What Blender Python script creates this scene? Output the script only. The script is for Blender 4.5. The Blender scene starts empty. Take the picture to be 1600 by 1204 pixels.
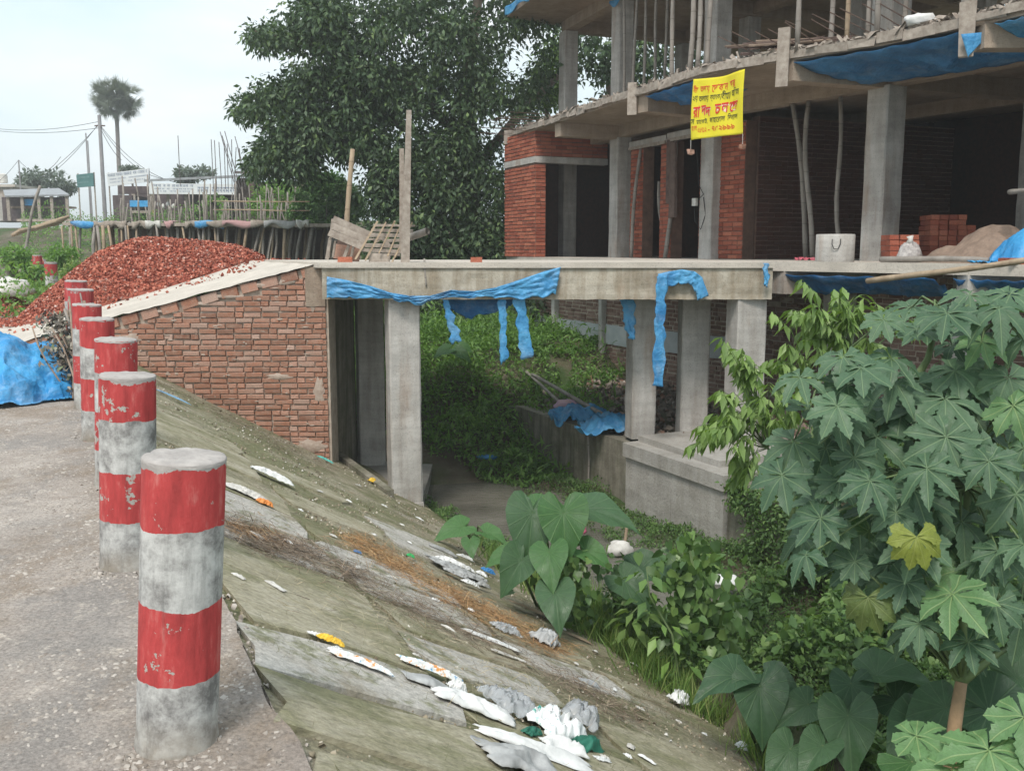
import bpy, math, random
import numpy as np
from mathutils import Vector, noise
random.seed(7)
RNG = np.random.default_rng(7)
scene = bpy.context.scene
COL = scene.collection

# ------------------------------------------------------------------ camera
EYE = np.array([0.0, 0.0, 1.6])
PITCH = math.atan(212 / 1500)
cam_data = bpy.data.cameras.new('camera')
cam_data.sensor_width = 36.0
cam_data.lens = 36.0 * 1500 / 1600
cam_data.clip_start = 0.05
cam_data.clip_end = 3000
cam = bpy.data.objects.new('camera', cam_data)
COL.objects.link(cam)
cam.location = EYE
cam.rotation_euler = (math.pi / 2 - PITCH, 0, 0)
scene.camera = cam

# ------------------------------------------------------------------ sky, sun, exposure
SUN_EL, SUN_AZ = 55, 197        # degrees; azimuth measured clockwise from +Y
world = bpy.data.worlds.new('World')
scene.world = world
world.use_nodes = True
wn, wl = world.node_tree.nodes, world.node_tree.links
for n in list(wn): wn.remove(n)
wo = wn.new('ShaderNodeOutputWorld'); bg = wn.new('ShaderNodeBackground')
sky = wn.new('ShaderNodeTexSky'); sky.sky_type = 'NISHITA'; sky.sun_disc = False
sky.sun_elevation = math.radians(SUN_EL); sky.sun_rotation = math.radians(SUN_AZ)
sky.air_density = 1.2; sky.dust_density = 3.0
tc = wn.new('ShaderNodeTexCoord'); mp = wn.new('ShaderNodeMapping')
mp.inputs['Scale'].default_value = (1.0, 1.0, 3.2)
wl.new(tc.outputs['Generated'], mp.inputs['Vector'])
cn = wn.new('ShaderNodeTexNoise'); cn.inputs['Scale'].default_value = 2.3
cn.inputs['Detail'].default_value = 7; cn.inputs['Roughness'].default_value = 0.52
cn.inputs['Distortion'].default_value = 0.25
wl.new(mp.outputs['Vector'], cn.inputs['Vector'])
cr = wn.new('ShaderNodeValToRGB'); wl.new(cn.outputs['Fac'], cr.inputs['Fac'])
cr.color_ramp.elements[0].position = 0.36; cr.color_ramp.elements[0].color = (0.385, 0.485, 0.525, 1)
cr.color_ramp.elements[1].position = 0.66; cr.color_ramp.elements[1].color = (0.565, 0.59, 0.60, 1)
scl = wn.new('ShaderNodeVectorMath'); scl.operation = 'SCALE'; scl.inputs['Scale'].default_value = 0.09
wl.new(sky.outputs['Color'], scl.inputs[0])
wm = wn.new('ShaderNodeMix'); wm.data_type = 'RGBA'; wm.inputs['Factor'].default_value = 0.93
wl.new(scl.outputs['Vector'], wm.inputs['A']); wl.new(cr.outputs['Color'], wm.inputs['B'])
wl.new(wm.outputs['Result'], bg.inputs['Color']); bg.inputs['Strength'].default_value = 1.0
wl.new(bg.outputs['Background'], wo.inputs['Surface'])
sd = bpy.data.lights.new('sun', 'SUN'); sd.energy = 1.5; sd.angle = math.radians(16); sd.color = (1.0, 0.93, 0.85)
sun = bpy.data.objects.new('sun', sd); COL.objects.link(sun)
_az, _el = math.radians(SUN_AZ), math.radians(SUN_EL)
_d = Vector((math.sin(_az) * math.cos(_el), math.cos(_az) * math.cos(_el), math.sin(_el)))
sun.rotation_euler = _d.to_track_quat('Z', 'Y').to_euler()
scene.view_settings.view_transform = 'Standard'
scene.view_settings.look = 'None'
scene.view_settings.exposure = 1.1
scene.view_settings.gamma = 1.0
scene.view_settings.use_curve_mapping = False

# ------------------------------------------------------------------ layout frame
FW = np.array([0, math.cos(PITCH), -math.sin(PITCH)]); UPV = np.array([0, math.sin(PITCH), math.cos(PITCH)])
RD = np.array([-.433, .901, 0]); RD /= np.linalg.norm(RD)      # along the road
PD = np.array([RD[1], -RD[0], 0])                               # across the road, towards the drain
SL = .022
def ray(px, py): return FW + np.array([1., 0, 0]) * (px - 800) / 1500 + UPV * (602 - py) / 1500
def PY(px, py, Y):                    # sight line at distance Y
    d = ray(px, py); return EYE + d * Y / d[1]
def PZ(px, py, z):
    d = ray(px, py); return EYE + d * (z - 1.6) / d[2]
def AS(a, s, z=0.0): return RD * a + PD * s + np.array([0, 0, z])
EDGE = .57; KS = .55
NSL = np.array([0, 0, 1.]) - SL * RD + KS * PD
def onslope(px, py):
    d = ray(px, py); t = (KS * EDGE - NSL @ EYE) / (NSL @ d); return EYE + d * t
NR = np.array([0, 0, 1.]) - SL * RD
def onroad(px, py):
    d = ray(px, py); t = (0 - NR @ EYE) / (NR @ d); return EYE + d * t
def fbm(x, y, z=0.0, o=4):
    return noise.fractal(Vector((x, y, z)), 0.9, 2.0, o)

# ------------------------------------------------------------------ object helpers
def tag(o, label=None, cat=None, group=None, kind=None):
    if label: o['label'] = label
    if cat: o['category'] = cat
    if group: o['group'] = group
    if kind: o['kind'] = kind
    return o
def empty(name, loc, label, cat, group=None, kind=None):
    o = bpy.data.objects.new(name, None); COL.objects.link(o)
    o.location = loc; o.empty_display_size = .2
    return tag(o, label, cat, group, kind)

class MB:
    def __init__(s): s.v = []; s.f = []; s.m = []; s.uv = None
    def add(s, vs, fs, mi=0):
        b = len(s.v); s.v.extend([tuple(map(float, v)) for v in vs])
        for f in fs: s.f.append(tuple(b + i for i in f)); s.m.append(mi)
        return s
    def box(s, c, size, rot=None, mi=0, jit=0.0):
        c = np.array(c, float); hx, hy, hz = [q / 2 for q in size]
        P = np.array([(x * hx, y * hy, z * hz) for z in (-1, 1) for y in (-1, 1) for x in (-1, 1)])
        if jit: P = P + RNG.uniform(-jit, jit, P.shape)
        if rot is not None: P = P @ np.array(rot).T
        s.add(P + c, [(0, 2, 3, 1), (4, 5, 7, 6), (0, 1, 5, 4), (2, 6, 7, 3), (0, 4, 6, 2), (1, 3, 7, 5)], mi); return s
    def hexa(s, b4, t4, mi=0):       # bottom 4 and top 4 points, counter-clockwise
        s.add(list(b4) + list(t4), [(3, 2, 1, 0), (4, 5, 6, 7), (0, 1, 5, 4), (1, 2, 6, 5), (2, 3, 7, 6), (3, 0, 4, 7)], mi); return s
    def prism(s, poly, z0, z1, mi=0):
        n = len(poly); vs = [(p[0], p[1], z0) for p in poly] + [(p[0], p[1], z1) for p in poly]
        fs = [tuple(range(n))[::-1], tuple(range(n, 2 * n))] + [(i, (i + 1) % n, n + (i + 1) % n, n + i) for i in range(n)]
        s.add(vs, fs, mi); return s
    def tube(s, pts, rad, n=8, mi=0, cap=True):
        pts = [np.array(p, float) for p in pts]
        if not hasattr(rad, '__len__'): rad = [rad] * len(pts)
        b = len(s.v); prev = None; vs = []
        for i, p in enumerate(pts):
            t = pts[min(i + 1, len(pts) - 1)] - pts[max(i - 1, 0)]; t = t / (np.linalg.norm(t) + 1e-9)
            if prev is None:
                u = np.cross(t, [0, 0, 1.]); 
                if np.linalg.norm(u) < .05: u = np.cross(t, [1., 0, 0])
            else: u = prev - t * (prev @ t)
            u = u / np.linalg.norm(u); prev = u; w = np.cross(t, u)
            for k in range(n):
                a = 2 * math.pi * k / n; vs.append(p + rad[i] * (math.cos(a) * u + math.sin(a) * w))
        fs = [(i * n + k, i * n + (k + 1) % n, (i + 1) * n + (k + 1) % n, (i + 1) * n + k) for i in range(len(pts) - 1) for k in range(n)]
        if cap: fs += [tuple(range(n))[::-1], tuple(range((len(pts) - 1) * n, len(pts) * n))]
        s.add(vs, fs, mi); return s
    def grid(s, fn, nu, nv, mi=0):    # fn(u,v) -> point
        vs = [fn(i / nu, j / nv) for j in range(nv + 1) for i in range(nu + 1)]
        fs = [(j * (nu + 1) + i, j * (nu + 1) + i + 1, (j + 1) * (nu + 1) + i + 1, (j + 1) * (nu + 1) + i) for j in range(nv) for i in range(nu)]
        s.add(vs, fs, mi); return s
    def mesh(s, name, mats, smooth=False, origin=(0, 0, 0)):
        me = bpy.data.meshes.new(name); o = np.array(origin, float)
        me.from_pydata([tuple(np.array(v) - o) for v in s.v], [], s.f)
        for m in (mats if isinstance(mats, (list, tuple)) else [mats]): me.materials.append(m)
        if any(s.m): me.polygons.foreach_set('material_index', s.m)
        if smooth: me.polygons.foreach_set('use_smooth', [True] * len(me.polygons))
        me.update(); return me
    def build(s, name, mats, parent=None, smooth=False, origin=None, label=None, cat=None, group=None, kind=None):
        if parent is not None: origin = world_loc(parent)
        elif origin is None:
            V = np.array(s.v); origin = (V[:, 0].mean(), V[:, 1].mean(), V[:, 2].min())
        me = s.mesh(name, mats, smooth, origin)
        o = bpy.data.objects.new(name, me); COL.objects.link(o)
        if parent is not None: o.parent = parent
        else: o.location = tuple(origin)
        return tag(o, label, cat, group, kind)
def world_loc(o):
    v = np.zeros(3)
    while o is not None: v = v + np.array(o.location); o = o.parent
    return v
def link_mesh(name, me, parent=None, loc=(0, 0, 0), **k):   # loc in world
    o = bpy.data.objects.new(name, me); COL.objects.link(o)
    if parent is not None: o.parent = parent; o.location = tuple(np.array(loc) - world_loc(parent))
    else: o.location = tuple(loc)
    return tag(o, **k)
def solidify(o, t):
    m = o.modifiers.new('thickness', 'SOLIDIFY'); m.thickness = t; m.offset = 0; return o
def rotz(deg):
    c, s_ = math.cos(math.radians(deg)), math.sin(math.radians(deg)); return np.array([[c, -s_, 0], [s_, c, 0], [0, 0, 1]])
def unit(v): v = np.array(v, float); return v / (np.linalg.norm(v) + 1e-12)

def np_mesh(name, V, F, mat, origin=(0, 0, 0), smooth=False, uv=None):
    me = bpy.data.meshes.new(name); V = np.asarray(V, np.float32) - np.asarray(origin, np.float32); F = np.asarray(F, np.int32)
    k = F.shape[1]
    me.vertices.add(len(V)); me.vertices.foreach_set('co', V.ravel())
    me.loops.add(F.size); me.loops.foreach_set('vertex_index', F.ravel())
    me.polygons.add(len(F)); me.polygons.foreach_set('loop_start', np.arange(0, F.size, k, dtype=np.int32))
    if smooth: me.polygons.foreach_set('use_smooth', np.ones(len(F), bool))
    if uv is not None:
        l = me.uv_layers.new(name='UVMap'); l.data.foreach_set('uv', np.asarray(uv, np.float32)[F.ravel()].ravel())
    for m in (mat if isinstance(mat, (list, tuple)) else [mat]): me.materials.append(m)
    me.update(calc_edges=True); me.validate(); return me
LEAF = (np.array([(0, 0, 0), (.42, .23, .05), (.42, -.23, .05), (.5, 0, -.02), (1, 0, -.16)]), np.array([(0, 2, 3), (0, 3, 1), (2, 4, 3), (3, 4, 1)]))
SLIM = (np.array([(0, 0, 0), (.4, .11, .03), (.4, -.11, .03), (.5, 0, -.01), (1, 0, -.22)]), np.array([(0, 2, 3), (0, 3, 1), (2, 4, 3), (3, 4, 1)]))
HEART = (np.array([(0, 0, 0), (-.12, .22, .04), (.2, .4, .06), (.6, .26, .02), (1, 0, -.12), (.6, -.26, .02), (.2, -.4, .06), (-.12, -.22, .04), (.45, 0, -.04)]),
         np.array([(0, 8, 1), (1, 8, 2), (2, 8, 3), (3, 8, 4), (4, 8, 5), (5, 8, 6), (6, 8, 7), (7, 8, 0)]))
BLADE = (np.array([(0, .018, 0), (0, -.018, 0), (.55, .014, .0), (.55, -.014, .0), (1, 0, -.12)]), np.array([(0, 1, 3), (0, 3, 2), (2, 3, 4)]))
CHIP = (np.array([(-.5, -.35, -.3), (.5, -.3, -.25), (.35, .4, -.3), (-.4, .35, -.2), (-.2, -.1, .35), (.3, .1, .3)]),
        np.array([(0, 1, 4), (1, 5, 4), (1, 2, 5), (2, 3, 5), (3, 4, 5), (3, 0, 4)]))
def scatter(pos, dirs, nrm, size, T):
    pos = np.asarray(pos, float); n = len(pos)
    x = dirs / (np.linalg.norm(dirs, axis=1, keepdims=True) + 1e-9)
    y = np.cross(nrm, x); y /= (np.linalg.norm(y, axis=1, keepdims=True) + 1e-9); z = np.cross(x, y)
    Tv, Tf = T; size = np.broadcast_to(np.asarray(size, float), (n,))[:, None, None]
    V = pos[:, None, :] + size * (Tv[None, :, 0:1] * x[:, None] + Tv[None, :, 1:2] * y[:, None] + Tv[None, :, 2:3] * z[:, None])
    F = Tf[None] + (np.arange(n) * len(Tv))[:, None, None]
    return V.reshape(-1, 3), F.reshape(-1, 3)
def randdir(n, up=0.0, spread=1.0):
    d = RNG.normal(0, 1, (n, 3)) * spread; d[:, 2] += up; return d
def add_scatter(name, V, F, mat, parent=None, **k):
    o0 = world_loc(parent) if parent is not None else np.array([V[:, 0].mean(), V[:, 1].mean(), V[:, 2].min()])
    me = np_mesh(name, V, F, mat, o0)
    o = bpy.data.objects.new(name, me); COL.objects.link(o)
    if parent is not None: o.parent = parent
    else: o.location = tuple(o0)
    return tag(o, **k)
def merge(L):
    Vs, Fs, b = [], [], 0
    for V, F in L: Vs.append(V); Fs.append(F + b); b += len(V)
    return np.concatenate(Vs), np.concatenate(Fs)

# ------------------------------------------------------------------ materials
class N:
    def __init__(s, name):
        s.mat = bpy.data.materials.new(name); s.mat.use_nodes = True
        s.t = s.mat.node_tree; s.n = s.t.nodes; s.l = s.t.links
        s.p = s.n['Principled BSDF']; s.out = s.n['Material Output']; s._co = None
        s.p.inputs['Specular IOR Level'].default_value = .3
    def set(s, inp, v):
        if hasattr(v, 'is_output'): s.l.new(v, inp)
        elif isinstance(v, (tuple, list)) and len(v) == 3 and inp.type == 'RGBA': inp.default_value = (*v, 1)
        else: inp.default_value = v
    def co(s):
        if s._co is None:
            t = s.n.new('ShaderNodeTexCoord'); i = s.n.new('ShaderNodeObjectInfo'); a = s.n.new('ShaderNodeVectorMath'); a.operation = 'ADD'
            m = s.n.new('ShaderNodeVectorMath'); m.operation = 'SCALE'; m.inputs[0].default_value = (37, 21, 53); s.l.new(i.outputs['Random'], m.inputs['Scale'])
            s.l.new(t.outputs['Object'], a.inputs[0]); s.l.new(m.outputs[0], a.inputs[1]); s._co = a.outputs[0]; s.obj = t.outputs['Object']; s.rnd = i.outputs['Random']
        return s._co
    def map(s, v=None, scale=(1, 1, 1), rot=(0, 0, 0)):
        m = s.n.new('ShaderNodeMapping'); s.l.new(v if v is not None else s.co(), m.inputs['Vector'])
        m.inputs['Scale'].default_value = scale; m.inputs['Rotation'].default_value = rot; return m.outputs[0]
    def noise(s, scale=5, detail=6, rough=.6, v=None, dist=0):
        n = s.n.new('ShaderNodeTexNoise'); s.l.new(v if v is not None else s.co(), n.inputs['Vector'])
        n.inputs['Scale'].default_value = scale; n.inputs['Detail'].default_value = detail; n.inputs['Roughness'].default_value = rough
        n.inputs['Distortion'].default_value = dist; return n.outputs['Fac']
    def vor(s, scale=5, v=None, feat='F1', out='Distance'):
        n = s.n.new('ShaderNodeTexVoronoi'); n.feature = feat; s.l.new(v if v is not None else s.co(), n.inputs['Vector']); n.inputs['Scale'].default_value = scale; return n.outputs[out]
    def ramp(s, fac, stops):
        r = s.n.new('ShaderNodeValToRGB'); s.l.new(fac, r.inputs['Fac']); e = r.color_ramp.elements
        while len(e) < len(stops): e.new(.5)
        for i, (p, c) in enumerate(stops):
            e[i].position = p; e[i].color = (*c, 1) if hasattr(c, '__len__') else (c, c, c, 1)
        return r.outputs['Color']
    def mix(s, fac, a, b, mode='MIX'):
        m = s.n.new('ShaderNodeMix'); m.data_type = 'RGBA'; m.blend_type = mode
        s.set(m.inputs['Factor'], fac); s.set(m.inputs['A'], a); s.set(m.inputs['B'], b); return m.outputs['Result']
    def math(s, op, a, b=0.0, c=None):
        m = s.n.new('ShaderNodeMath'); m.operation = op; s.set(m.inputs[0], a); s.set(m.inputs[1], b)
        if c is not None: s.set(m.inputs[2], c)
        return m.outputs[0]
    def sep(s, v):
        m = s.n.new('ShaderNodeSeparateXYZ'); s.l.new(v, m.inputs[0]); return m.outputs
    def island(s):
        g = s.n.new('ShaderNodeNewGeometry'); s.co(); return s.math('FRACT', s.math('ADD', g.outputs['Random Per Island'], s.rnd))
    def bump(s, h, strength=.4, dist=.01):
        b = s.n.new('ShaderNodeBump'); b.inputs['Strength'].default_value = strength; b.inputs['Distance'].default_value = dist
        s.l.new(h, b.inputs['Height']); s.l.new(b.outputs[0], s.p.inputs['Normal']); return s
    def fin(s, col, rough=.9):
        s.set(s.p.inputs['Base Color'], col); s.set(s.p.inputs['Roughness'], rough); return s.mat

def mat_plain(name, c, c2=None, scale=6, rough=.85, bump=.3, bs=40, metal=0):
    m = N(name); c2 = c2 or tuple(x * .6 for x in c)
    col = m.ramp(m.noise(scale, 8, .65), [(.3, c2), (.68, c)])
    m.bump(m.noise(bs, 4), bump, .006); m.p.inputs['Metallic'].default_value = metal
    return m.fin(col, rough)
def mat_concrete(name, light, dark, stain=(.16, .12, .085), streak=.5, rust=0.0, bump=.5, moss=0.0):
    m = N(name)
    base = m.ramp(m.noise(2.2, 10, .7), [(.32, dark), (.62, light)])
    st = m.ramp(m.noise(3.5, 6, .6, m.map(scale=(2.2, 2.2, .28))), [(.42, 0.0), (.7, 1.0)])
    base = m.mix(m.math('MULTIPLY', st, streak), base, stain)
    form = m.ramp(m.noise(1.0, 5, .6, m.map(scale=(1.2, 1.2, 9)), .4), [(.40, 1.04), (.62, .90)])     # board marks
    base = m.mix(1.0, base, form, 'MULTIPLY')
    if rust: base = m.mix(m.math('MULTIPLY', m.ramp(m.noise(1.4, 5, .6, m.map(scale=(1.5, 1.5, .3))), [(.55, 0.0), (.68, 1.0)]), rust), base, (.28, .15, .07))
    if moss: base = m.mix(m.math('MULTIPLY', m.ramp(m.noise(1.9, 7, .7), [(.48, 0.0), (.62, 1.0)]), moss), base, (.07, .085, .03))
    pit = m.ramp(m.noise(55, 3, .5), [(.3, .75), (.45, 1.0)])
    base = m.mix(1.0, base, pit, 'MULTIPLY')
    m.bump(m.math('ADD', m.noise(30, 6), m.math('MULTIPLY', m.noise(6, 4), .8)), bump, .012)
    return m.fin(base, .9)
def mat_brick(name, stops, dirt=(.22, .17, .13), dirtamt=.5):
    m = N(name); base = m.ramp(m.island(), stops)
    base = m.mix(m.math('MULTIPLY', m.ramp(m.noise(14, 6, .7), [(.4, 0.0), (.72, 1.0)]), dirtamt), base, dirt)
    base = m.mix(1.0, base, m.ramp(m.noise(70, 3), [(.3, .7), (.6, 1.05)]), 'MULTIPLY')
    m.bump(m.noise(60, 5), .5, .006); return m.fin(base, .93)
def mat_leaf(name, stops, rough=.45, transl=.25, tcol=None, veins=False):
    m = N(name); base = m.ramp(m.island(), stops)
    base = m.mix(1.0, base, m.ramp(m.noise(5, 3), [(.3, .82), (.7, 1.12)]), 'MULTIPLY')
    m.p.inputs['Specular IOR Level'].default_value = .4
    m.fin(base, rough)
    t = m.n.new('ShaderNodeBsdfTranslucent'); x = m.n.new('ShaderNodeMixShader'); x.inputs[0].default_value = transl
    m.l.new(m.mix(1.0, base, tcol or (1.25, 1.35, .5), 'MULTIPLY'), t.inputs['Color'])
    m.l.new(m.p.outputs[0], x.inputs[1]); m.l.new(t.outputs[0], x.inputs[2]); m.l.new(x.outputs[0], m.out.inputs['Surface']); return m.mat
def mat_cloth(name, c, c2, rough=.45, scale=5):
    m = N(name); col = m.ramp(m.noise(scale, 7, .65), [(.3, c2), (.65, c)])
    m.bump(m.math('ADD', m.noise(18, 5, .6, dist=1.0), m.math('ADD', m.math('MULTIPLY', m.vor(11), 1.1), m.math('MULTIPLY', m.vor(31), .5))), .7, .012)
    col = m.mix(m.math('MULTIPLY', m.ramp(m.noise(2.6, 8, .75), [(.5, 0.0), (.72, 1.0)]), .35), col, (.42, .44, .44))
    return m.fin(col, rough)

CONC = mat_concrete('pale_concrete', (.52, .50, .475), (.37, .355, .335), streak=.4, rust=.4)
CONC_BEAM = mat_concrete('stained_beam_concrete', (.50, .46, .39), (.31, .27, .21), streak=.75, stain=(.20, .15, .09), rust=.45)
CONC_RAW = mat_concrete('raw_beam_concrete', (.40, .32, .25), (.30, .24, .19), streak=.35, stain=(.2, .14, .1))
CONC_DARK = mat_concrete('weathered_wall_concrete', (.30, .28, .23), (.17, .155, .12), streak=.75, stain=(.06, .055, .035), moss=.4)
CONC_PLASTER = mat_concrete('cement_render', (.40, .385, .36), (.29, .275, .25), streak=.35, stain=(.2, .18, .14), bump=.8)
CONC_DECK = mat_concrete('deck_screed', (.56, .51, .45), (.45, .41, .36), streak=0, bump=.5)
WOOD = mat_plain('weathered_plank', (.36, .28, .22), (.17, .12, .09), 9, .9, .5)
WOOD_GREY = mat_plain('grey_formwork_wood', (.42, .37, .32), (.22, .18, .15), 12, .9, .5)
WOOD_DARK = mat_plain('dark_old_wood', (.17, .12, .1), (.08, .055, .05), 9, .9, .5)
def mat_bamboo(name, a, b):
    m = N(name); c = m.ramp(m.noise(3, 6, .6, m.map(scale=(3, 3, 1))), [(.3, b), (.7, a)])
    z = m.sep(m.co())[2]; ring = m.ramp(m.math('FRACT', m.math('MULTIPLY', z, 3.1)), [(0, .45), (.05, 1.0)])
    c = m.mix(1.0, c, ring, 'MULTIPLY'); m.bump(m.noise(40, 4), .3, .005); return m.fin(c, .7)
BAMBOO = mat_bamboo('dry_bamboo', (.42, .33, .23), (.26, .19, .13))
BAMBOO_GREY = mat_bamboo('grey_bamboo', (.33, .30, .27), (.19, .17, .15))
BLUE = mat_cloth('blue_tarpaulin', (.10, .36, .62), (.025, .17, .40), .42, 3)
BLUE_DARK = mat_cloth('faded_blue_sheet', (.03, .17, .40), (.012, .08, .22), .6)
STEEL = mat_plain('rusty_rebar', (.13, .085, .065), (.06, .04, .035), 20, .8)
BLACK = mat_plain('dark_wire', (.03, .03, .03), (.02, .02, .02))
MORTAR = mat_plain('lime_mortar', (.50, .43, .36), (.30, .24, .19), 8, .95, .8, 30)
MORTAR_DARK = mat_plain('dark_mortar', (.20, .12, .09), (.11, .07, .055), 8, .95, .6, 30)
BRICK_OLD = mat_brick('old_brick', [(0, (.25, .115, .075)), (.35, (.36, .165, .105)), (.75, (.42, .205, .14)), (1, (.46, .31, .25))], dirt=(.40, .30, .24), dirtamt=.6)
BRICK_RED = mat_brick('red_brick', [(0, (.26, .065, .04)), (.5, (.36, .10, .06)), (1, (.45, .15, .09))], dirtamt=.2)
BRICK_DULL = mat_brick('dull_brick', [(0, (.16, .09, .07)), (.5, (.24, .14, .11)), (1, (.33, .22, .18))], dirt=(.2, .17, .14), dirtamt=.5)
WHITE = mat_plain('white_plastic', (.78, .78, .77), (.55, .56, .56), 9, .5, 1.0, 16)
WHITE_DIRTY = mat_plain('dirty_white_plastic', (.70, .69, .66), (.38, .36, .33), 9, .6, .4)
ROOF = mat_plain('corrugated_sheet', (.36, .38, .40), (.22, .22, .23), 3, .55, .2, metal=.3)
# ================================================================== SETTING
# ---- ground, one sheet to the horizon
def road_z(a): return SL * min(max(a, -6), 14)
def water_s(a): return 5.7 - max(0, a - 12.5) * .5 - max(0, a - 16) * .3
def smooth(x, a, b): t = min(max((x - a) / (b - a), 0), 1); return t * t * (3 - 2 * t)
def bank_z(a, s): return -1.16 + .06 * min(s - 7.3, 4) + .05 * fbm(a * .9, s * .9, 3.) + .35 * smooth(a, 13, 19) * smooth(s, 7.6, 9.5) + smooth(a, 20, 27) * 1.2
def ground_z(x, y):
    a = x * RD[0] + y * RD[1]; s = x * PD[0] + y * PD[1]
    zr = road_z(a)
    bank = bank_z(a, s) - .12
    bed = -2.12 + .04 * fbm(x * .9, y * .9)
    if s < EDGE: z = zr - .10
    elif s < 4.55: z = zr - KS * (s - EDGE) - .14
    else: z = min(zr - KS * (4.5 - EDGE), bed)
    if s >= 4.5:
        w = water_s(a); d = abs(s - w)
        # low weedy ground either side of the stream, lowest in the channel
        side = -1.98 + .10 * fbm(x * .8 + 9, y * .8)
        z = bed + (side - bed) * smooth(d, .75 + .25 * fbm(x * .6, y * .6 + 4), 1.25)
        if a < 8.2: z += .25 * smooth(8.2 - a, 0, 3)
        if s > 7.75: z = bank
    m = smooth(a, 13.0, 17.5) * smooth(s, 3.4, 6.8)                    # green mound up-stream of the bridge
    if a > 12.5 and s > 3.2:
        z = max(z, -2.1 + m * (1.85 + .3 * fbm(x * .5, y * .5)))
    if a > 18: z = max(z, z + (.2 - z) * smooth(a, 21, 27))
    z += 2.35 * smooth(y, 34, 43)
    return z
def nonuni(lo, hi, fine_lo, fine_hi, step, far):
    out = list(np.arange(fine_lo, fine_hi + 1e-6, step)); d = step; x = fine_hi
    while x < hi: d *= 1.35; x += d; out.append(min(x, hi))
    d = step; x = fine_lo
    while x > lo: d *= 1.35; x -= d; out.insert(0, max(x, lo))
    return sorted(set(out))
gx = nonuni(-900, 900, -9, 10, .22, 0); gy = nonuni(-40, 1500, 1, 27, .22, 0)
g = MB()
for y in gy:
    for x in gx: g.v.append((x, y, ground_z(x, y)))
W_ = len(gx)
for j in range(len(gy) - 1):
    for i in range(W_ - 1): g.f.append((j * W_ + i, j * W_ + i + 1, (j + 1) * W_ + i + 1, (j + 1) * W_ + i)); g.m.append(0)
m = N('damp_soil')
c = m.ramp(m.noise(1.3, 9, .7), [(.3, (.075, .06, .04)), (.5, (.12, .10, .07)), (.7, (.20, .175, .13))])
c = m.mix(m.ramp(m.noise(.7, 6, .6), [(.45, 0.0), (.6, 1.0)]), c, (.05, .085, .025))
m.bump(m.noise(12, 8, .7), .9, .05); SOIL = m.fin(c, .95)
g.build('ground', SOIL, origin=(0, 0, 0), smooth=True, kind='structure')

bk = MB(); bk.grid(lambda u, v: tuple(AS(2 + u * 26, 7.42 + v * 12, bank_z(2 + u * 26, 7.42 + v * 12))), 130, 60)
bk.build('bank', SOIL, origin=(0, 0, 0), smooth=True, kind='structure')

# ---- drain water
m = N('murky_water'); c = m.ramp(m.noise(1.5, 6, .6), [(.3, (.10, .095, .08)), (.7, (.19, .18, .155))])
m.bump(m.noise(5, 6, .65, m.map(scale=(1, 2.2, 1), rot=(0, 0, -.45)), .6), .55, .05); WATER = m.fin(c, .12); m.p.inputs['Specular IOR Level'].default_value = .5
wv = MB(); wv.grid(lambda u, v: tuple(AS(1 + u * 20, 3.6 + v * 3.7, -2.03)), 4, 2)
wv.build('water', WATER, kind='structure')

# ---- road (worn concrete)
m = N('worn_road_concrete')
c = m.ramp(m.noise(1.6, 10, .72), [(.30, (.27, .23, .20)), (.5, (.37, .325, .29)), (.68, (.48, .43, .39))])
c = m.mix(m.ramp(m.noise(.9, 7, .7), [(.5, 0.0), (.6, 1.0)]), c, (.29, .265, .245))
c = m.mix(m.ramp(m.noise(9, 8, .75), [(.56, 0.0), (.66, .85)]), c, (.54, .48, .42))
c = m.mix(m.ramp(m.noise(1.3, 9, .75, m.map(scale=(1, .6, 1))), [(.50, 0.0), (.62, .75)]), c, (.26, .205, .155))
c = m.mix(m.math('MULTIPLY', m.ramp(m.vor(46), [(.12, 1.0), (.25, 0.0)]), m.ramp(m.noise(3, 4), [(.45, 0.0), (.6, .6)])), c, (.45, .42, .38))
c = m.mix(1.0, c, m.ramp(m.noise(70, 4, .7), [(.3, .6), (.62, 1.12)]), 'MULTIPLY')
m.bump(m.math('ADD', m.noise(26, 8, .75), m.math('MULTIPLY', m.noise(3, 5), 2.0)), .8, .02); ROADM = m.fin(c, .92)
def ragged(a): return .05 * fbm(a * 1.6, 3.1) + .02 * fbm(a * 7, 1.2)
rd = MB()
def rfn(u, v):
    a = 1.2 + (u ** 1.6) * 70; s = -14 + 14.6 * (1 - (1 - v) ** 3) if v < 1 else .6
    s = s + (ragged(a) if v > .97 else 0)
    return tuple(AS(a, s, road_z(a) + .02 * fbm(a * .8, s * .8) * smooth(-s, -.6, .3) + (.004 * fbm(a * 9, s * 9))))
rd.grid(rfn, 260, 70); rd.build('road', ROADM, origin=(0, 0, 0), smooth=True, kind='structure')
# pebbles standing proud of the worn road
n = 16000; aa = 1.6 + RNG.random(n) ** 1.4 * 8.5; ss = RNG.uniform(-1.2, .58, n)
keep = np.array([fbm(a_ * 1.3, s_ * 1.3, 5.) > -.12 for a_, s_ in zip(aa, ss)]); aa, ss = aa[keep], ss[keep]; n = len(aa)
pos = np.array([AS(a_, s_, road_z(a_) + .02 * fbm(a_ * .8, s_ * .8) * smooth(-s_, -.6, .3)) for a_, s_ in zip(aa, ss)])
dr = randdir(n); dr[:, 2] = 0; V, F = scatter(pos, dr, np.tile([0, 0, 1.], (n, 1)) + RNG.normal(0, .15, (n, 3)), RNG.uniform(.008, .034, n) * RNG.uniform(.5, 1, n), (CHIP[0] * [1, 1, .45], CHIP[1]))
m = N('pebble'); PEB = m.fin(m.ramp(m.island(), [(0, (.22, .19, .165)), (.6, (.35, .315, .28)), (1, (.47, .43, .39))]), .85)
add_scatter('road_pebbles', V, F, PEB, kind='stuff', label='small worn pebbles set in the broken concrete road', cat='pebbles')

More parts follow.
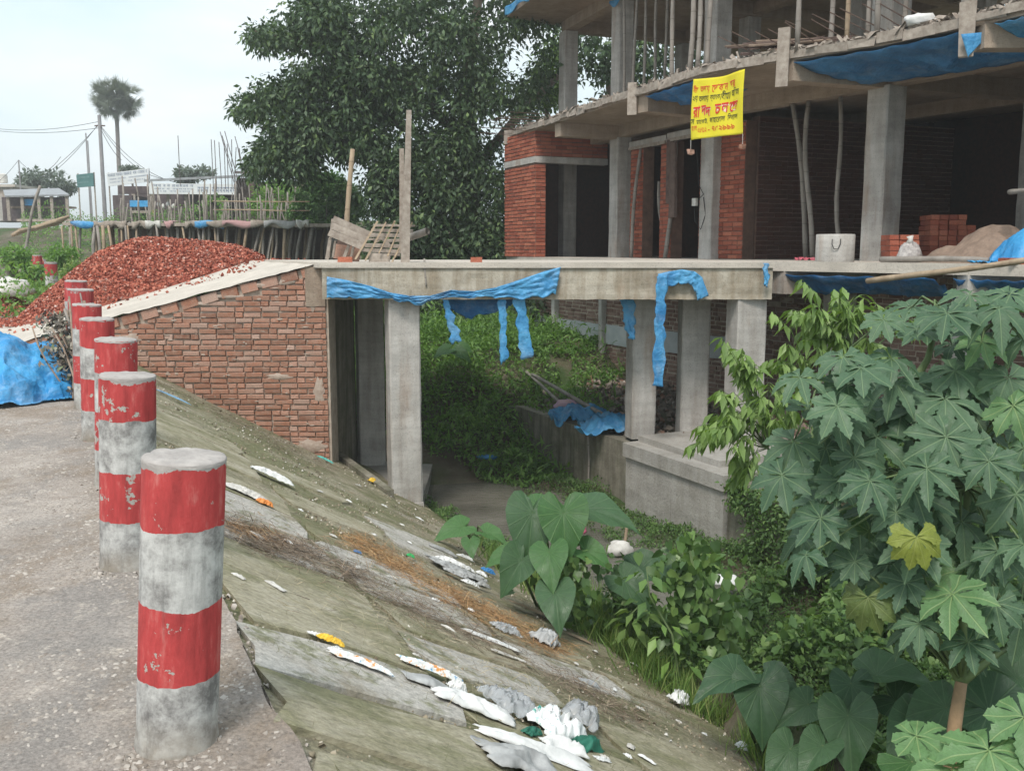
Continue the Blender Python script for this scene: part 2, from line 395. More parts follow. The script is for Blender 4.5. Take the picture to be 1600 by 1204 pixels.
m = N('dusty_apron'); c = m.ramp(m.noise(2.2, 9, .7), [(.3, (.42, .37, .32)), (.65, (.60, .55, .49))]); m.bump(m.noise(20, 8, .7), .6, .015); APR = m.fin(c, .95)
ap = MB(); ap.grid(lambda u, v: tuple(AS(13.2 + u * 7 + (.25 * fbm(v * 5, 2.) if u == 0 else 0), -5 + v * 4.9, road_z(13.2 + u * 7) + .012 + .01 * fbm(u * 9, v * 6))), 40, 30)
ap.build('dusty_apron', APR, smooth=True, kind='structure')
# grit and flakes collected round the foot of each post and along the road edge
P = []
for a_, s_ in ((2.9, .27), (4.67, .26), (6.24, .3), (7.98, .27), (8.7, .23)):
    for _ in range(170): r_ = .125 + abs(RNG.normal(0, .05)); t_ = RNG.uniform(0, 6.28); P.append(AS(a_ + .12 + r_ * math.cos(t_), s_ + r_ * math.sin(t_), road_z(a_) + .002))
for _ in range(1600): a_ = 1.6 + RNG.random() * 10; s_ = .56 + RNG.normal(0, .06); P.append(AS(a_, s_, road_z(a_) - .004 - KS * max(0, s_ - EDGE)))
P = np.array(P); n = len(P); V, F = scatter(P, randdir(n), np.tile([0, 0, 1.], (n, 1)) + RNG.normal(0, .3, (n, 3)), .006 + .026 * RNG.random(n) ** 2, CHIP)
add_scatter('edge_grit', V, F, PEB, kind='stuff', label='grit gathered along the broken road edge and round the bollards', cat='grit')
# ---- embankment: base sheet + individual concrete slabs
m = N('mossy_slope')
al = m.map(rot=(0, 0, -.449)); st = m.map(al, scale=(.75, 1.2, 1.0))
c = m.ramp(m.noise(2.6, 10, .75, st), [(.3, (.19, .175, .11)), (.43, (.29, .265, .18)), (.56, (.38, .345, .26)), (.7, (.48, .445, .37))])
c = m.mix(m.ramp(m.noise(1.1, 8, .72, st), [(.44, 0.0), (.56, .9)]), c, (.19, .195, .10))
c = m.mix(m.ramp(m.noise(1.7, 7, .7), [(.6, 0.0), (.68, .7)]), c, (.30, .22, .14))
c = m.mix(1.0, c, m.ramp(m.noise(34, 6, .75, st), [(.32, .55), (.6, 1.15)]), 'MULTIPLY')
m.bump(m.math('ADD', m.noise(16, 9, .75, st), m.math('MULTIPLY', m.noise(4, 5, .6, st), 1.6)), .9, .03); SLOPE = m.fin(c, .93)
def slope_bump(a, s): return .018 * fbm(a * .9, s * 1.4, 2.) + .010 * fbm(a * 4, s * 5, 7.)
def slope_z(a, s): return road_z(a) - KS * (s - EDGE)
sp = MB()
def sfn(u, v):
    a = 1.2 + (u ** 1.4) * 13.2; s = .42 + v * 4.18 + (.10 * fbm(a * 1.7, 8.) if v > .98 else 0)
    return tuple(AS(a, s, min(slope_z(a, s) + slope_bump(a, s) - .015, road_z(a) - .012)))
sp.grid(sfn, 220, 90); embankment = sp.build('embankment', SLOPE, origin=(0, 0, 0), smooth=True, kind='structure')
m = N('slope_slab'); al = m.map(rot=(0, 0, -.449))
al = m.map(m.obj if False else m.co(), rot=(0, 0, -.449)); st = m.map(al, scale=(.4, 1.5, 1.0))
c = m.ramp(m.noise(3.0, 9, .7), [(.3, (.40, .38, .345)), (.6, (.55, .525, .485))])
c = m.mix(m.ramp(m.noise(3.4, 9, .72, m.map(al, scale=(.85, 1.1, 1.0))), [(.50, 0.0), (.60, .85)]), c, (.20, .205, .11))
c = m.mix(m.ramp(m.noise(1.3, 8, .7), [(.54, 0.0), (.64, .7)]), c, (.31, .265, .19))
c = m.mix(1.0, c, m.ramp(m.noise(42, 7, .75), [(.32, .62), (.62, 1.12)]), 'MULTIPLY')
m.bump(m.math('ADD', m.noise(22, 8, .7), m.math('MULTIPLY', m.noise(5, 4), 1.5)), .8, .02); SLABM = m.fin(c, .92)
m = N('moss_covered_slab'); al = m.map(rot=(0, 0, -.449)); st = m.map(al, scale=(.55, 1.3, 1.0))
c = m.ramp(m.noise(2.8, 10, .75, st), [(.3, (.24, .22, .14)), (.45, (.35, .32, .225)), (.6, (.44, .405, .31)), (.72, (.52, .49, .42))])
c = m.mix(m.ramp(m.noise(1.8, 9, .72, st), [(.46, 0.0), (.58, .85)]), c, (.225, .22, .125))
c = m.mix(1.0, c, m.ramp(m.noise(36, 7, .75, st), [(.32, .6), (.62, 1.14)]), 'MULTIPLY')
m.bump(m.math('ADD', m.noise(18, 9, .75, st), m.math('MULTIPLY', m.noise(5, 5, .6), 1.4)), .8, .02); SLABMOSS = m.fin(c, .93)
cnt = 0; ci = 0
s_rows = [.63, 1.6, 2.6, 3.55, 4.3]
for ri in range(4):
    a0 = 1.7 + RNG.uniform(0, .3)
    while a0 < 9.5:
        L = RNG.uniform(.40, .78); s0, s1 = s_rows[ri] + RNG.uniform(-.03, .03), s_rows[ri + 1] - .05
        if RNG.random() < (.97, .9, .75, .5)[ri] * (1 if a0 < 6.5 else .6):
            outline = []
            sk = RNG.uniform(-.02, .12)
            for (qa, qs) in [(.02, .03), (.5, -.01), (.97, .02), (1.01, .5), (.96, .98), (.5, 1.02), (.03, .96), (-.01, .5)]:
                outline.append((a0 + .03 + qa * (L - .055) + sk * (qs - .5) + RNG.normal(0, .03), s0 + qs * (s1 - s0) + RNG.normal(0, .035)))
            mb = MB(); tilt = RNG.normal(0, .008); lift = RNG.uniform(.001, .009)
            top = [AS(a_, s_, slope_z(a_, s_) + slope_bump(a_, s_) + lift + tilt * (a_ - a0)) for a_, s_ in outline]
            cen_a, cen_s = np.mean([o[0] for o in outline]), np.mean([o[1] for o in outline])
            cen = AS(cen_a, cen_s, slope_z(cen_a, cen_s) + slope_bump(cen_a, cen_s) + lift)
            bot = [t - np.array([0, 0, .06]) for t in top]
            inn = [cen + (t - cen) * .94 + np.array([0, 0, .003]) for t in top]
            k = 8
            mb.add(top + bot + inn + [cen], [(i, i + k, (i + 1) % k + k, (i + 1) % k)[::-1] for i in range(k)] +
                   [(i, (i + 1) % k, 2 * k + (i + 1) % k, 2 * k + i) for i in range(k)] + [(2 * k + i, 2 * k + (i + 1) % k, 3 * k) for i in range(k)])
            mb.build('concrete_slab', SLABM if RNG.random() < .42 + .1 * (ri == 0) else SLABMOSS, parent=embankment); cnt += 1
        a0 += L * 1.0

# ---- bricks
def brick_mesh(lx, ly, lz, mat, name='brick'):
    mb = MB(); c = .006
    hx, hy, hz = lx / 2, ly / 2, lz / 2
    j = lambda: RNG.uniform(-.006, .006)
    vs = [(-hx + j(), 0, -hz + j()), (hx + j(), 0, -hz + j()), (hx + j(), 0, hz + j()), (-hx + j(), 0, hz + j()),
          (-hx + c, -hy, -hz + c), (hx - c, -hy + j(), -hz + c), (hx - c, -hy, hz - c), (-hx + c, -hy + j(), hz - c),
          (-hx, .03, -hz), (hx, .03, -hz), (hx, .03, hz), (-hx, .03, hz)]
    mb.add(vs, [(4, 5, 6, 7), (0, 1, 5, 4), (1, 2, 6, 5), (2, 3, 7, 6), (3, 0, 4, 7), (8, 9, 1, 0), (9, 10, 2, 1), (10, 11, 3, 2), (11, 8, 0, 3)])
    return mb.mesh(name, mat)
def lay_bricks(O, u, W, z0, z1, mat, course=.078, length=.25, inside=None, parent=None, quota=0, proud=.014, rough=1.0, partname='brick'):  # noqa
    """bricks on a vertical face: O start point, u unit direction, outward normal = u x z rotated; returns quota left"""
    O = np.array(O, float); u = np.array([*u[:2], 0.]); u /= np.linalg.norm(u); out = np.array([u[1], -u[0], 0])
    ang = math.atan2(u[1], u[0])
    var = [brick_mesh(length - .012, proud * 2, course - .012, mat) for _ in range(3)]
    varh = [brick_mesh(length / 2 - .012, proud * 2, course - .012, mat) for _ in range(2)]
    spots = []; k = 0; z = z0 + course / 2
    while z < z1:
        x = -(length / 2) * (k % 2) - RNG.uniform(0, .03) * rough
        while x < W:
            half = RNG.random() < .33 * rough; L = length / 2 if half else length
            L *= RNG.uniform(.9, 1.08) if rough > 1 else 1; a, b = max(x, 0), min(x + L, W)
            if b - a > .035:
                xc = (a + b) / 2
                if inside is None or inside(xc, z): spots.append((xc, z, b - a, half))
            x += L * RNG.uniform(.97, 1.12 if rough > 1 else 1.0)
        z += course; k += 1
    jm = []
    order = sorted(range(len(spots)), key=lambda i: np.linalg.norm(O + u * spots[i][0] - EYE))
    for n_, i in enumerate(order):
        xc, z, L, half = spots[i]
        base = np.array(O) + u * xc + np.array([0, 0, z - O[2]]) + np.array([0, 0, RNG.normal(0, .003) * rough]) + out * RNG.normal(0, .003) * rough
        full = length / 2 if half else length
        me = (varh if half else var)[int(RNG.integers(0, 2))]
        if n_ < quota:
            o = bpy.data.objects.new(partname, me); COL.objects.link(o); o.parent = parent
            o.location = tuple(base - world_loc(parent)); o.rotation_euler = (RNG.normal(0, .03) * rough, RNG.normal(0, .016) * rough, ang + RNG.normal(0, .015) * rough); o.scale = (L / full * RNG.uniform(.96, 1.0), 1, RNG.uniform(.9, 1.02))
        else: jm.append((base, L / full, me))
    if jm:
        Vs, Fs, b = [], [], 0; R_ = rotz(math.degrees(ang))
        for base, sc_, me in jm:
            V = np.array([v.co[:] for v in me.vertices]) * [sc_, 1, RNG.uniform(.9, 1.02)]; V = V @ R_.T + base
            Vs.append(V); Fs += [tuple(b + q for q in p.vertices) for p in me.polygons]; b += len(V)
        mb = MB(); mb.v = [tuple(v) for v in np.concatenate(Vs)]; mb.f = Fs; mb.m = [0] * len(Fs)
        mb.build(partname, mat, parent=parent, kind='stuff')
    return max(0, quota - len(spots))
# ================================================================== RAMP AND BRIDGE
def ramp_z(x, y):
    s = x * PD[0] + y * PD[1]; return .28 + min(max(.288 * (s + .72), 0), 1.13)
YW = 12.9
ramp = empty('brick_ramp', (-4.5, YW, 0), 'old brick ramp wall rising from the road to the left end of the concrete bridge', 'ramp')
mb = MB()          # body
xs = np.linspace(-7.6, -2.47, 16)
for i in range(len(xs) - 1):
    x0, x1 = xs[i], xs[i + 1]; zb = -2.0
    mb.hexa([(x0, YW + .02, zb), (x1, YW + .02, zb), (x1, YW + .5, zb), (x0, YW + .5, zb)],
            [(x0, YW + .02, ramp_z(x0, YW) - .03), (x1, YW + .02, ramp_z(x1, YW) - .03), (x1, YW + .5, ramp_z(x1, YW + .5) - .05), (x0, YW + .5, ramp_z(x0, YW + .5) - .05)])
mb.build('wall_core', MORTAR, parent=ramp)
mb = MB()
def rtop(u, v):
    x = -7.6 + u * 5.13; y = YW - .05 + v * 6
    if v > 0: x -= v * 6 * .48 * (1 - u) + (v * 6 * .48 * u)
    return (x, y, ramp_z(x, y) + .012 * fbm(x * 2, y * 2) + (.015 * fbm(x * 6, 2) if v == 0 else 0))
mb.grid(rtop, 60, 40); mb.build('ramp_surface', CONC_DECK, parent=ramp, smooth=True)
def wall_bottom(x):
    s = x * PD[0] + YW * PD[1]; a = x * RD[0] + YW * RD[1]; return slope_z(a, s) - .04 if s > EDGE else road_z(a)
def in_ramp(xx, z):
    x = -7.5 + xx; return wall_bottom(x) - .05 < z < ramp_z(x, YW) - .17
lay_bricks((-7.5, YW, 0), (1, 0), 5.0, -1.45, 1.35, BRICK_OLD, course=.074, length=.24, inside=in_ramp, parent=ramp, quota=300, proud=.012, rough=.95)
# brick-on-edge coping, half hidden in mortar, following the slope
x = -6.6
while x < -2.75:
    L = .25; z = ramp_z(x + .12, YW) - .085
    me = brick_mesh(L - .02, .05, .13, BRICK_OLD)
    o = link_mesh('coping_brick', me, ramp, (x + .12, YW + .004, z)); o.rotation_euler = (0, -math.atan(.288 * .9) + RNG.normal(0, .03), 0)
    x += L + .02
mb = MB(); mb.hexa([(-2.76, YW - .03, .85), (-2.5, YW - .03, .85), (-2.5, YW + .1, .85), (-2.74, YW + .1, .85)], [(-2.76, YW - .03, 1.38), (-2.5, YW - .03, 1.39), (-2.5, YW + .1, 1.39), (-2.76, YW + .1, 1.38)])
mb.build('corner_render', mat_concrete('crumbling_corner_render', (.36, .29, .23), (.22, .16, .12), streak=.3, bump=1.0), parent=ramp)
# mortar smears and mossy patches over the bricks
def blob(mb, cx, cz, rx, rz, y, dy=.02, n=14):
    rim = [(cx + rx * math.cos(t) * RNG.uniform(.6, 1.1), y, cz + rz * math.sin(t) * RNG.uniform(.6, 1.1)) for t in np.linspace(0, 2 * math.pi, n, endpoint=False)]
    inn = [(cx + (r[0] - cx) * .7, y - dy, cz + (r[2] - cz) * .7) for r in rim]
    mb.add(rim + inn + [(cx, y - dy * 1.2, cz)], [(i, (i + 1) % n, n + (i + 1) % n, n + i) for i in range(n)] + [(n + i, n + (i + 1) % n, 2 * n) for i in range(n)])
SMEAR = mat_plain('pale_mortar_smear', (.46, .38, .32), (.31, .23, .185), 16, .95, .9, 40)
for cx, cz, rx, rz in [(-3.15, -.10, .2, .05), (-2.66, .95, .10, .2), (-2.75, -1.05, .22, .10), (-3.4, 1.13, .3, .04), (-4.6, .78, .2, .03), (-5.15, .42, .2, .07), (-3.9, .98, .3, .035), (-4.2, .88, .2, .03), (-2.62, -.3, .09, .2), (-3.0, 1.18, .15, .05)]:
    mb = MB(); blob(mb, cx, cz, rx, rz, YW - .010, .010, 18); mb.build('mortar_patch', SMEAR, parent=ramp, smooth=True)
mb = MB()
for k in range(110):
    cx = RNG.uniform(-5.2, -2.6); cz = RNG.uniform(-1.2, 1.2)
    if in_ramp(cx + 7.5, cz): blob(mb, cx, cz, RNG.uniform(.01, .06), RNG.uniform(.006, .02), YW - .012, .006, 7)
mb.build('mortar_crumb', SMEAR, parent=ramp, kind='stuff')

bridge = empty('concrete_bridge', (0, 13, -2.1), 'concrete bridge on tall columns spanning the drain, with torn blue sheets along its beam', 'bridge')
mb = MB()
mb.prism([(-2.5, 12.57), (3.42, 12.57), (3.38, 13.5), (2.1, 15.95), (-4.1, 15.95)], 1.365, 1.435); mb.build('deck', CONC_DECK, parent=bridge)
mb = MB(); mb.grid(lambda u, v: (-2.48 + u * 5.88, 12.60 - .004 * fbm(u * 20, v * 4) + .012 * fbm(u * 7, v * 2), .955 + v * .41 + .008 * fbm(u * 30, 1)), 80, 6)
mb.box((.46, 12.8, 1.16), (5.88, .34, .41)); mb.prism([(-2.48, 12.96), (3.3, 12.96), (2.2, 15.9), (-4.0, 15.9)], 1.25, 1.364); mb.build('front_beam', CONC_BEAM, parent=bridge)
mb = MB(); mb.box((-.9, 15.72, 1.1), (5.9, .3, .3)); mb.build('rear_beam', CONC_BEAM, parent=bridge)
for xx in (-1.5, 1.9, 3.15):
    mb = MB(); mb.box((xx, 14.25, 1.11), (.3, 2.55, .28)); mb.build('cross_beam', CONC_BEAM, parent=bridge)
def column(parent, c, w, d, z0, z1, rot, mat=CONC, name='column', tap=1.0):
    mb = MB(); R_ = rotz(rot); nz = max(3, int((z1 - z0) / .25)); c = np.array(c, float)
    ch = .02
    ring = [(-w / 2 + ch, -d / 2), (w / 2 - ch, -d / 2), (w / 2, -d / 2 + ch), (w / 2, d / 2 - ch), (w / 2 - ch, d / 2), (-w / 2 + ch, d / 2), (-w / 2, d / 2 - ch), (-w / 2, -d / 2 + ch)]
    vs = []
    for k in range(nz + 1):
        z = z0 + (z1 - z0) * k / nz
        for q in ring:
            p_ = R_ @ np.array([q[0] + RNG.normal(0, .003), q[1] + RNG.normal(0, .003), 0]); vs.append((c[0] + p_[0], c[1] + p_[1], z))
    fs = [(k * 8 + i, k * 8 + (i + 1) % 8, k * 8 + 8 + (i + 1) % 8, k * 8 + 8 + i) for k in range(nz) for i in range(8)] + [tuple(range(nz * 8, nz * 8 + 8))]
    mb.add(vs, fs); return mb.build(name, mat, parent=parent)
column(bridge, (-1.47, 12.86), .42, .36, -2.15, .97, 17)
mb = MB(); mb.box((-1.47, 12.84, -2.0), (.47, .42, .4), rot=rotz(17), jit=.015); mb.build('column_foot', CONC, parent=bridge)
column(bridge, (-2.28, 15.3), .42, .36, -2.0, 1.28, 15)
column(bridge, (1.84, 13.6), .36, .30, -1.07, 1.28, 14)
column(bridge, (2.60, 13.7), .40, .34, -1.07, 1.28, 2)
column(bridge, (3.13, 12.83), .42, .36, -1.07, .97, 14)
mb = MB(); mb.box((-2.68, 14.1, -.5), (.34, 2.3, 3.2)); mb.build('abutment_wall', CONC_DARK, parent=bridge)
mb = MB(); mb.prism([(-2.5, 13.05), (-1.25, 12.95), (-1.3, 15.9), (-2.6, 15.9)], -2.2, -1.84); mb.build('footing_slab', CONC_PLASTER, parent=bridge)
P0, P1 = onslope(518, 708), onslope(604, 772)
mb = MB(); d_ = unit(P1 - P0); nrm = np.array([d_[1], -d_[0], 0]) * -.10
mb.hexa([P0 - [0, 0, .2], P1 - [0, 0, .2], P1 + nrm - [0, 0, .2], P0 + nrm - [0, 0, .2]], [P0 + [0, 0, .05], P1 + [0, 0, .05], P1 + nrm + [0, 0, .05], P0 + nrm + [0, 0, .05]]); mb.build('footing_kerb', CONC_DARK, parent=bridge)
# pier wall under the right-hand columns, built in the drain's own direction
def wallbox(mb, a0, a1, s0, s1, z0, z1):
    q = [AS(a0, s0), AS(a0, s1), AS(a1, s1), AS(a1, s0)]
    mb.prism([(p_[0], p_[1]) for p_ in q], z0, z1); return mb
mb = MB(); wallbox(mb, 8.95, 10.02, 7.1, 8.6, -2.5, -1.24); wallbox(mb, 10.035, 11.12, 7.105, 8.6, -2.5, -1.24); mb.build('pier_wall', CONC_PLASTER, parent=bridge)
mb = MB()
def capf(u, v):
    a = 8.9 + u * 2.25; return tuple(AS(a, 7.06 + v * .0 + .012 * fbm(a * 3, v * 3), -1.24 + v * .19))
wallbox(mb, 8.92, 11.14, 7.06, 8.65, -1.24, -1.05); wallbox(mb, 9.3, 11.12, 7.3, 8.65, -1.05, -.97); mb.build('pier_cap', CONC_PLASTER, parent=bridge)
# ---- drain walls
rw = empty('retaining_wall', tuple(AS(13.5, 7.3, -2.2)), 'mossy streaked concrete retaining wall along the drain, left of the pale pier wall', 'wall')
a = 11.15; k = 0
while a < 16.4:
    L = min(1.3, 16.4 - a); mb = MB()
    zt = -1.08 - .03 * k + RNG.normal(0, .015)
    wallbox(mb, a, a + L - .012, 7.28 + RNG.normal(0, .008), 7.52, -2.5, zt); mb.build('wall_panel', CONC_DARK, parent=rw); a += L; k += 1
mb = MB(); P = AS(12.35, 7.22, -2.05); mb.tube([P, P + [.01, 0, .5], P + [-.02, 0, 1.0]], .016, 5); mb.build('down_pipe', BAMBOO_GREY, parent=rw)
rw2 = MB(); wallbox(rw2, 5.0, 8.94, 7.16, 7.45, -2.5, -1.15)
rw2.build('retaining_wall', CONC_DARK, label='dark damp drain wall right of the pale pier wall, half hidden by climbing leaves', cat='wall')

# ================================================================== BUILDING
BRICK_SHADED = mat_brick('shade_darkened_brick', [(0, (.06, .024, .018)), (1, (.09, .034, .025))], dirt=(.1, .06, .045), dirtamt=.3)  # red brick coloured darker to stand for the unlit shop interior
FP = [(-.13, 22.4), (.93, 19.3), (2.03, 16.25), (2.73, 14.4), (3.13, 13.8), (4.5, 12.3), (5.14, 11.3), (5.57, 10.45), (7.0, 8.2)]      # front slab edge in plan
LP = [(.35, 25.3), (1.29, 22.8), (2.22, 20.1), (3.5, 17.0), (5.26, 13.9), (6.8, 11.2), (7.9, 9.3)]                                   # column line in plan
BP = [(.55, 22.4), (.98, 21.0), (2.28, 18.5), (4.1, 15.9), (4.97, 14.2), (6.3, 12.0), (7.6, 9.8)]                                     # cellar wall in plan
def cut(px, poly):            # where the vertical plane through this sight line crosses a plan polyline
    k = (px - 800) / 1500 * math.cos(PITCH)
    for (x0, y0), (x1, y1) in zip(poly, poly[1:]):
        d0, d1 = x0 - k * y0, x1 - k * y1
        if d0 * d1 <= 0 and d0 != d1:
            t = d0 / (d0 - d1); return np.array([x0 + (x1 - x0) * t, y0 + (y1 - y0) * t, 0])
    (x0, y0), (x1, y1) = (poly[0], poly[1]) if px < 1100 else (poly[-2], poly[-1])
    d0, d1 = x0 - k * y0, x1 - k * y1; t = d0 / (d0 - d1); return np.array([x0 + (x1 - x0) * t, y0 + (y1 - y0) * t, 0])
bld = empty('unfinished_building', (4, 18, 1.4), 'unfinished concrete and red brick market building on columns, with bamboo props and open floors', 'building')
BACK = [(14.5, 12.2), (8.6, 25.5), (6.0, 26.9)]
def slab(z0, z1, name, mat, inset=0.0, left=(0, 0)):
    mb = MB(); poly = [(x + inset, y + inset * .4) for x, y in FP] + BACK
    mb.prism(poly, z0, z1); return mb.build(name, mat, parent=bld)
slab(1.31, 1.44, 'floor_slab', CONC_DECK)
slab(4.08, 4.20, 'floor_slab', CONC_RAW, .03)
slab(6.75, 6.88, 'roof_slab', CONC_RAW, .02)
def beam(p0, p1, z0, z1, w=.28, mat=CONC_RAW, name='beam', ext=0):
    p0 = np.array([*p0[:2], 0.]); p1 = np.array([*p1[:2], 0.]); u = unit(p1 - p0); n = np.array([-u[1], u[0], 0]) * w / 2; p0 = p0 - u * ext; p1 = p1 + u * ext
    mb = MB(); q = [p0 - n, p1 - n, p1 + n, p0 + n]; mb.prism([(t[0], t[1]) for t in q], z0, z1); return mb.build(name, mat, parent=bld)
stubs = [cut(866, FP), cut(996, FP), cut(1213, FP), cut(1500, FP)]
cols = [np.array([*c_, 0]) for c_ in LP]
for zt, lev in ((4.079, 'mid'), (6.749, 'top')):
    for s_, c_ in zip(stubs, cols[2:6]):
        d_ = unit(c_ - s_); beam(s_ + d_ * .06, c_ + d_ * 7, zt - .26, zt, .26)
    for c0, c1 in zip(cols[1:], cols[2:]):
        u = unit(c1 - c0); beam(c0 + u * .1, c1 - u * .1, zt - .232, zt - .001, .25)
    for off in (3.2, 6.4):
        for c0, c1 in zip(cols[1:], cols[2:]):
            beam(c0 + [off * .9, off * .42, 0], c1 + [off * .9, off * .42, 0], zt - .225, zt - .002, .25)
beam(cols[1] + [-.1, -.05, 0], cols[1] + [6, 2.5, 0], 6.5, 6.748, .25)
for s_, c_ in list(zip(stubs, cols[2:6]))[2:]:
    d_ = unit(c_ - s_); beam(s_ + d_ * .05, c_ + d_ * 5, 1.0, 1.309, .27, CONC)
angs = [20, 21, 24, 30, 30]
for c_, an in zip(cols[1:6], angs):
    w_, d2 = (.33, .36) if c_[1] > 16 else (.40, .36)
    column(bld, c_, w_, d2, 1.44, 3.85, an, CONC); column(bld, c_, w_, d2, 4.2, 6.5, an, CONC)
    for off in (3.2, 6.4):
        c2 = c_ + np.array([off * .9, off * .42, 0]); column(bld, c2, .33, .36, 1.44, 3.85, an); column(bld, c2, .33, .36, 4.2, 6.5, an)
# fascia lip of the ground slab and rough board shuttering on the edge of the floor above
def along(poly, step):
    out = []
    for (x0, y0), (x1, y1) in zip(poly, poly[1:]):
        L = math.hypot(x1 - x0, y1 - y0); n = max(1, round(L / step)); u = np.array([(x1 - x0) / L, (y1 - y0) / L, 0])
        for i in range(n): out.append((np.array([x0, y0, 0]) + u * L * (i + .5) / n, u, L / n))
    return out
for p_, u, L in along(FP[:-1], .42):
    n_ = np.array([u[1], -u[0], 0]); an = math.degrees(math.atan2(u[1], u[0]))
    mb = MB(); zz = 4.15 + RNG.normal(0, .012); mb.box(p_ + n_ * RNG.uniform(.0, .03) + [0, 0, zz], (L * RNG.uniform(.9, 1.15), .03, RNG.uniform(.08, .12)), rot=rotz(an), jit=.014)
    mb.build('shutter_board', WOOD_GREY, parent=bld)
    if RNG.random() < .6:
        mb = MB(); mb.box(p_ - n_ * .10 + [0, 0, 4.225], (L * RNG.uniform(.6, 1.2), RNG.uniform(.05, .2), .03), rot=rotz(an + RNG.normal(0, 12)), jit=.012); mb.build('loose_board', WOOD_GREY, parent=bld)
for px, h0, h1 in ((1217, 3.75, 4.5), (1494, 3.75, 4.35), (988, 3.8, 4.3), (796, 3.95, 4.25)):
    p_ = cut(px, FP); mb = MB(); mb.box(p_ + [-.05, -.03, (h0 + h1) / 2], (.16, .035, h1 - h0), rot=rotz(-30) , jit=.012); mb.build('upright_board', WOOD_GREY, parent=bld)
# rubble, splinters and dried mortar on the shuttered edge
P_, D_ = [], []
for p_, u, L in along(FP[:-1], .1):
    n_ = np.array([u[1], -u[0], 0])
    for _ in range(9): P_.append(p_ + u * RNG.normal(0, .08) + n_ * (.03 - abs(RNG.normal(0, .16))) + [0, 0, 4.2 + abs(RNG.normal(0, .03))]); D_.append(u * RNG.normal(0, 1) + RNG.normal(0, .4, 3))
V, F = scatter(np.array(P_), np.array(D_), randdir(len(P_), 1), RNG.uniform(.04, .16, len(P_)) * RNG.random(len(P_)), (CHIP[0] * [1.6, .6, .5], CHIP[1]))
add_scatter('edge_rubble', V, F, WOOD_GREY, parent=bld, kind='stuff')
V, F = scatter(np.array([cut(RNG.uniform(800, 1600), FP) + uL * abs(RNG.normal(.3, .3)) + [0, 0, 1.45] for _ in range(500)]), randdir(500), randdir(500, 1), RNG.uniform(.02, .1, 500), CHIP) if False else (V, F)
# brick walls of the shops, ground floor
bw = []
def bwall(p0, p1, z0, z1, mat=BRICK_RED, mort=MORTAR_DARK, name='brick_wall', t=.24, quota=0, inside=None, core=True, rough=.5):
    p0 = np.array([*p0[:2], 0.]); p1 = np.array([*p1[:2], 0.]); u = unit(p1 - p0); out = np.array([u[1], -u[0], 0]); W = np.linalg.norm(p1 - p0)
    mb = MB(); q = [p0 + out * 0, p1 + out * 0, p1 - out * t, p0 - out * t]; mb.prism([(a_[0], a_[1]) for a_ in q], z0, z1)
    w = mb.build(name, mort, parent=bld)
    lay_bricks((*p0[:2], 0), u, W, z0, z1, mat, parent=w, quota=quota, proud=.012, rough=rough, inside=inside); return w
C832 = cut(832, FP) + [.06, .04, 0]; C783 = cut(791, FP) + [-.03, -.1, 0]
uL = np.array([.92, .38, 0]); endp = C832 + uL * 1.72
# front wall with the concrete lintel band
bwall(C783, C832, 1.44, 3.42, quota=150); bwall(C783, C832, 3.56, 4.07, quota=30)
bwall(C832, C832 + uL * .24, 1.44, 3.42, t=.22, quota=60); bwall(C832 + uL * .001, endp, 3.56, 4.07, t=.22, quota=0)
for p0, p1, w_ in ((C783, C832, .26), (C832, endp, .22)):
    u = unit(p1 - p0); out = np.array([u[1], -u[0], 0]); mb = MB()
    q = [p0 + out * .025 - u * (0 if w_ > .23 else .026), p1 + out * .025, p1 - out * (w_ - .03), p0 - out * (w_ - .03)]
    mb.prism([(t[0], t[1]) for t in q], 3.425, 3.555); mb.build('lintel_band', CONC, parent=bld)
# end wall and dark rear walls
def plainwall(p0, p1, z0, z1, mat, t=.24, name='rear_wall'):
    p0 = np.array([*p0[:2], 0.]); p1 = np.array([*p1[:2], 0.]); u = unit(p1 - p0); out = np.array([u[1], -u[0], 0])
    mb = MB(); mb.prism([(a_[0], a_[1]) for a_ in (p0, p1, p1 - out * t, p0 - out * t)], z0, z1); return mb.build(name, mat, parent=bld)
DARKB = mat_plain('shade_darkened_brickwork', (.07, .032, .025), (.04, .022, .02), 14, .95, .6, 30)  # near-black wall colour with the gloom of the shops painted in
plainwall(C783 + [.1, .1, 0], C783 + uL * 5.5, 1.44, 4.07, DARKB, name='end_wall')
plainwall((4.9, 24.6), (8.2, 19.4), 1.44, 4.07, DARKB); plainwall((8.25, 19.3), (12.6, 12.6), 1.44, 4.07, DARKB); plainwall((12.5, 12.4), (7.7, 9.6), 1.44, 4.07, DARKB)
c1, c2, c3 = cols[2], cols[3], cols[4]
Lc = lambda px: cut(px, LP)
bwall(Lc(984), Lc(1003), 1.44, 3.6, quota=0); bwall(Lc(1030), Lc(1048), 1.44, 3.6, quota=10)
bwall(Lc(1052) + uL * .55, Lc(1096) + uL * .55, 1.44, 3.7, BRICK_RED, quota=0)
bwall(Lc(1122), Lc(1160), 1.44, 3.72, quota=50)
bwall(Lc(1122) - uL * .001 + np.array([0, 0, 0]), Lc(1122) + uL * .24, 1.44, 3.72, t=.02, quota=0) if False else None
p1160 = Lc(1160); bwall(p1160 + uL * .26, p1160 + uL * 4.6, 1.44, 3.8, BRICK_SHADED, quota=0, t=.2)       # partition inside the dark shop
plainwall(Lc(1003) + uL * .9, Lc(1003) + uL * 4, 1.44, 3.8, DARKB, name='partition_wall')
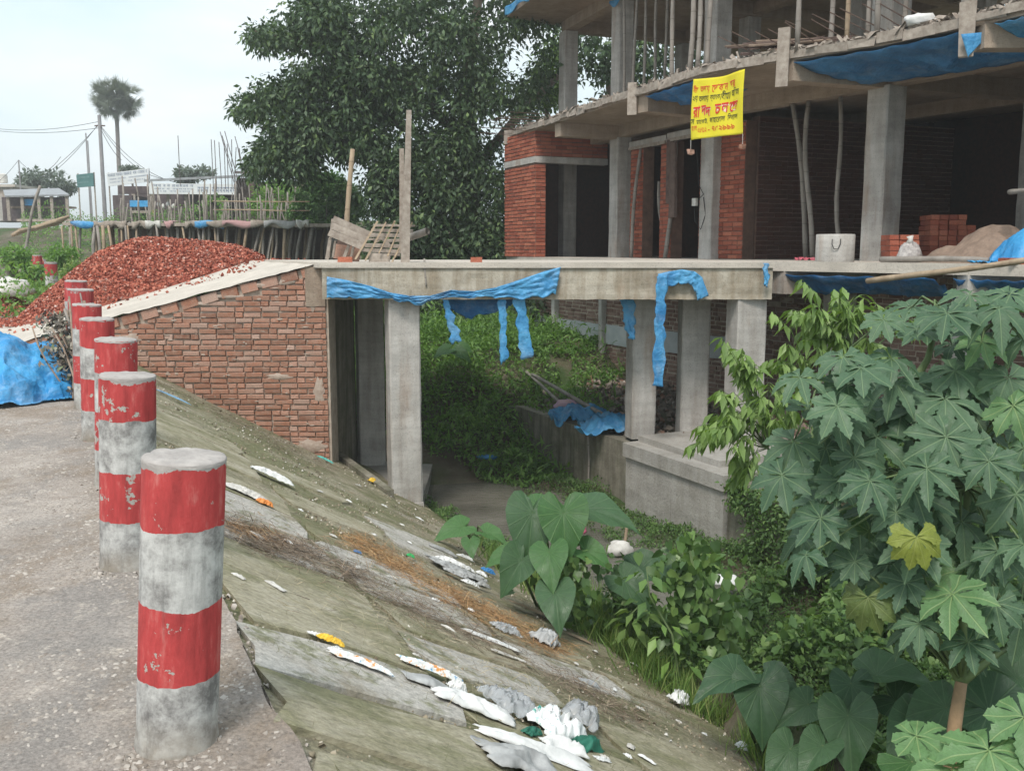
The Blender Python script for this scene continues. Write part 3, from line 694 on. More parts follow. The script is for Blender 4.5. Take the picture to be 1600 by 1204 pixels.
for pa, pb, z_ in ((984, 1040, 3.6), (1042, 1100, 3.62)):
    A, B = Lc(pa), Lc(pb); u = unit(B - A); out = np.array([u[1], -u[0], 0]); mb = MB()
    mb.prism([(t[0], t[1]) for t in (A + out * .05, B + out * .05, B - out * .2, A - out * .2)], z_, z_ + .12); mb.build('lintel', CONC, parent=bld)
    mb = MB(); mb.prism([(t[0], t[1]) for t in (A + out * .07, B + out * .07, B + out * .04, A + out * .04)], z_ - .04, z_ + .02); mb.build('lintel_board', WOOD_GREY, parent=bld)
for px, zt, zb in ((1047, 3.6, 2.45), (1053, 3.55, 2.2)):
    p_ = Lc(px) - uL * .05; mb = MB(); mb.box(p_ + [0, 0, (zt + zb) / 2], (.16, .03, zt - zb), rot=rotz(-60), jit=.02); mb.build('hanging_board', WOOD_DARK, parent=bld)
# cellar: rough brick wall with a pale render band, small columns
B = [np.array([*b_, 0.]) for b_ in BP]
for i in range(len(B) - 1):
    A_, B_ = B[i], B[i + 1]; z0 = -1.5
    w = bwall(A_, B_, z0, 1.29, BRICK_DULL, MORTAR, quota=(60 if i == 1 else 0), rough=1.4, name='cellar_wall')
    if i < 3:
        u = unit(B_ - A_); out = np.array([u[1], -u[0], 0]); mb = MB(); L = np.linalg.norm(B_ - A_)
        mb.grid(lambda s_, t_: tuple(A_ + u * L * s_ + out * (.03 + .006 * fbm(s_ * 9, t_ * 3, i)) + np.array([0, 0, (-.27 if t_ == 0 else .12) * 1 + .02 * fbm(s_ * 8, t_ * 5 + i)])), 20, 1)
        mb.build('render_band', mat_plain('faded_blue_white_render', (.52, .54, .55), (.36, .40, .42), 3, .85, .5) , parent=w)
for px in (872, 947):
    p_ = cut(px, BP); column(bld, p_ - uL * .06, .14, .14, -1.3, 1.29, 22, CONC, 'cellar_column')
for px in (1350, 1560):
    p_ = cut(px, BP); column(bld, p_ - uL * .4, .34, .34, -1.4, 1.29, 30, CONC, 'cellar_column')
# starter bars poking out of slab edges
mb = MB()
for k in range(14):
    p_ = cut(800 + k * 3, FP) if k < 14 else None
    z_ = 4.12 + .045 * (k % 7); mb.tube([p_ + [.2, .1, z_], p_ + [-.5 - .3 * RNG.random(), -.25, z_ + RNG.normal(0, .02)]], .007, 4)
mb.build('starter_bar', STEEL, parent=bld, kind='stuff')
for k in range(13):
    px = 1160 + k * 22; p_ = cut(px, FP); q = np.array([.55, -.15, 0]) 
    mb = MB(); mb.tube([p_ + [.35, .25, 4.22], p_ + [-.15 - RNG.random() * .2, .55, 4.62 + RNG.normal(0, .03)]], .008, 5); mb.build('starter_bar', STEEL, parent=bld)
# wiring down the banner column
p_ = Lc(1104) - uL * .26
mb = MB(); P = [p_ + [0, 0, 3.3], p_ + [.05, -.05, 2.7], p_ + [.12, -.1, 2.55], p_ + [-.02, -.02, 2.4], p_ + [0, 0, 2.1], p_ + [.09, -.08, 1.95], p_ + [.16, -.12, 2.2], p_ + [.12, -.1, 2.5]]
mb.tube(P, .008, 5); mb.build('loose_cable', BLACK, parent=bld)
mb = MB(); mb.box(p_ + [-.02, -.05, 2.42], (.1, .05, .13), rot=rotz(-60)); mb.build('switch_box', WHITE_DIRTY, parent=bld)

# ---- bamboo props
def pole(name, p0, p1, r, label, cat, group=None, mat=BAMBOO, bend=.02, n=9, parent=None):
    p0, p1 = np.array(p0, float), np.array(p1, float); L = np.linalg.norm(p1 - p0); b = RNG.normal(0, bend, 3); b2 = RNG.normal(0, bend * .5, 3)
    pts = []; rad = []
    for i in range(n):
        t = i / (n - 1); pts.append(p0 + (p1 - p0) * t + b * math.sin(math.pi * t) + b2 * math.sin(2 * math.pi * t)); rad.append(r * (1.06 - .14 * t) * (1.0 + .05 * ((i % 2) * 2 - 1)))
    mb = MB(); mb.tube(pts, rad, 8)
    if parent is not None: return mb.build(name, mat, parent=parent, smooth=True)
    return mb.build(name, mat, smooth=True, origin=p0, label=label, cat=cat, group=group)
GUP = 'bamboo props standing between the open upper floor and the roof slab'
def up(px0, px1, off, r, lab, mat=BAMBOO_GREY):
    a_ = cut(px0, FP) + uL * off; 
    k0 = a_; k1 = a_ + np.array([(px1 - px0) / 1500 * a_[1], 0, 0]); pole('bamboo_prop', k0 + [0, 0, 4.2], k1 + [0, 0, 6.74], r, lab, 'bamboo prop', GUP, mat)
for i, px in enumerate((899, 905, 913, 922, 929)):
    up(px, px + RNG.uniform(-4, 8), 1.0 + .1 * i, .028, ('first', 'second', 'third', 'fourth', 'fifth')[i] + ' from left of five thin grey props between the two left upper columns', BAMBOO_GREY)
up(1003, 1006, .5, .035, 'single bamboo prop on the upper floor just right of the second upper column')
up(1040, 1046, .35, .04, 'left one of the three pale bamboo props left of the banner, on the upper floor')
up(1056, 1060, .3, .035, 'middle one of the three pale bamboo props left of the banner, on the upper floor')
up(1058, 1072, .45, .04, 'right leaning one of the three pale props left of the banner, upper floor')
up(1192, 1194, 1.0, .035, 'dark bamboo prop with a blue rag at its top on the upper floor', BAMBOO_GREY)
up(1222, 1223, .12, .035, 'straight grey bamboo prop beside the upright edge board, upper floor')
up(1266, 1270, .8, .03, 'slim dark bamboo prop left of the yellowish one on the upper floor', BAMBOO_GREY)
up(1284, 1284, .25, .03, 'yellowish bamboo prop on the upper floor between two grey ones', BAMBOO)
up(1300, 1306, 1.0, .035, 'dark leaning prop right of the yellowish one, upper floor', BAMBOO_GREY)
up(1334, 1334, .2, .035, 'straight pale bamboo prop just left of the big upper column')
up(1462, 1449, .25, .045, 'leaning pale bamboo prop right of the big upper column')
up(1519, 1524, .35, .04, 'pale prop leaning near the slab bracket board, upper floor')
up(1550, 1557, .3, .04, 'second pale prop from the right end of the upper floor')
up(1585, 1587, .4, .04, 'rightmost bamboo prop on the upper floor')
mb = MB(); P = cut(1192, FP) + uL * 1.0
mb.grid(lambda u, v: tuple(P + np.array([(u - .5) * .2 * (1 - .3 * v), -.06 + .03 * math.sin(u * 9 + v * 3), 6.2 + v * .45])), 8, 8); solidify(mb.build('blue_rag', BLUE, smooth=True, label='blue rag tied to the top of a prop above the banner', cat='rag'), .004)
GLO = 'bamboo props inside the ground floor shops'
def lo(px0, px1, poly, off, r, lab, z1=3.84, mat=BAMBOO_GREY):
    a_ = cut(px0, poly) + uL * off; k1 = a_ + np.array([(px1 - px0) / 1500 * a_[1], 0, 0]); pole('bamboo_prop', a_ + [0, 0, 1.44], k1 + [0, 0, z1], r, lab, 'bamboo prop', GLO, mat, bend=.05)
lo(1240, 1210, LP, .25, .04, 'leftmost of the three props in the dark shop, bent near its foot')
lo(1262, 1246, LP, .1, .04, 'middle of the three props in the dark shop, behind the grey ring')
lo(1304, 1290, LP, .15, .035, 'right one of the three props in the dark shop, above the brick stack')
lo(997, 1009, LP, -.15, .035, 'slanting prop before the narrow shop opening, right of the left column', 3.58)
lo(1026, 1007, LP, .3, .035, 'short prop leaning the other way inside the narrow shop opening', 2.9)
lo(1050, 1064, LP, -.15, .04, 'slanting prop under the second lintel beside the banner column', 3.6)

# ---- tarpaulins on the building
BLUE_MID = mat_cloth('dusty_blue_sheet', (.05, .22, .46), (.015, .10, .25), .5, 2.2)
def sheet(name, label, fn, nu=30, nv=12, mat=BLUE, cat='tarpaulin', group=None, th=.004, kind=None):
    mb = MB(); mb.grid(fn, nu, nv); return solidify(mb.build(name, mat, smooth=True, label=label, cat=cat, group=group, kind=kind), th)
def under(px0, px1, zf, zb, depth, seed):
    def f(u, v):
        px = px0 + (px1 - px0) * u; p_ = cut(px, FP); q = p_ + uL * depth
        p_ = p_ + (q - p_) * v; return tuple(p_ + np.array([0, 0, zf + (zb - zf) * v - .10 * abs(fbm(u * 7 + seed, v * 3)) * 1.5 * math.sin(math.pi * min(1, max(0, v))) - .02 * abs(math.sin(u * 17 + v * 5))]))
    return f
sheet('tarpaulin', 'long blue tarpaulin stretched under the overhanging floor right of the banner', under(1228, 1496, 4.05, 3.86, 1.3, 1), 50, 14, BLUE_MID)
sheet('tarpaulin', 'blue sheet under the far right end of the overhanging floor', under(1530, 1640, 4.06, 3.88, 1.0, 2))
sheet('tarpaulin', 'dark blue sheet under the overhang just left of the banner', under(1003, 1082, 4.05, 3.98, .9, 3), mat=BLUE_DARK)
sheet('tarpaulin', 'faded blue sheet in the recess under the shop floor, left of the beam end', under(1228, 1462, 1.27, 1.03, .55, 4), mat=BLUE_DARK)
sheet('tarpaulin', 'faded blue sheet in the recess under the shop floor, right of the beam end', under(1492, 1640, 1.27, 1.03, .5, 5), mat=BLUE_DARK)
def edgef(u, v):
    px = 790 + 62 * u; p_ = cut(max(px, 791), FP) ; return tuple(p_ + np.array([-.03 - .02 * math.sin(u * 20), -.02, 6.93 - v * (.16 + .04 * math.sin(u * 13)) + .01 * math.sin(u * 30)]))
sheet('tarpaulin', 'blue plastic folded over the edge of the roof slab at its left corner', edgef, 24, 6)
def beamf(u, v):
    p_ = cols[2] + np.array([-.28 - .02 * math.sin(v * 7), -.15, 0]) + np.array([.35 * u, -.25 * u, 0]); return tuple(p_ + [0, 0, 6.75 - v * (.3 + .1 * math.sin(u * 6))])
sheet('tarpaulin', 'torn blue plastic hanging round the head of the second upper column', beamf, 10, 8)
P = cut(1480, FP) + uL * 1.5
sheet('tarpaulin', 'small blue flap hanging below the beam right of the big ground floor column', lambda u, v: tuple(P + np.array([-.12 + u * .3, .03 * math.sin(v * 6), 3.85 - v * .42])), 6, 8, BLUE_DARK)
P = cut(1503, FP)
sheet('tarpaulin', 'pointed bright blue corner of plastic hanging by the slab bracket board', lambda u, v: tuple(P + np.array([-.18 + u * .36 * (1 - v) + .1 * v, -.03, 3.98 - v * .26 + .03 * u])), 6, 6)
# ================================================================== VEGETATION
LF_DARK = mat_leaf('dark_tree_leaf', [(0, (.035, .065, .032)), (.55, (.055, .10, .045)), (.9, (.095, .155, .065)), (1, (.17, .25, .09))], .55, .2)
LF_LITE = mat_leaf('light_tree_leaf', [(0, (.08, .14, .03)), (1, (.15, .24, .06))], .5, .35)
LF_FAR = mat_leaf('haze_greyed_tree_leaf', [(0, (.10, .13, .11)), (1, (.16, .20, .17))], .6, .2)  # greyed bluish green, distance haze put into the leaf colour
LF_PALM = mat_leaf('palm_frond', [(0, (.09, .11, .085)), (1, (.16, .185, .14))], .6, .2)
LF_CREEP = mat_leaf('creeper_leaf', [(0, (.06, .12, .04)), (.5, (.105, .19, .06)), (.9, (.15, .25, .08)), (1, (.20, .30, .10))], .55, .38)
LF_MOUND = mat_leaf('mound_leaf', [(0, (.09, .19, .05)), (.5, (.15, .28, .075)), (1, (.22, .36, .10))], .55, .42)
LF_HEART = mat_leaf('heart_leaf', [(0, (.06, .12, .04)), (.6, (.11, .20, .06)), (1, (.18, .28, .085))], .42, .25)
LF_NEEM = mat_leaf('young_leaflet', [(0, (.13, .21, .06)), (.6, (.21, .32, .10)), (1, (.30, .42, .15))], .45, .35)
LF_SAP = mat_leaf('sapling_leaf', [(0, (.07, .14, .04)), (.7, (.12, .22, .06)), (1, (.22, .36, .08))], .45, .3)
GRASS = mat_leaf('grass_blade', [(0, (.10, .18, .045)), (.7, (.19, .31, .08)), (1, (.34, .38, .15))], .55, .3)
VINE = mat_leaf('bright_vine_leaf', [(0, (.04, .10, .03)), (.5, (.075, .17, .045)), (1, (.13, .25, .07))], .5, .25)
STALK = mat_plain('green_stalk', (.14, .20, .08), (.08, .12, .05), 9, .6, .2)
BARK = mat_plain('grey_bark', (.16, .13, .10), (.07, .055, .045), 8, .95, .9, 25)
BARK_OR = mat_plain('peeling_orange_bark', (.33, .22, .13), (.16, .12, .07), 9, .85, 1.0, 14)

def noisev(P, f, o=3): return np.array([fbm(p_[0] * f, p_[1] * f, p_[2] * f if len(p_) > 2 else 0, o) for p_ in P])
def cover(n, afn, zfn, size, T=LEAF, h=.2, up=.5, hf=.8):
    """low plants: points (a,s) from afn(n), lifted off the ground in tussocks"""
    A = afn(n); P = np.array([AS(a_, s_) for a_, s_ in A]); g = np.array([zfn(p_[0], p_[1]) for p_ in P])
    hh = h * np.clip(.45 + 1.3 * np.array([fbm(p_[0] * hf, p_[1] * hf, 11.) for p_ in P]), .08, 2)
    P[:, 2] = g + hh * RNG.random(n) ** .5; dr = randdir(n, up=.15); nr = randdir(n, up=2.2, spread=.7)
    return scatter(P, dr, nr, RNG.uniform(*size, n), T)
# mound up-stream of the bridge
def mound_pts(n):
    out = []
    while len(out) < n:
        a_, s_ = RNG.uniform(12.9, 24), RNG.uniform(2.8, 10.5)
        if abs(s_ - water_s(a_)) < .85 + .2 * fbm(a_ * 1.2, s_) and a_ < 18: continue
        if s_ > 8.6 and a_ < 16 + 2 * fbm(a_, s_): continue
        if 7.3 < s_ < 8.6 and a_ < 13.6 + .8 * fbm(a_, s_): continue
        if s_ > 7.2 and a_ < 16.5 and RNG.random() < .5: continue
        if s_ < 4.6 and a_ < 15: continue
        out.append((a_, s_))
    return out
def gz(x, y):
    a_ = x * RD[0] + y * RD[1]; s_ = x * PD[0] + y * PD[1]
    return max(bank_z(a_, s_), ground_z(x, y)) if s_ > 7.42 else ground_z(x, y)
V, F = merge([cover(85000, mound_pts, gz, (.05, .11), LEAF, .42, hf=.9), cover(9000, mound_pts, gz, (.12, .24), SLIM, .6, up=.6)])
add_scatter('undergrowth', V, F, LF_MOUND, kind='stuff', label='lush green creepers covering the mound upstream of the bridge', cat='undergrowth')
# low creeper on the drain bed, down-stream side
def bed_pts(n):
    out = []
    while len(out) < n:
        a_, s_ = 2.2 + RNG.random() * 10.6, RNG.uniform(4.45, 7.15)
        if a_ > 7.6 + .5 * fbm(s_ * 1.5, a_) and abs(s_ - water_s(a_) + .15) < .62 + .3 * fbm(a_ * 1.4, s_ * 1.1): continue
        out.append((a_, s_))
    return out
V, F = cover(60000, bed_pts, ground_z, (.03, .06), LEAF, .22, hf=1.1)
add_scatter('creeping_weeds', V, F, LF_CREEP, kind='stuff', label='dense low creeping weeds over the drain bed in front of the pier wall', cat='weeds')
def near_pts(n):
    out = []
    while len(out) < n:
        a_, s_ = RNG.uniform(1.2, 7.6), RNG.uniform(4.5, 8.3)
        if fbm(a_ * .7, s_ * .7, 5.) > -.25: out.append((a_, s_))
    return out
V, F = merge([cover(12000, near_pts, lambda x, y: max(ground_z(x, y), -2), (.05, .12), HEART, .6, hf=.9), cover(26000, near_pts, lambda x, y: max(ground_z(x, y), -2), (.03, .07), LEAF, .5, hf=.9)])
add_scatter('broadleaf_vines', V, F, LF_HEART, kind='stuff', label='tangle of heart shaped vine leaves on the near drain bed', cat='vines')
# leafy bushes on the right bank
def bank_pts(n): return [(RNG.uniform(2.5, 8.9), 7.1 + RNG.random() ** 1.3 * 4.0) for _ in range(n)]
V, F = merge([cover(26000, bank_pts, gz, (.05, .10), LEAF, .7, hf=.8), cover(4000, bank_pts, gz, (.1, .2), SLIM, .9)])
n = 9000; A = np.array([(RNG.uniform(4.5, 8.75), 7.08) for _ in range(n)]); P = np.array([AS(a_, 7.08 - abs(RNG.normal(0, .07)), -1.05 - RNG.random() ** 1.3 * (.9 if fbm(a_ * 1.3, 2.) > -.1 else .35)) for a_, _ in A])
V2, F2 = scatter(P, randdir(n, -.6), -PD + RNG.normal(0, .5, (n, 3)) + [0, 0, .5], RNG.uniform(.04, .08, n), LEAF); V, F = merge([(V, F), (V2, F2)])
add_scatter('bank_thicket', V, F, LF_CREEP, kind='stuff', label='dark leafy thicket on the right bank spilling over the damp wall', cat='thicket')
# grass along the toe of the slope and in far verge
n = 15000; P = []
while len(P) < n:
    a_ = RNG.uniform(2.5, 9.5); s_ = 4.55 + RNG.normal(0, .18)
    if fbm(a_ * 2, 3.3) > -.3: P.append(AS(a_, s_, max(slope_z(a_, min(s_, 4.5)) , -2.1) - .02))
P = np.array(P); dr = randdir(n, up=1.6, spread=.55) ; V, F = scatter(P, dr, np.cross(dr, RNG.normal(0, 1, (n, 3))), RNG.uniform(.12, .34, n), BLADE)
V[:, :] = V; add_scatter('grass', V, F, GRASS, kind='stuff', label='long bright grass growing along the foot of the slope', cat='grass')
n = 5000; P = []
while len(P) < n:
    a_ = RNG.uniform(2.2, 12); s_ = RNG.uniform(.7, 4.4)
    if fbm(a_ * 1.4, s_ * 1.4, 9.) > .33 or RNG.random() < .03: P.append(AS(a_, s_, slope_z(a_, s_) + slope_bump(a_, s_) - .01))
P = np.array(P); dr = randdir(n, up=1.1, spread=.7); V, F = scatter(P, dr, np.cross(dr, RNG.normal(0, 1, (n, 3))), RNG.uniform(.02, .07, n), BLADE)
add_scatter('moss_tufts', V, F, mat_leaf('dull_tuft', [(0, (.09, .10, .04)), (1, (.17, .17, .08))], .7, .2), kind='stuff', label='short tufts of moss and grass in the joints of the slope', cat='moss')
n = 42000; P = []
while len(P) < n:
    x, y = RNG.uniform(-24, -6.8), 18 + RNG.random() ** 1.3 * 27; s_ = x * PD[0] + y * PD[1]
    if x < -9.2 - (y - 18) * .42 + 2.5 or True:
        if s_ > -.9 and fbm(x * .5, y * .5) > -.3: P.append((x, y, ground_z(x, y) + RNG.random() ** 2 * .7 * (1 + fbm(x * .4, y * .4, 2.))))
P = np.array(P); dr = randdir(n, up=.8); V, F = scatter(P, dr, randdir(n, 1.0), RNG.uniform(.06, .15, n), LEAF)
add_scatter('verge_weeds', V, F, LF_MOUND, kind='stuff', label='weeds and grass on the far verge around the distant bollards', cat='weeds')

# ---- big dark tree
def clumps(centres, per, rad, size, droop=.5, T=LEAF):
    C = np.repeat(np.array(centres), per, axis=0); n = len(C); off = RNG.normal(0, 1, (n, 3)); off /= np.linalg.norm(off, axis=1, keepdims=True)
    off *= (rad * RNG.random(n) ** .5)[:, None]; off[:, 2] *= .75; P = C + off
    dr = off / rad + randdir(n, -droop, .5); nr = randdir(n, 1.2, .7); return scatter(P, dr, nr, RNG.uniform(*size, n), T)
def inpoly(x, y, poly):
    c_ = False; j = len(poly) - 1
    for i in range(len(poly)):
        xi, yi = poly[i]; xj, yj = poly[j]
        if (yi > y) != (yj > y) and x < (xj - xi) * (y - yi) / (yj - yi) + xi: c_ = not c_
        j = i
    return c_
cent = []
def region(poly, n, Y0, Y1):
    xs_ = [q[0] for q in poly]; ys_ = [q[1] for q in poly]; k = 0
    while k < n:
        x, y = RNG.uniform(min(xs_), max(xs_)), RNG.uniform(min(ys_), max(ys_))
        if inpoly(x, y, poly) and fbm(x / 55, y / 55, 3.3) > -.2: cent.append(PY(x, y, RNG.uniform(Y0, Y1))); k += 1
def limb_spray(pts, r0, r1, n):
    for i in range(n):
        t = RNG.random() * (len(pts) - 1); k = min(int(t), len(pts) - 2); f = t - k
        x = pts[k][0] + (pts[k + 1][0] - pts[k][0]) * f; y = pts[k][1] + (pts[k + 1][1] - pts[k][1]) * f; r = r0 + (r1 - r0) * t / (len(pts) - 1)
        cent.append(PY(x + RNG.normal(0, r * .5), y + RNG.normal(0, r * .5), RNG.uniform(23, 25.5)))
region([(485, 25), (520, -20), (560, -90), (880, -90), (865, 120), (850, 170), (795, 205), (785, 300), (590, 250), (540, 205), (480, 160), (465, 80)], 520, 22.5, 27)
region([(590, 230), (785, 200), (787, 420), (690, 425), (580, 410), (572, 330)], 300, 22.5, 25)
limb_spray([(560, 70), (500, 62), (440, 60), (402, 60)], 22, 6, 46)
limb_spray([(520, 30), (490, 25), (458, 22)], 16, 8, 20)
limb_spray([(560, 120), (480, 125), (425, 152), (378, 172)], 36, 5, 70)
limb_spray([(500, 150), (450, 190), (432, 232), (402, 266)], 32, 6, 75)
limb_spray([(560, 180), (505, 200), (480, 240), (456, 272)], 30, 6, 70)
limb_spray([(600, 180), (560, 215), (540, 245)], 26, 8, 40)
limb_spray([(500, -10), (490, 0), (470, -10)], 10, 5, 12)
V, F = clumps(cent, 70, .5, (.11, .19), .6)
tree = empty('broadleaf_tree', (-1.2, 25.5, -.2), 'large dark glossy broadleaf tree rising behind the bridge deck, with drooping branches', 'tree')
add_scatter('crown', V, F, LF_DARK, parent=tree)
mb = MB(); mb.tube([(-1.2, 25.5, -.3), (-1.3, 25.4, 1.5), (-1.0, 25.2, 3.4), (-1.2, 25.0, 5.5), (-.8, 25, 8)], [.38, .30, .25, .2, .1], 10); mb.build('trunk', BARK, parent=tree, smooth=True)
for pts in ([(-1.1, 25.2, 3.0), (-2.2, 24.8, 4.3), (-3.6, 24.5, 5.2), (-5.3, 24.2, 5.4)], [(-1.1, 25, 4.2), (-2.5, 24.5, 5.6), (-4.2, 24.3, 6.4), (-6.2, 24, 6.8)], [(-1.0, 25.1, 3.6), (.2, 25, 5), (1.6, 25.4, 6.4)], [(-1.1, 25.2, 2.4), (-2.0, 24.6, 3.4), (-3.4, 24.2, 4.0), (-4.6, 24, 4.2)]):
    mb = MB(); mb.tube(pts, [.15, .11, .07, .02][:len(pts)], 7); mb.build('limb', BARK, parent=tree, smooth=True)
cent = []; region([(880, -60), (1130, -60), (1125, 150), (900, 175), (865, 120)], 150, 29, 33)
V, F = clumps(cent, 45, .7, (.18, .3), .4)
t2 = empty('broadleaf_tree', (3.2, 32, 0), 'dark tree seen through the open upper floor behind the second column', 'tree'); add_scatter('crown', V, F, LF_DARK, parent=t2)
mb = MB(); mb.tube([(3.2, 32, 0), (3.4, 31.5, 3.5), (3.0, 31, 7)], [.25, .2, .1], 8); mb.build('trunk', BARK, parent=t2)
cent = []; region([(832, 70), (872, 66), (874, 160), (835, 165)], 40, 28, 30); V, F = clumps(cent, 60, .5, (.12, .2), .3)
t3 = empty('light_green_tree', (1.2, 29, 0), 'lighter yellow green tree glimpsed between the dark tree and the left upper column', 'tree'); add_scatter('crown', V, F, LF_LITE, parent=t3)
mb = MB(); mb.tube([(1.2, 29, 0), (1.1, 29, 4), (1.0, 29, 6)], [.15, .12, .06], 8); mb.build('trunk', BARK, parent=t3)
# shaded undergrowth in the gloom beyond the bridge
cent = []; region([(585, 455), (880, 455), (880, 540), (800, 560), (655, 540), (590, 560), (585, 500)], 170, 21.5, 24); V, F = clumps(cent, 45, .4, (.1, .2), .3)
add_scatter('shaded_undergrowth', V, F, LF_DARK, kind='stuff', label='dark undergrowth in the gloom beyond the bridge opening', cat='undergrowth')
cent = [PY(RNG.uniform(580, 612), RNG.uniform(470, 700), RNG.uniform(17, 19)) for _ in range(46)]; V, F = clumps(cent, 50, .3, (.1, .2), .2)
add_scatter('leafy_bush', V, F, LF_MOUND, label='green bush seen through the gap between the two left bridge columns', cat='bush')

# ---- castor oil plant: big palmate leaves
def leaf_mat(name, c, c2, vein, kind):
    m = N(name); tcn = m.n.new('ShaderNodeTexCoord'); uv = m.sep(tcn.outputs['UV']); m.co()
    base = m.mix(m.rnd, c, c2)
    base = m.mix(1.0, base, m.ramp(m.noise(9, 4), [(.3, .85), (.7, 1.1)]), 'MULTIPLY')
    if kind == 'palm':
        ax = m.math('ABSOLUTE', uv[0]); v1 = m.ramp(ax, [(.010, 1.0), (.022, 0.0)])
        sv = m.math('FRACT', m.math('SUBTRACT', m.math('MULTIPLY', uv[1], 14), m.math('MULTIPLY', ax, 16))); v2 = m.math('MULTIPLY', m.ramp(sv, [(.05, .4), (.16, 0.0)]), 1.0)
    else:
        r_ = m.math('SQRT', m.math('ADD', m.math('MULTIPLY', uv[0], uv[0]), m.math('MULTIPLY', uv[1], uv[1])))
        an = m.math('ARCTAN2', uv[1], uv[0]); fr = m.math('ABSOLUTE', m.math('SUBTRACT', m.math('FRACT', m.math('ADD', m.math('MULTIPLY', an, 14 / 6.2832), .5)), .5))
        v1 = m.ramp(m.math('MULTIPLY', fr, m.math('ADD', r_, .12)), [(.018, .9), (.04, 0.0)])
        sv = m.math('FRACT', m.math('SUBTRACT', m.math('MULTIPLY', r_, 11), m.math('MULTIPLY', fr, 5))); v2 = m.ramp(sv, [(.06, .35), (.18, 0.0)])
    vv = m.math('MAXIMUM', v1, v2); base = m.mix(m.math('MULTIPLY', vv, .42), base, vein)
    m.bump(m.math('ADD', m.math('MULTIPLY', vv, -1.0), m.math('MULTIPLY', m.noise(20, 4), .6)), .55, .006)
    m.fin(base, m.ramp(m.noise(6, 4), [(.35, .38), (.65, .62)])); m.p.inputs['Specular IOR Level'].default_value = .45
    t = m.n.new('ShaderNodeBsdfTranslucent'); x = m.n.new('ShaderNodeMixShader'); x.inputs[0].default_value = .22
    m.l.new(m.mix(1.0, base, (1.3, 1.5, .5), 'MULTIPLY'), t.inputs['Color']); m.l.new(m.p.outputs[0], x.inputs[1]); m.l.new(t.outputs[0], x.inputs[2]); m.l.new(x.outputs[0], m.out.inputs['Surface']); return m.mat
CAS = leaf_mat('castor_leaf', (.05, .11, .058), (.09, .165, .09), (.26, .36, .2), 'palm')
CAS_Y = leaf_mat('yellowing_castor_leaf', (.24, .27, .04), (.20, .25, .05), (.35, .38, .12), 'palm')
CAS_O = leaf_mat('fading_castor_leaf', (.10, .15, .04), (.13, .17, .05), (.25, .30, .12), 'palm')
CAS_L = leaf_mat('young_castor_leaf', (.10, .20, .08), (.13, .25, .10), (.35, .45, .2), 'palm')
TARO = leaf_mat('taro_leaf', (.03, .08, .035), (.055, .12, .05), (.11, .19, .09), 'heart')
TARO_L = leaf_mat('bright_taro_leaf', (.045, .12, .035), (.07, .17, .05), (.14, .25, .09), 'heart')
def palm_leaf(mat, droop=.25, fold=.35, seed=0, nl=8, fat=1.0, closed=False):
    r_ = np.random.default_rng(seed); V, F, U = [], [], []
    spread = 150 if not closed else 120
    angs_ = np.radians(np.linspace(-spread, spread, nl)); half = (angs_[1] - angs_[0]) / 2
    for a_ in angs_:
        a_ = a_ + r_.normal(0, .03); L = (.66 + .34 * math.cos(a_ / 2) ** 2 * 1.15) * r_.uniform(.92, 1.06) - (.12 if abs(a_) > 2.2 else 0)
        dx, dy = math.cos(a_), math.sin(a_); b = len(V); ns = 15; dr_ = droop * r_.uniform(.6, 1.5)
        for i in range(ns + 1):
            t = i / ns; notch = .43
            if t * L < notch: w = math.tan(half) * t * L * 1.02
            else:
                q = (t * L - notch) / (L - notch); w0 = math.tan(half) * notch
                w = (w0 * (1 - q) ** .8 + .10 * math.sin(math.pi * q) * (1 - .25 * q)) * fat
                w *= (1.12 if i % 2 else .84) if q < .97 else 1
            z = -dr_ * (t * L) ** 2 + .03 * math.sin(t * 7 + a_ * 3)
            for sgn in (0, 1, -1):
                x = dx * t * L - dy * w * sgn; y = dy * t * L + dx * w * sgn; V.append((x, y, z + (w * fold if sgn else 0))); U.append((w * sgn, t * L))
        for i in range(ns):
            j = b + i * 3; F.append((j, j + 3, j + 4, j + 1)); F.append((j, j + 2, j + 5, j + 3))
    me = np_mesh('leaf', V, F, mat, uv=U, smooth=True); return me
def heart_leaf(mat, seed=0, wavy=.03, cup=.12):
    r_ = np.random.default_rng(seed); half = [(-.10, 0), (-.22, .05), (-.34, .14), (-.40, .25), (-.34, .37), (-.18, .46), (.02, .49), (.22, .455), (.42, .37), (.60, .26), (.76, .15), (.90, .06), (1.0, 0)]
    ol = half + [(x, -y) for x, y in half[-2:0:-1]]; n = len(ol); V, U, F = [(0, 0, 0)], [(0, 0)], []
    R_ = [.25, .5, .75, 1.0]
    for r in R_:
        for i, (x, y) in enumerate(ol):
            X, Y_ = x * r, y * r; z = cup * (abs(Y_) * .8) - .28 * max(X, 0) ** 2 - .10 * X * X + wavy * r * r * math.sin(i * 1.9 + seed) ; V.append((X, Y_, z)); U.append((X, Y_))
    for i in range(n): F.append((0, 1 + i, 1 + (i + 1) % n, 1 + (i + 1) % n))
    Q = []
    for k in range(3):
        for i in range(n): Q.append((1 + k * n + i, 1 + (k + 1) * n + i, 1 + (k + 1) * n + (i + 1) % n, 1 + k * n + (i + 1) % n))
    mb = MB(); mb.v = V; mb.f = [f[:3] for f in F] + Q; mb.m = [0] * len(mb.f); me = mb.mesh('leaf', mat, True)
    l = me.uv_layers.new(name='UVMap')
    for lp in me.loops: l.data[lp.index].uv = U[lp.vertex_index]
    return me
from mathutils import Matrix
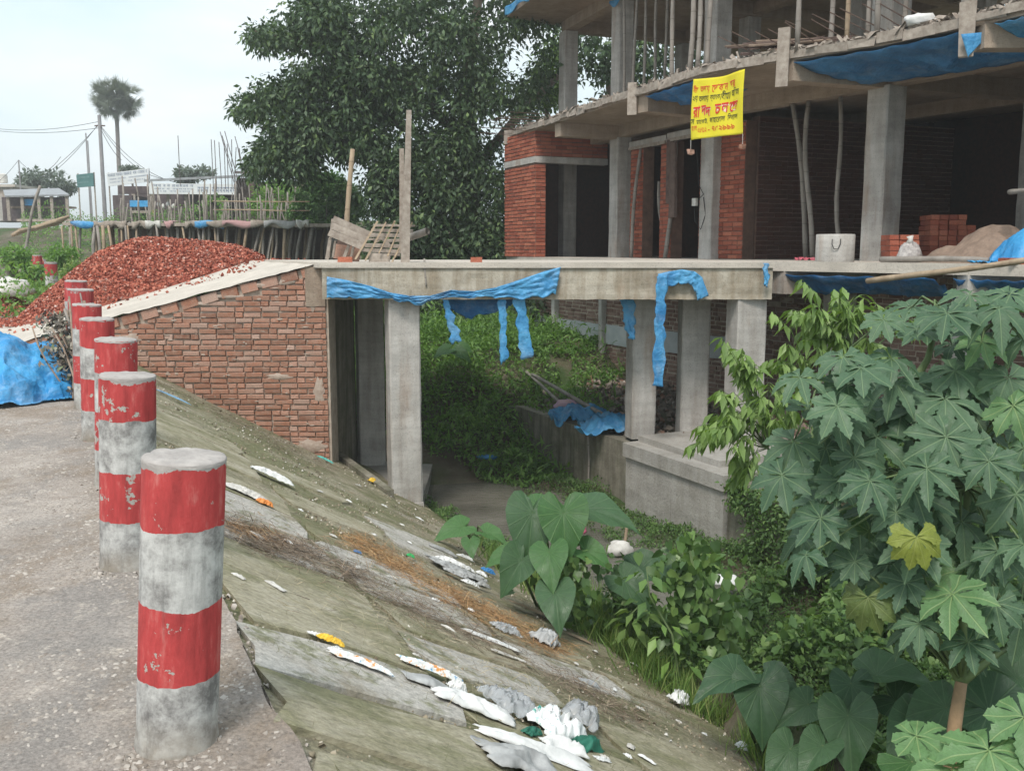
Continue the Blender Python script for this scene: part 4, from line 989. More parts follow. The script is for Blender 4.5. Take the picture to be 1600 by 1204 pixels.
def place_leaf(me, parent, c, size, nrm, tipdir, name='leaf', label=None):
    z = unit(nrm); x = np.array(tipdir, float); x = unit(x - z * (x @ z)); y = np.cross(z, x)
    o = bpy.data.objects.new(name, me); COL.objects.link(o); o.parent = parent
    M_ = Matrix(((x[0], y[0], z[0]), (x[1], y[1], z[1]), (x[2], y[2], z[2]))); o.rotation_mode = 'QUATERNION'; o.rotation_quaternion = M_.to_quaternion()
    o.scale = (size,) * 3; o.location = tuple(np.array(c) - world_loc(parent))
    if label: o['label'] = label
    return o
PL = [palm_leaf(CAS, .22, .3, 1), palm_leaf(CAS, .35, .4, 2, 9), palm_leaf(CAS, .5, .35, 3), palm_leaf(CAS, .15, .45, 4, 9), palm_leaf(CAS, .65, .5, 21, 7, .9), palm_leaf(CAS, .05, .25, 22, 9, 1.15), palm_leaf(CAS, .4, .6, 23, 8, .8)]
PLL = [palm_leaf(CAS_L, .25, .35, 5), palm_leaf(CAS_L, .4, .4, 6)]
castor = empty('castor_plant', tuple(PZ(1480, 1320, -1.5)), 'tall castor plant with big star shaped leaves filling the right foreground', 'castor plant')
base = world_loc(castor)
node = {'a': PY(1502, 1065, 4.5), 'b': PY(1590, 1000, 4.6), 'c': PY(1512, 760, 4.8), 'd': PY(1400, 640, 5.1), 'e': PY(1560, 500, 5.0), 'f': PY(1290, 620, 5.2), 'g': PY(1470, 480, 5.3)}
mb = MB(); mb.tube([base, PY(1485, 1210, 4.4), PY(1492, 1130, 4.45), node['a']], [.044, .038, .033, .028], 10); mb.build('stem', BARK_OR, parent=castor, smooth=True)
for L_ in ([node['a'], PY(1545, 1030, 4.55), PY(1610, 985, 4.7)], [node['a'], PY(1508, 900, 4.7), node['c'], PY(1530, 620, 4.9), node['e']], [node['c'], PY(1440, 700, 5), node['d'], node['f']], [node['d'], PY(1450, 560, 5.2), node['g']], [node['c'], PY(1400, 800, 4.9), PY(1350, 760, 5.0)], [node['a'], PY(1450, 980, 4.7), PY(1430, 900, 4.8)]):
    mb = MB(); mb.tube(L_, np.linspace(.026, .012, len(L_)), 7); mb.build('branch', STALK, parent=castor, smooth=True)
leaves = [(1308, 634, 95, 0), (1476, 623, 128, 0), (1529, 628, 80, 1), (1588, 636, 125, 0), (1370, 683, 112, 0), (1508, 698, 125, 0), (1449, 732, 112, 0), (1222, 742, 105, 0), (1359, 751, 98, 0),
          (1587, 772, 135, 0), (1282, 809, 95, 0), (1502, 815, 108, 0), (1488, 928, 128, 1), (1459, 884, 72, 1), (1416, 909, 85, 0), (1555, 942, 100, 0), (1437, 974, 82, 0), (1512, 1002, 92, 0),
          (1259, 867, 78, 0), (1336, 877, 66, 0), (1250, 590, 90, 0), (1345, 575, 100, 0), (1492, 580, 120, 0), (1576, 590, 105, 0), (1480, 490, 95, 0), (1560, 482, 105, 0), (1432, 515, 85, 0),
          (1392, 560, 95, 0), (1324, 600, 92, 0), (1240, 690, 95, 0), (1290, 700, 80, 0), (1534, 535, 80, 1), (1400, 600, 90, 0), (1430, 640, 85, 0), (1335, 715, 85, 0), (1400, 800, 80, 0), (1560, 860, 90, 0),
          (1330, 640, 90, 0), (1545, 720, 95, 0), (1600, 700, 95, 0), (1300, 760, 70, 0), (1430, 850, 70, 0), (1380, 500, 70, 0), (1515, 460, 80, 0), (1600, 530, 90, 0), (1600, 850, 90, 0), (1460, 790, 75, 0), (1265, 640, 85, 0)]
n_named = len(leaves)
keys = list(node.values())
shape = [(1230, 830), (1250, 750), (1290, 680), (1300, 590), (1330, 520), (1420, 480), (1620, 450), (1620, 1010), (1500, 1040), (1420, 1000), (1300, 900), (1240, 850)]
k_ = 0
while k_ < 110:
    x, y = RNG.uniform(1220, 1620), RNG.uniform(450, 1040)
    if inpoly(x, y, shape): leaves.append((x, y, RNG.uniform(60, 125), int(RNG.random() < .12))); k_ += 1
for i, (px, py, r, yng) in enumerate(leaves):
    Y = 4.35 + (900 - py) / 900 * .9 + RNG.uniform(-.18, .3) + (.15 if r < 85 else 0) + (RNG.uniform(.1, .8) if i >= n_named else 0); c = PY(px, py, Y); size = r * Y / 1500 * .60
    tocam = unit(EYE - c); hi = min(max((700 - py) / 260, 0), 1)
    nr = tocam * (.75 - .3 * hi) + np.array([0, 0, .75 + .7 * hi]) + RNG.normal(0, .24, 3); stem = min(keys, key=lambda k_: np.linalg.norm(k_ - c) + (0 if k_[2] < c[2] + .3 else .5))
    out = unit(c - stem) * .8 + np.array([0, 0, -.9]) + tocam * .3 + np.array([RNG.normal(0, .3), 0, 0])
    place_leaf((PLL if yng else PL)[i % (2 if yng else 7)], castor, c, size, nr, out)
    mb = MB(); mid = (c + stem) / 2 + np.array([0, .05, .06]); mb.tube([stem, mid, c - unit(nr) * .008], [.007, .006, .004], 5); mb.build('leaf_stalk', STALK, parent=castor, smooth=True)
yl = palm_leaf(CAS_Y, .55, .2, 12, 8, 1.3, True); ol_ = palm_leaf(CAS_O, .5, .2, 13, 8, 1.3, True)
c = PY(1432, 838, 4.25); place_leaf(yl, castor, c, .15, unit(EYE - c) + [.2, 0, .2], (.1, 0, -1), label='yellowing curled castor leaf')
c = PY(1356, 932, 4.5); place_leaf(ol_, castor, c, .17, unit(EYE - c) + [-.2, 0, .2], (.1, 0, -1), label='dull fading castor leaf')
c2_ = empty('castor_plant', tuple(PZ(1590, 1330, -1.4)), 'small young castor plant with pale green leaves in the bottom right corner', 'castor plant')
for px, py, r in ((1545, 1172, 95), (1600, 1120, 80), (1432, 1150, 70), (1490, 1200, 80), (1600, 1200, 90)):
    c = PY(px, py, 3.9 + RNG.uniform(-.1, .2)); place_leaf(PLL[px % 2], c2_, c, r * 4 / 1500, unit(EYE - c) * .5 + [0, 0, .9] + RNG.normal(0, .15, 3), (RNG.normal(0, .6), -.2, -.8))
    mb = MB(); b_ = world_loc(c2_) + [0, 0, .3]; mb.tube([b_, (b_ + c) / 2 + [0, 0, .05], c], [.008, .007, .004], 5); mb.build('leaf_stalk', STALK, parent=c2_, smooth=True)
mb = MB(); b_ = world_loc(c2_); mb.tube([b_, b_ + [0, 0, .35]], .015, 6); mb.build('stem', STALK, parent=c2_)

# ---- taro plants
HL = [heart_leaf(TARO, 1, .035, .22), heart_leaf(TARO, 2, .055, .4), heart_leaf(TARO, 3, .045, .6)]; HLL = [heart_leaf(TARO_L, 4, .03, .15), heart_leaf(TARO_L, 5, .05, .4)]
def taro(label, root, lv):
    t = empty('taro_plant', tuple(root), label, 'taro plant'); rt = world_loc(t)
    for i, (px, py, Y, sz, tipx, tipz, ny, brt) in enumerate(lv):
        c = PY(px, py, Y); tc_ = unit(EYE - c); nr = tc_ * ny + np.array([0, 0, 1 - ny * .6]) + RNG.normal(0, .1, 3)
        place_leaf((HLL if brt else HL)[i % (2 if brt else 3)], t, c, sz, nr, (tipx, -.25, tipz))
        mb = MB(); mb.tube([rt, (rt * .4 + c * .6) + np.array([RNG.normal(0, .04), .05, .12]), c], [.016, .012, .007], 6); mb.build('leaf_stalk', STALK, parent=t, smooth=True)
    return t
taro('bright upright taro with heart shaped leaves between the slope and the stream', PZ(855, 985, -1.98),
     [(832, 800, 7.9, .47, -.1, -1, .95, 0), (880, 800, 7.8, .44, .05, -1, .95, 1), (858, 862, 7.6, .34, .15, -.9, .8, 1), (912, 795, 8.1, .5, .8, -.55, .4, 0), (840, 790, 8.2, .3, .6, .5, .3, 1), (815, 875, 7.7, .34, -.5, -.9, .7, 0), (868, 925, 7.4, .34, .1, -.9, .8, 0), (915, 860, 7.8, .27, .8, -.5, .5, 1), (790, 865, 7.9, .2, -.8, -.3, .5, 1)])
taro('broad taro plant with one big upright leaf among the vines at the bottom', PZ(1185, 1180, -1.9),
     [(1187, 1072, 5.7, .36, .0, -1, .9, 0), (1150, 1055, 5.8, .32, -.8, -.5, .3, 0), (1205, 1060, 6.0, .24, .5, -.5, .4, 0), (1235, 1170, 5.2, .26, -.6, -.8, .6, 0)])
taro('crowded taro plant with long dark leaves between the big upright leaf and the castor trunk', PZ(1330, 1210, -1.9),
     [(1330, 1068, 5.4, .26, .0, -1, .7, 0), (1325, 1118, 5.2, .34, .05, -1, .9, 0), (1370, 1055, 5.5, .34, .8, -.1, .3, 0), (1262, 1100, 5.6, .24, -.8, -.4, .4, 0), (1400, 1095, 5.4, .3, .5, -.7, .4, 0), (1285, 1165, 5.1, .24, -.5, -.8, .6, 0)])
taro('very dark taro plant with broad flat leaves behind the orange castor trunk', PZ(1530, 1230, -1.9),
     [(1478, 1105, 5.0, .34, -.8, -.45, .4, 0), (1545, 1110, 4.9, .42, .95, -.25, .45, 0), (1545, 1158, 4.8, .32, .5, -.8, .5, 0), (1425, 1190, 4.6, .34, .6, -.7, .7, 1), (1590, 1060, 5.3, .4, .7, .1, .5, 0), (1450, 1140, 5.0, .4, -.5, -.8, .6, 0)])
taro('small taro plant at the waterline between the slope and the stream', PZ(735, 850, -1.98), [(722, 822, 9.8, .33, -.7, -.3, .4, 1), (760, 832, 9.6, .26, .7, -.3, .4, 1), (735, 845, 9.5, .2, .1, -.8, .6, 1)])
taro('shaded taro plant between the heart leaved sapling and the stream', PZ(960, 960, -1.95), [(975, 905, 8.0, .35, .5, -.6, .6, 0), (1000, 890, 8.2, .4, .8, .1, .4, 0), (1040, 905, 8.0, .3, .8, -.6, .5, 0)])
taro('pale taro plant high on the mound beside the left bridge column', PZ(705, 560, -.9), [(700, 545, 17, .3, -.6, -.3, .5, 1), (715, 550, 17, .3, .7, -.3, .5, 1), (720, 538, 17.4, .26, .3, .2, .5, 1)])

# ---- saplings
def sapling(name, label, root, stem, n, size, mat, T=LEAF, per=5, spray=.16, cat='sapling', droop=.35):
    t = empty(name, tuple(root), label, cat); st = [np.array(root)] + [np.array(p_) for p_ in stem]
    mb = MB(); mb.tube(st, np.linspace(.014, .004, len(st)), 6); mb.build('stem', STALK, parent=t, smooth=True)
    P, Dr = [], []
    for i in range(n):
        f = (i + 1) / n * (len(st) - 1); k = min(int(f), len(st) - 2); p_ = st[k] + (st[k + 1] - st[k]) * (f - k); an = i * 2.4
        for j in range(per):
            d_ = np.array([math.cos(an + j * 6.28 / per), math.sin(an + j * 6.28 / per), -droop + RNG.normal(0, .2)]); P.append(p_ + d_ * spray * RNG.uniform(.2, 1)); Dr.append(d_)
    V, F = scatter(np.array(P), np.array(Dr), randdir(len(P), 2, .5), RNG.uniform(*size, len(P)), T); add_scatter('foliage', V, F, mat, parent=t); return t
sapling('leafy_sapling', 'bright sapling with large pointed leaves standing at the foot of the slope', PZ(1065, 1080, -1.9), [PY(1050, 990, 7.4), PY(1015, 930, 7.5), PY(1010, 885, 7.5)], 9, (.10, .19), LF_SAP, LEAF, 4, .14)
sapling('leafy_sapling', 'young lime green sapling shoot just right of the shaded taro', PZ(985, 1010, -1.9), [PY(985, 960, 7.6), PY(1000, 945, 7.6)], 5, (.14, .22), LF_NEEM, LEAF, 4, .1)
def vine_column(label, pts, n, r, size, mat=LF_HEART):
    P = []
    for i in range(n):
        t = RNG.random() * (len(pts) - 1); k = min(int(t), len(pts) - 2); p_ = pts[k] + (pts[k + 1] - pts[k]) * (t - k); P.append(p_ + RNG.normal(0, 1, 3) * [r, r, .06])
    P = np.array(P); V, F = scatter(P, randdir(len(P), -.8, .6), unit(np.array([0, -1, .6])) + RNG.normal(0, .35, (len(P), 3)), RNG.uniform(*size, len(P)), HEART); t = empty('vine_plant', tuple(pts[0]), label, 'vine'); add_scatter('foliage', V, F, mat, parent=t); mb = MB(); mb.tube(pts, .012, 6); mb.build('stem', STALK, parent=t)
vine_column('heart leaved vine climbing a tall stem in the middle of the drain bed', [PZ(1110, 1020, -1.9), PY(1090, 930, 7.6), PY(1078, 860, 7.7)], 420, .16, (.07, .12))
vine_column('mass of small heart leaves hanging beside the upright taro plant', [PZ(900, 980, -1.95), PY(885, 920, 7.7), PY(900, 870, 7.8)], 260, .13, (.06, .10))
vine_column('tall weed with oval leaves beside the heart leaved vine', [PZ(1060, 960, -1.9), PY(1078, 880, 8.2), PY(1080, 835, 8.2)], 60, .08, (.08, .13), LF_SAP)
for lab, cpx in (('creeper mound below the pale pier wall in front of its right corner', [(1150, 880, 9.2)]),):
    pass
# pinnate sprays (light green young tree in front of the right bridge column)
neem = empty('young_tree', tuple(PZ(1235, 900, -1.2)), 'young tree with drooping light green leaflets in front of the right bridge column', 'young tree'); nb = world_loc(neem)
tips = [(1250, 495, 7.6), (1205, 560, 7.5), (1165, 545, 7.4), (1130, 640, 7.3), (1110, 670, 7.2), (1160, 600, 7.4), (1275, 530, 7.7), (1330, 490, 7.8), (1350, 480, 7.7), (1380, 490, 7.8), (1300, 560, 7.6), (1225, 590, 7.5),
        (1150, 690, 7.2), (1195, 640, 7.4), (1170, 720, 7.2), (1280, 500, 7.9), (1345, 540, 7.7), (1400, 540, 7.8), (1140, 660, 7.1), (1210, 660, 7.2), (1440, 500, 8), (1290, 480, 7.6), (1330, 470, 7.6), (1180, 575, 7.3), (1240, 620, 7.3)]
hub = [PY(1240, 760, 7.5), PY(1290, 620, 7.7), PY(1330, 560, 7.8), PY(1200, 700, 7.4)]
mb = MB(); mb.tube([nb, hub[0], hub[1], hub[2]], [.03, .022, .016, .008], 7); mb.tube([hub[0], hub[3]], [.015, .01], 6); mb.build('stem', STALK, parent=neem, smooth=True)
P, Dr, Nr, Sz = [], [], [], []
mbk = MB()
for px, py, Y in tips:
    for q in range(5):
        e = PY(px - 12 + RNG.normal(0, 18), py + RNG.normal(0, 16), Y + RNG.uniform(-.2, .2)); h_ = min(hub, key=lambda k_: np.linalg.norm(k_ - e)); h_ = h_ + (e - h_) * .35 if np.linalg.norm(e - h_) > .6 else h_
        mid = (h_ + e) / 2 + np.array([0, 0, .08]); mbk.tube([h_, mid, e], [.004, .003, .002], 4, cap=False); d_ = unit(e - mid)
        side = unit(np.cross(d_, [0, 0, 1]))
        for t in np.linspace(.2, 1, 6):
            b_ = mid + (e - mid) * t
            for sg in (-1, 1):
                P.append(b_); Dr.append(side * sg * .55 + d_ * .5 + np.array([0, 0, -1.0]) + RNG.normal(0, .3, 3)); Nr.append(np.array([0, 0, 1.]) + side * sg * .8 + RNG.normal(0, .2, 3)); Sz.append(RNG.uniform(.09, .17))
mbk.build('leaf_stalk', STALK, parent=neem, kind='stuff')
V, F = scatter(np.array(P), np.array(Dr), np.array(Nr), np.array(Sz), (LEAF[0] * [1, .75, 1], LEAF[1])); add_scatter('foliage', V, F, LF_NEEM, parent=neem)
# ================================================================== BOLLARDS
def bollard_mat(name, rim):
    m = N(name); z = m.sep(m.co())[2]
    n = m.n.new('ShaderNodeTexCoord'); zz = m.sep(n.outputs['Object'])[2]
    wob = m.math('MULTIPLY', m.math('SUBTRACT', m.noise(7, 5), .5), .055); h = m.math('ADD', zz, wob)
    f = m.math('FRACT', m.math('MULTIPLY', m.math('ADD', h, .0), 1 / .48)); red = m.math('GREATER_THAN', f, .5)
    red_c = m.ramp(m.noise(6, 8, .7, m.map(scale=(3, 3, .8))), [(.3, (.30, .04, .04)), (.55, (.47, .06, .06)), (.75, (.57, .20, .18))])
    wht = m.ramp(m.noise(7, 9, .75), [(.38, (.18, .175, .17)), (.47, (.34, .335, .325)), (.56, (.50, .50, .485)), (.68, (.62, .62, .60))])
    c = m.mix(red, wht, red_c)
    chip = m.math('GREATER_THAN', m.math('ADD', m.noise(7.5, 7, .7), m.math('MULTIPLY', m.noise(30, 4), .12)), .675)
    c = m.mix(m.math('MULTIPLY', chip, red), c, (.40, .385, .35))
    dirt = m.ramp(zz, [(.0, 1.0), (.14, .0)]); c = m.mix(m.math('MULTIPLY', dirt, m.ramp(m.noise(6, 5), [(.35, 0.4), (.6, 1.0)])), c, (.24, .20, .15))
    st = m.ramp(m.noise(5, 6, .65, m.map(scale=(5, 5, .5))), [(.52, 1.0), (.75, .62)]); c = m.mix(1.0, c, st, 'MULTIPLY')
    if rim:
        top = m.math('GREATER_THAN', m.math('ADD', zz, m.math('MULTIPLY', m.math('SUBTRACT', m.noise(9, 5, .6), .5), .11)), rim); c = m.mix(top, c, m.ramp(m.noise(18, 8, .7), [(.3, (.27, .25, .235)), (.7, (.46, .43, .41))]))
    m.bump(m.math('ADD', m.math('MULTIPLY', chip, -.6), m.noise(28, 6, .65)), .5, .006); return m.fin(c, .72)
BOLL = bollard_mat('banded_bollard_paint', .905); BOLL2 = bollard_mat('banded_bollard_paint_full', 0)
CEM = mat_plain('broken_cement_cap', (.44, .41, .39), (.27, .25, .24), 14, .95, .9, 35)
def bollard(a, s, h, r, lean, label, mat=BOLL, detail=1, tiltx=0.0):
    P = AS(a, s, road_z(a) - .01); t = empty('striped_bollard', tuple(P), label, 'bollard', 'striped bollards along the road edge'); t.rotation_euler = (tiltx, math.radians(lean), 0) if detail else (0, 0, 0)
    mb = MB(); n, nz = (48, 60) if detail else (16, 8)
    vs = []
    for k in range(nz + 1):
        z = h * k / nz
        for i in range(n):
            an = 2 * math.pi * i / n; rr = r * (1 + .010 * fbm(math.cos(an) * 1.5, math.sin(an) * 1.5, z * 3 + a) + (.05 * (1 - z / .05) if z < .05 else 0)); vs.append((rr * math.cos(an), rr * math.sin(an), z))
    mb.add(vs, [(k * n + i, k * n + (i + 1) % n, (k + 1) * n + (i + 1) % n, (k + 1) * n + i) for k in range(nz) for i in range(n)])
    me = mb.mesh('shaft', mat, True); o = bpy.data.objects.new('shaft', me); COL.objects.link(o); o.parent = t
    mb = MB(); R_ = [0, .5, .85, .97, 1.004, 1.005]; Z_ = [.008, .008, .007, .004, -.002, -.010]; vs = [(0, 0, h + .008)]
    for q, z in zip(R_[1:], Z_[1:]):
        for i in range(n):
            an = 2 * math.pi * i / n; j = fbm(math.cos(an) * 3, math.sin(an) * 3, a * 3 + q); vs.append((r * q * math.cos(an) * (1 + .01 * j), r * q * math.sin(an) * (1 + .01 * j), h + z + (.006 * j if q < 1.009 else -.016 * abs(j))))
    fs = [(0, 1 + i, 1 + (i + 1) % n) for i in range(n)] + [(1 + k * n + i, 1 + (k + 1) * n + i, 1 + (k + 1) * n + (i + 1) % n, 1 + k * n + (i + 1) % n) for k in range(4) for i in range(n)]
    mb.add(vs, fs); me = mb.mesh('cap', CEM, True); o = bpy.data.objects.new('cap', me); COL.objects.link(o); o.parent = t
    return t
P1 = onroad(278, 1190); r1 = .122
bl = [('nearest and largest red and white striped bollard, its cement rim chipped at the top', (278, 1185), 705, 128, 5.2),
      ('second nearest striped bollard, partly hidden behind the largest one', (201, 893), 578, 82, 4.0),
      ('third nearest striped bollard, dull red with a worn grey side', (182, 763), 522, 60, 4.2),
      ('fourth nearest striped bollard with black marks on its white band', (155, 690), 490, 48, 3.4),
      ('fifth nearest striped bollard, pinkish and faded at the top', (139, 640), 468, 40, 3.4)]
for i, (lab, (px, pyb), pyt, w, lean) in enumerate(bl):
    Pb = onroad(px, pyb); r = w * np.linalg.norm(Pb[:2]) / 1500 / 2 * .985; Pc = Pb + unit([Pb[0], Pb[1], 0]) * r; a_, s_ = Pc @ RD, Pc @ PD
    tl = 0; h = aty_h = PY(px, pyt + 8, Pc[1])[2] - road_z(a_) + .01
    bollard(a_, s_, h, r, lean - 1.0, lab, BOLL if i in (0, 1) else BOLL2)
print('bollard h', h)
for i, lab in enumerate(('sixth bollard, mostly hidden, with flaking paint at the foot of the brick chip pile', 'seventh bollard, only its red top showing beside the brick chip pile')):
    bollard(10.95 + 1.75 * i, (.26), .96, .125, 2.5, lab, BOLL2)
for px, py, Y, h, lab in ((79, 410, 21, 1.0, 'distant upright bollard with clean bands among the weeds left of the pile'), (57, 399, 25, .95, 'distant bollard half buried in weeds, its band peeling'), (30, 386, 30, .8, 'tilted red bollard far down the verge')):
    P = PY(px, py, Y); t = bollard(0, 0, h, .13, 0, lab, BOLL2, 0); t.location = (P[0], P[1], P[2] - h); 
    if 'tilted' in lab: t.rotation_euler = (0, 1.1, .2)

# ================================================================== BRICK CHIP PILE
PCx, PCy = -7.0, 17.4
def pile_h(x, y):
    dx, dy = x - PCx, y - PCy; rx = 2.6 if dx > 0 else 1.75; ry = 1.95
    ang_ = math.atan2(dy, dx); d = math.hypot(dx / rx, dy / ry) * (1 + .06 * fbm(math.cos(ang_) * 1.5, math.sin(ang_) * 1.5, 4.))
    h = 1.0 * max(0, (1 - d)) ** .85 if d > .22 else 1.0 * ((1 - .22) ** .85 + .04 * (1 - (d / .22) ** 2))
    return h + .04 * fbm(x * 2, y * 2) * (1 if h > 0 else 0)
def pile_base(x, y): return ramp_z(x, y) if y > YW - .1 else road_z(14)
mb = MB(); mb.grid(lambda u, v: (PCx - 3.6 + u * 6.6, PCy - 2.8 + v * 5.6, pile_base(PCx - 3.6 + u * 6.6, PCy - 2.8 + v * 5.6) + (pile_h(PCx - 3.6 + u * 6.6, PCy - 2.8 + v * 5.6) or -.15)), 90, 80)
m = N('brick_chip_bed'); REDP = m.fin(m.ramp(m.noise(30, 6, .7), [(.3, (.22, .06, .04)), (.7, (.36, .11, .075))]), .95); m.bump(m.noise(30, 6), .9, .03)
pile = mb.build('brick_chip_pile', REDP, smooth=True, label='big heap of crushed red brick chips on the approach behind the bollards', cat='chip heap')
n = 26000; P = []
while len(P) < n:
    x, y = PCx + RNG.uniform(-3.8, 3.0), PCy + RNG.uniform(-2.9, 1.6); h = pile_h(x, y)
    if h > .02 or RNG.random() < .015: P.append((x, y, pile_base(x, y) + max(h, .0) + RNG.uniform(0, .02)))
P = np.array(P); m = N('brick_chip'); CHIPM = m.fin(m.mix(1.0, m.ramp(m.island(), [(0, (.22, .05, .035)), (.5, (.42, .125, .08)), (.85, (.50, .19, .13)), (.95, (.52, .27, .21)), (1, (.66, .5, .45))]), m.ramp(m.noise(40, 3), [(.3, .8), (.6, 1.1)]), 'MULTIPLY'), .95)
V, F = scatter(P, randdir(n), randdir(n), .015 + .055 * RNG.random(n) ** 1.6, CHIP); o = add_scatter('brick_chip', V, F, CHIPM, parent=pile, kind='stuff')
o.location = tuple(-np.array(pile.location) * 0)
# thin spill of chips over the road left of the heap, and a second small heap
n = 2600; P = []
while len(P) < n:
    x, y = RNG.uniform(-11.5, -6.9), RNG.uniform(14.8, 18.6)
    d_ = abs(y - (17.0 + (x + 9.5) * -.45)) 
    if d_ < .75 * RNG.random() ** .6: P.append((x, y, road_z(14) + .02 + .07 * max(0, 1 - d_)))
P = np.array(P); V, F = scatter(P, randdir(n), randdir(n), RNG.uniform(.025, .07, n), CHIP); add_scatter('spilled_chips', V, F, CHIPM, kind='stuff', label='thin tail of red brick chips spilled over the road left of the big heap', cat='chips')
P0 = PY(4, 468, 19.5); P = []
for _ in range(1800):
    r_ = RNG.random() ** .5 * .8; an = RNG.uniform(0, 6.28); P.append((P0[0] + r_ * math.cos(an), P0[1] + r_ * math.sin(an), road_z(14) + .42 * (1 - r_ / .8) + RNG.uniform(0, .03)))
P = np.array(P); V, F = scatter(P, randdir(len(P)), randdir(len(P)), RNG.uniform(.03, .08, len(P)), CHIP); add_scatter('small_chip_heap', V, F, CHIPM, kind='stuff', label='small heap of red brick chips at the left edge beside white sacks', cat='chip heap')
def sack(name, label, P, size, mat, seed, cat='sack', squash=.6, group=None):
    mb = MB(); n, k = 20, 12; vs = []
    for j in range(k + 1):
        ph = -math.pi / 2 + math.pi * j / k
        for i in range(n):
            th = 2 * math.pi * i / n; q = np.array([math.cos(ph) * math.cos(th), math.cos(ph) * math.sin(th), math.sin(ph)])
            d = 1 + .28 * fbm(*(q * 1.7 + seed)) + .10 * fbm(*(q * 5 + seed)); v = q * d * np.array(size); v[2] = max(v[2], -size[2] * .6) + size[2] * .55; vs.append(v + P)
    mb.add(vs, [(j * n + i, j * n + (i + 1) % n, (j + 1) * n + (i + 1) % n, (j + 1) * n + i) for j in range(k) for i in range(n)]); return mb.build(name, mat, smooth=True, label=label, cat=cat, group=group)
P0 = PY(22, 446, 19.3); sack('white_sack', 'heaped white plastic sacks in the weeds at the left edge', P0 - [0, 0, .2], (.38, .25, .24), WHITE_DIRTY, 3)

# ================================================================== BLUE TARP HEAP ON THE ROAD
def heap(u, v):
    x = -5.75 + u * 1.75; y = 8.35 + v * 1.9; xs_, ys_ = (x + 5.1) / 1.05, (y - 9.2) / .95
    d = math.hypot(xs_ if xs_ < 0 else xs_ * 1.05, ys_); a_ = x * RD[0] + y * RD[1]
    h = .66 * max(0, 1 - d ** 1.7) + .0
    f = fbm(x * 1.6, y * 1.6, 1.); rid = .10 * (1 - abs(fbm(x * 1.3 + 3, y * .8 + x * .6, 5., 2)) * 3) * (1 if h > .02 else .25) + .045 * (1 - abs(fbm(x * 2.6, y * 1.4 + x * 2.2, 2., 2)) * 3.5) * (1 if h > .02 else .4) + .022 * (1 - abs(fbm(x * 6 - y * 3, y * 5, 8., 2)) * 4)
    return (x + .07 * fbm(x * 3, y * 3, 9.), y + .07 * fbm(x * 3, y * 3, 19.), road_z(a_) + max(.015, h + rid * .9))
mb = MB(); mb.grid(heap, 120, 110)
# trim to a ragged outline
keepf = []
for f in mb.f:
    c_ = np.mean([mb.v[i] for i in f], axis=0); an = math.atan2(c_[1] - 9.2, c_[0] + 5.1); d = math.hypot((c_[0] + 5.1) / 1.1, (c_[1] - 9.2) / .98)
    if d < 1 + .12 * fbm(math.cos(an) * 2, math.sin(an) * 2, 3.): keepf.append(f)
mb.f = keepf; mb.m = [0] * len(keepf)
BLUE2 = mat_cloth('bright_blue_tarpaulin', (.07, .36, .68), (.025, .20, .46), .38, 2.5)
solidify(mb.build('tarpaulin', BLUE2, smooth=True, label='crumpled bright blue tarpaulin thrown over a heap on the left of the road', cat='tarpaulin'), .005)
# bundle of sticks, dry leaves and grey cloth between tarp and bollards
n = 1500; base_ = onroad(118, 628) + [0, .25, 0]
P = np.array([base_ + np.array([RNG.normal(-.12, .11) - .22 * t, .1 + RNG.normal(0, .12) + .3 * t, .02 + .75 * t]) for t in RNG.random(n) ** 1.1]); V, F = scatter(P, randdir(n), randdir(n), RNG.uniform(.03, .1, n), LEAF)
pr = empty('prunings_heap', tuple(base_), 'heap of cut sticks and withered leaves between the blue tarpaulin and the bollards', 'prunings')
m = N('withered_leaf'); add_scatter('withered_leaves', V, F, m.fin(m.ramp(m.island(), [(0, (.08, .065, .05)), (.5, (.20, .17, .14)), (.85, (.34, .31, .26)), (1, (.17, .22, .11))]), .9), parent=pr, kind='stuff')
for k in range(16):
    q0 = base_ + [RNG.normal(.0, .08), RNG.normal(0, .12), .03]; q1 = q0 + np.array([-.25 + RNG.normal(0, .09), .25 + RNG.normal(0, .1), RNG.uniform(.6, .95)]); pole('stick', q0, q1, RNG.uniform(.006, .014), None, None, mat=BAMBOO_GREY if k % 2 else WOOD, bend=.03, n=5, parent=pr)

# ================================================================== THINGS ON THE DECK
ZD = 1.435
def plank_between(parent, p0, p1, w, t, mat, name='plank', nrm=(0, -1, 0)):
    p0, p1 = np.array(p0, float), np.array(p1, float); u = unit(p1 - p0); n_ = unit(np.array(nrm, float) - u * (np.array(nrm) @ u)); w_ = np.cross(n_, u); L = np.linalg.norm(p1 - p0); R_ = np.stack([u, w_, n_], axis=1)
    mb = MB(); mb.box((p0 + p1) / 2, (L, w, t), rot=R_, jit=.006); return mb.build(name, mat, parent=parent)
Yp = 13.15
pan = empty('plank_shuttering', tuple(PY(540, 408, Yp)), 'weathered plank shutter panel tilted on legs on the left end of the deck', 'shuttering panel')
c0, c1, c2, c3 = PY(512, 368, Yp), PY(523, 337, Yp + .05), PY(580, 362, Yp + .05), PY(565, 390, Yp)
for k in range(3):
    f0, f1 = (k + .04) / 3, (k + .96) / 3; A0 = c0 + (c1 - c0) * (f0 + f1) / 2; A1 = c3 + (c2 - c3) * (f0 + f1) / 2; plank_between(pan, A0, A1, np.linalg.norm(c1 - c0) / 3 * .94, .022, WOOD_GREY)
for (xa, ya), (xb, yb), w in (((516, 372), (511, 405), .045), ((524, 376), (520, 402), .03), ((545, 383), (537, 404), .04), ((552, 386), (549, 402), .025), ((520, 342), (513, 403), .03)):
    plank_between(pan, PY(xa, ya, Yp + .06), PY(xb, yb, Yp + .12), w, .03, WOOD_GREY, 'leg')
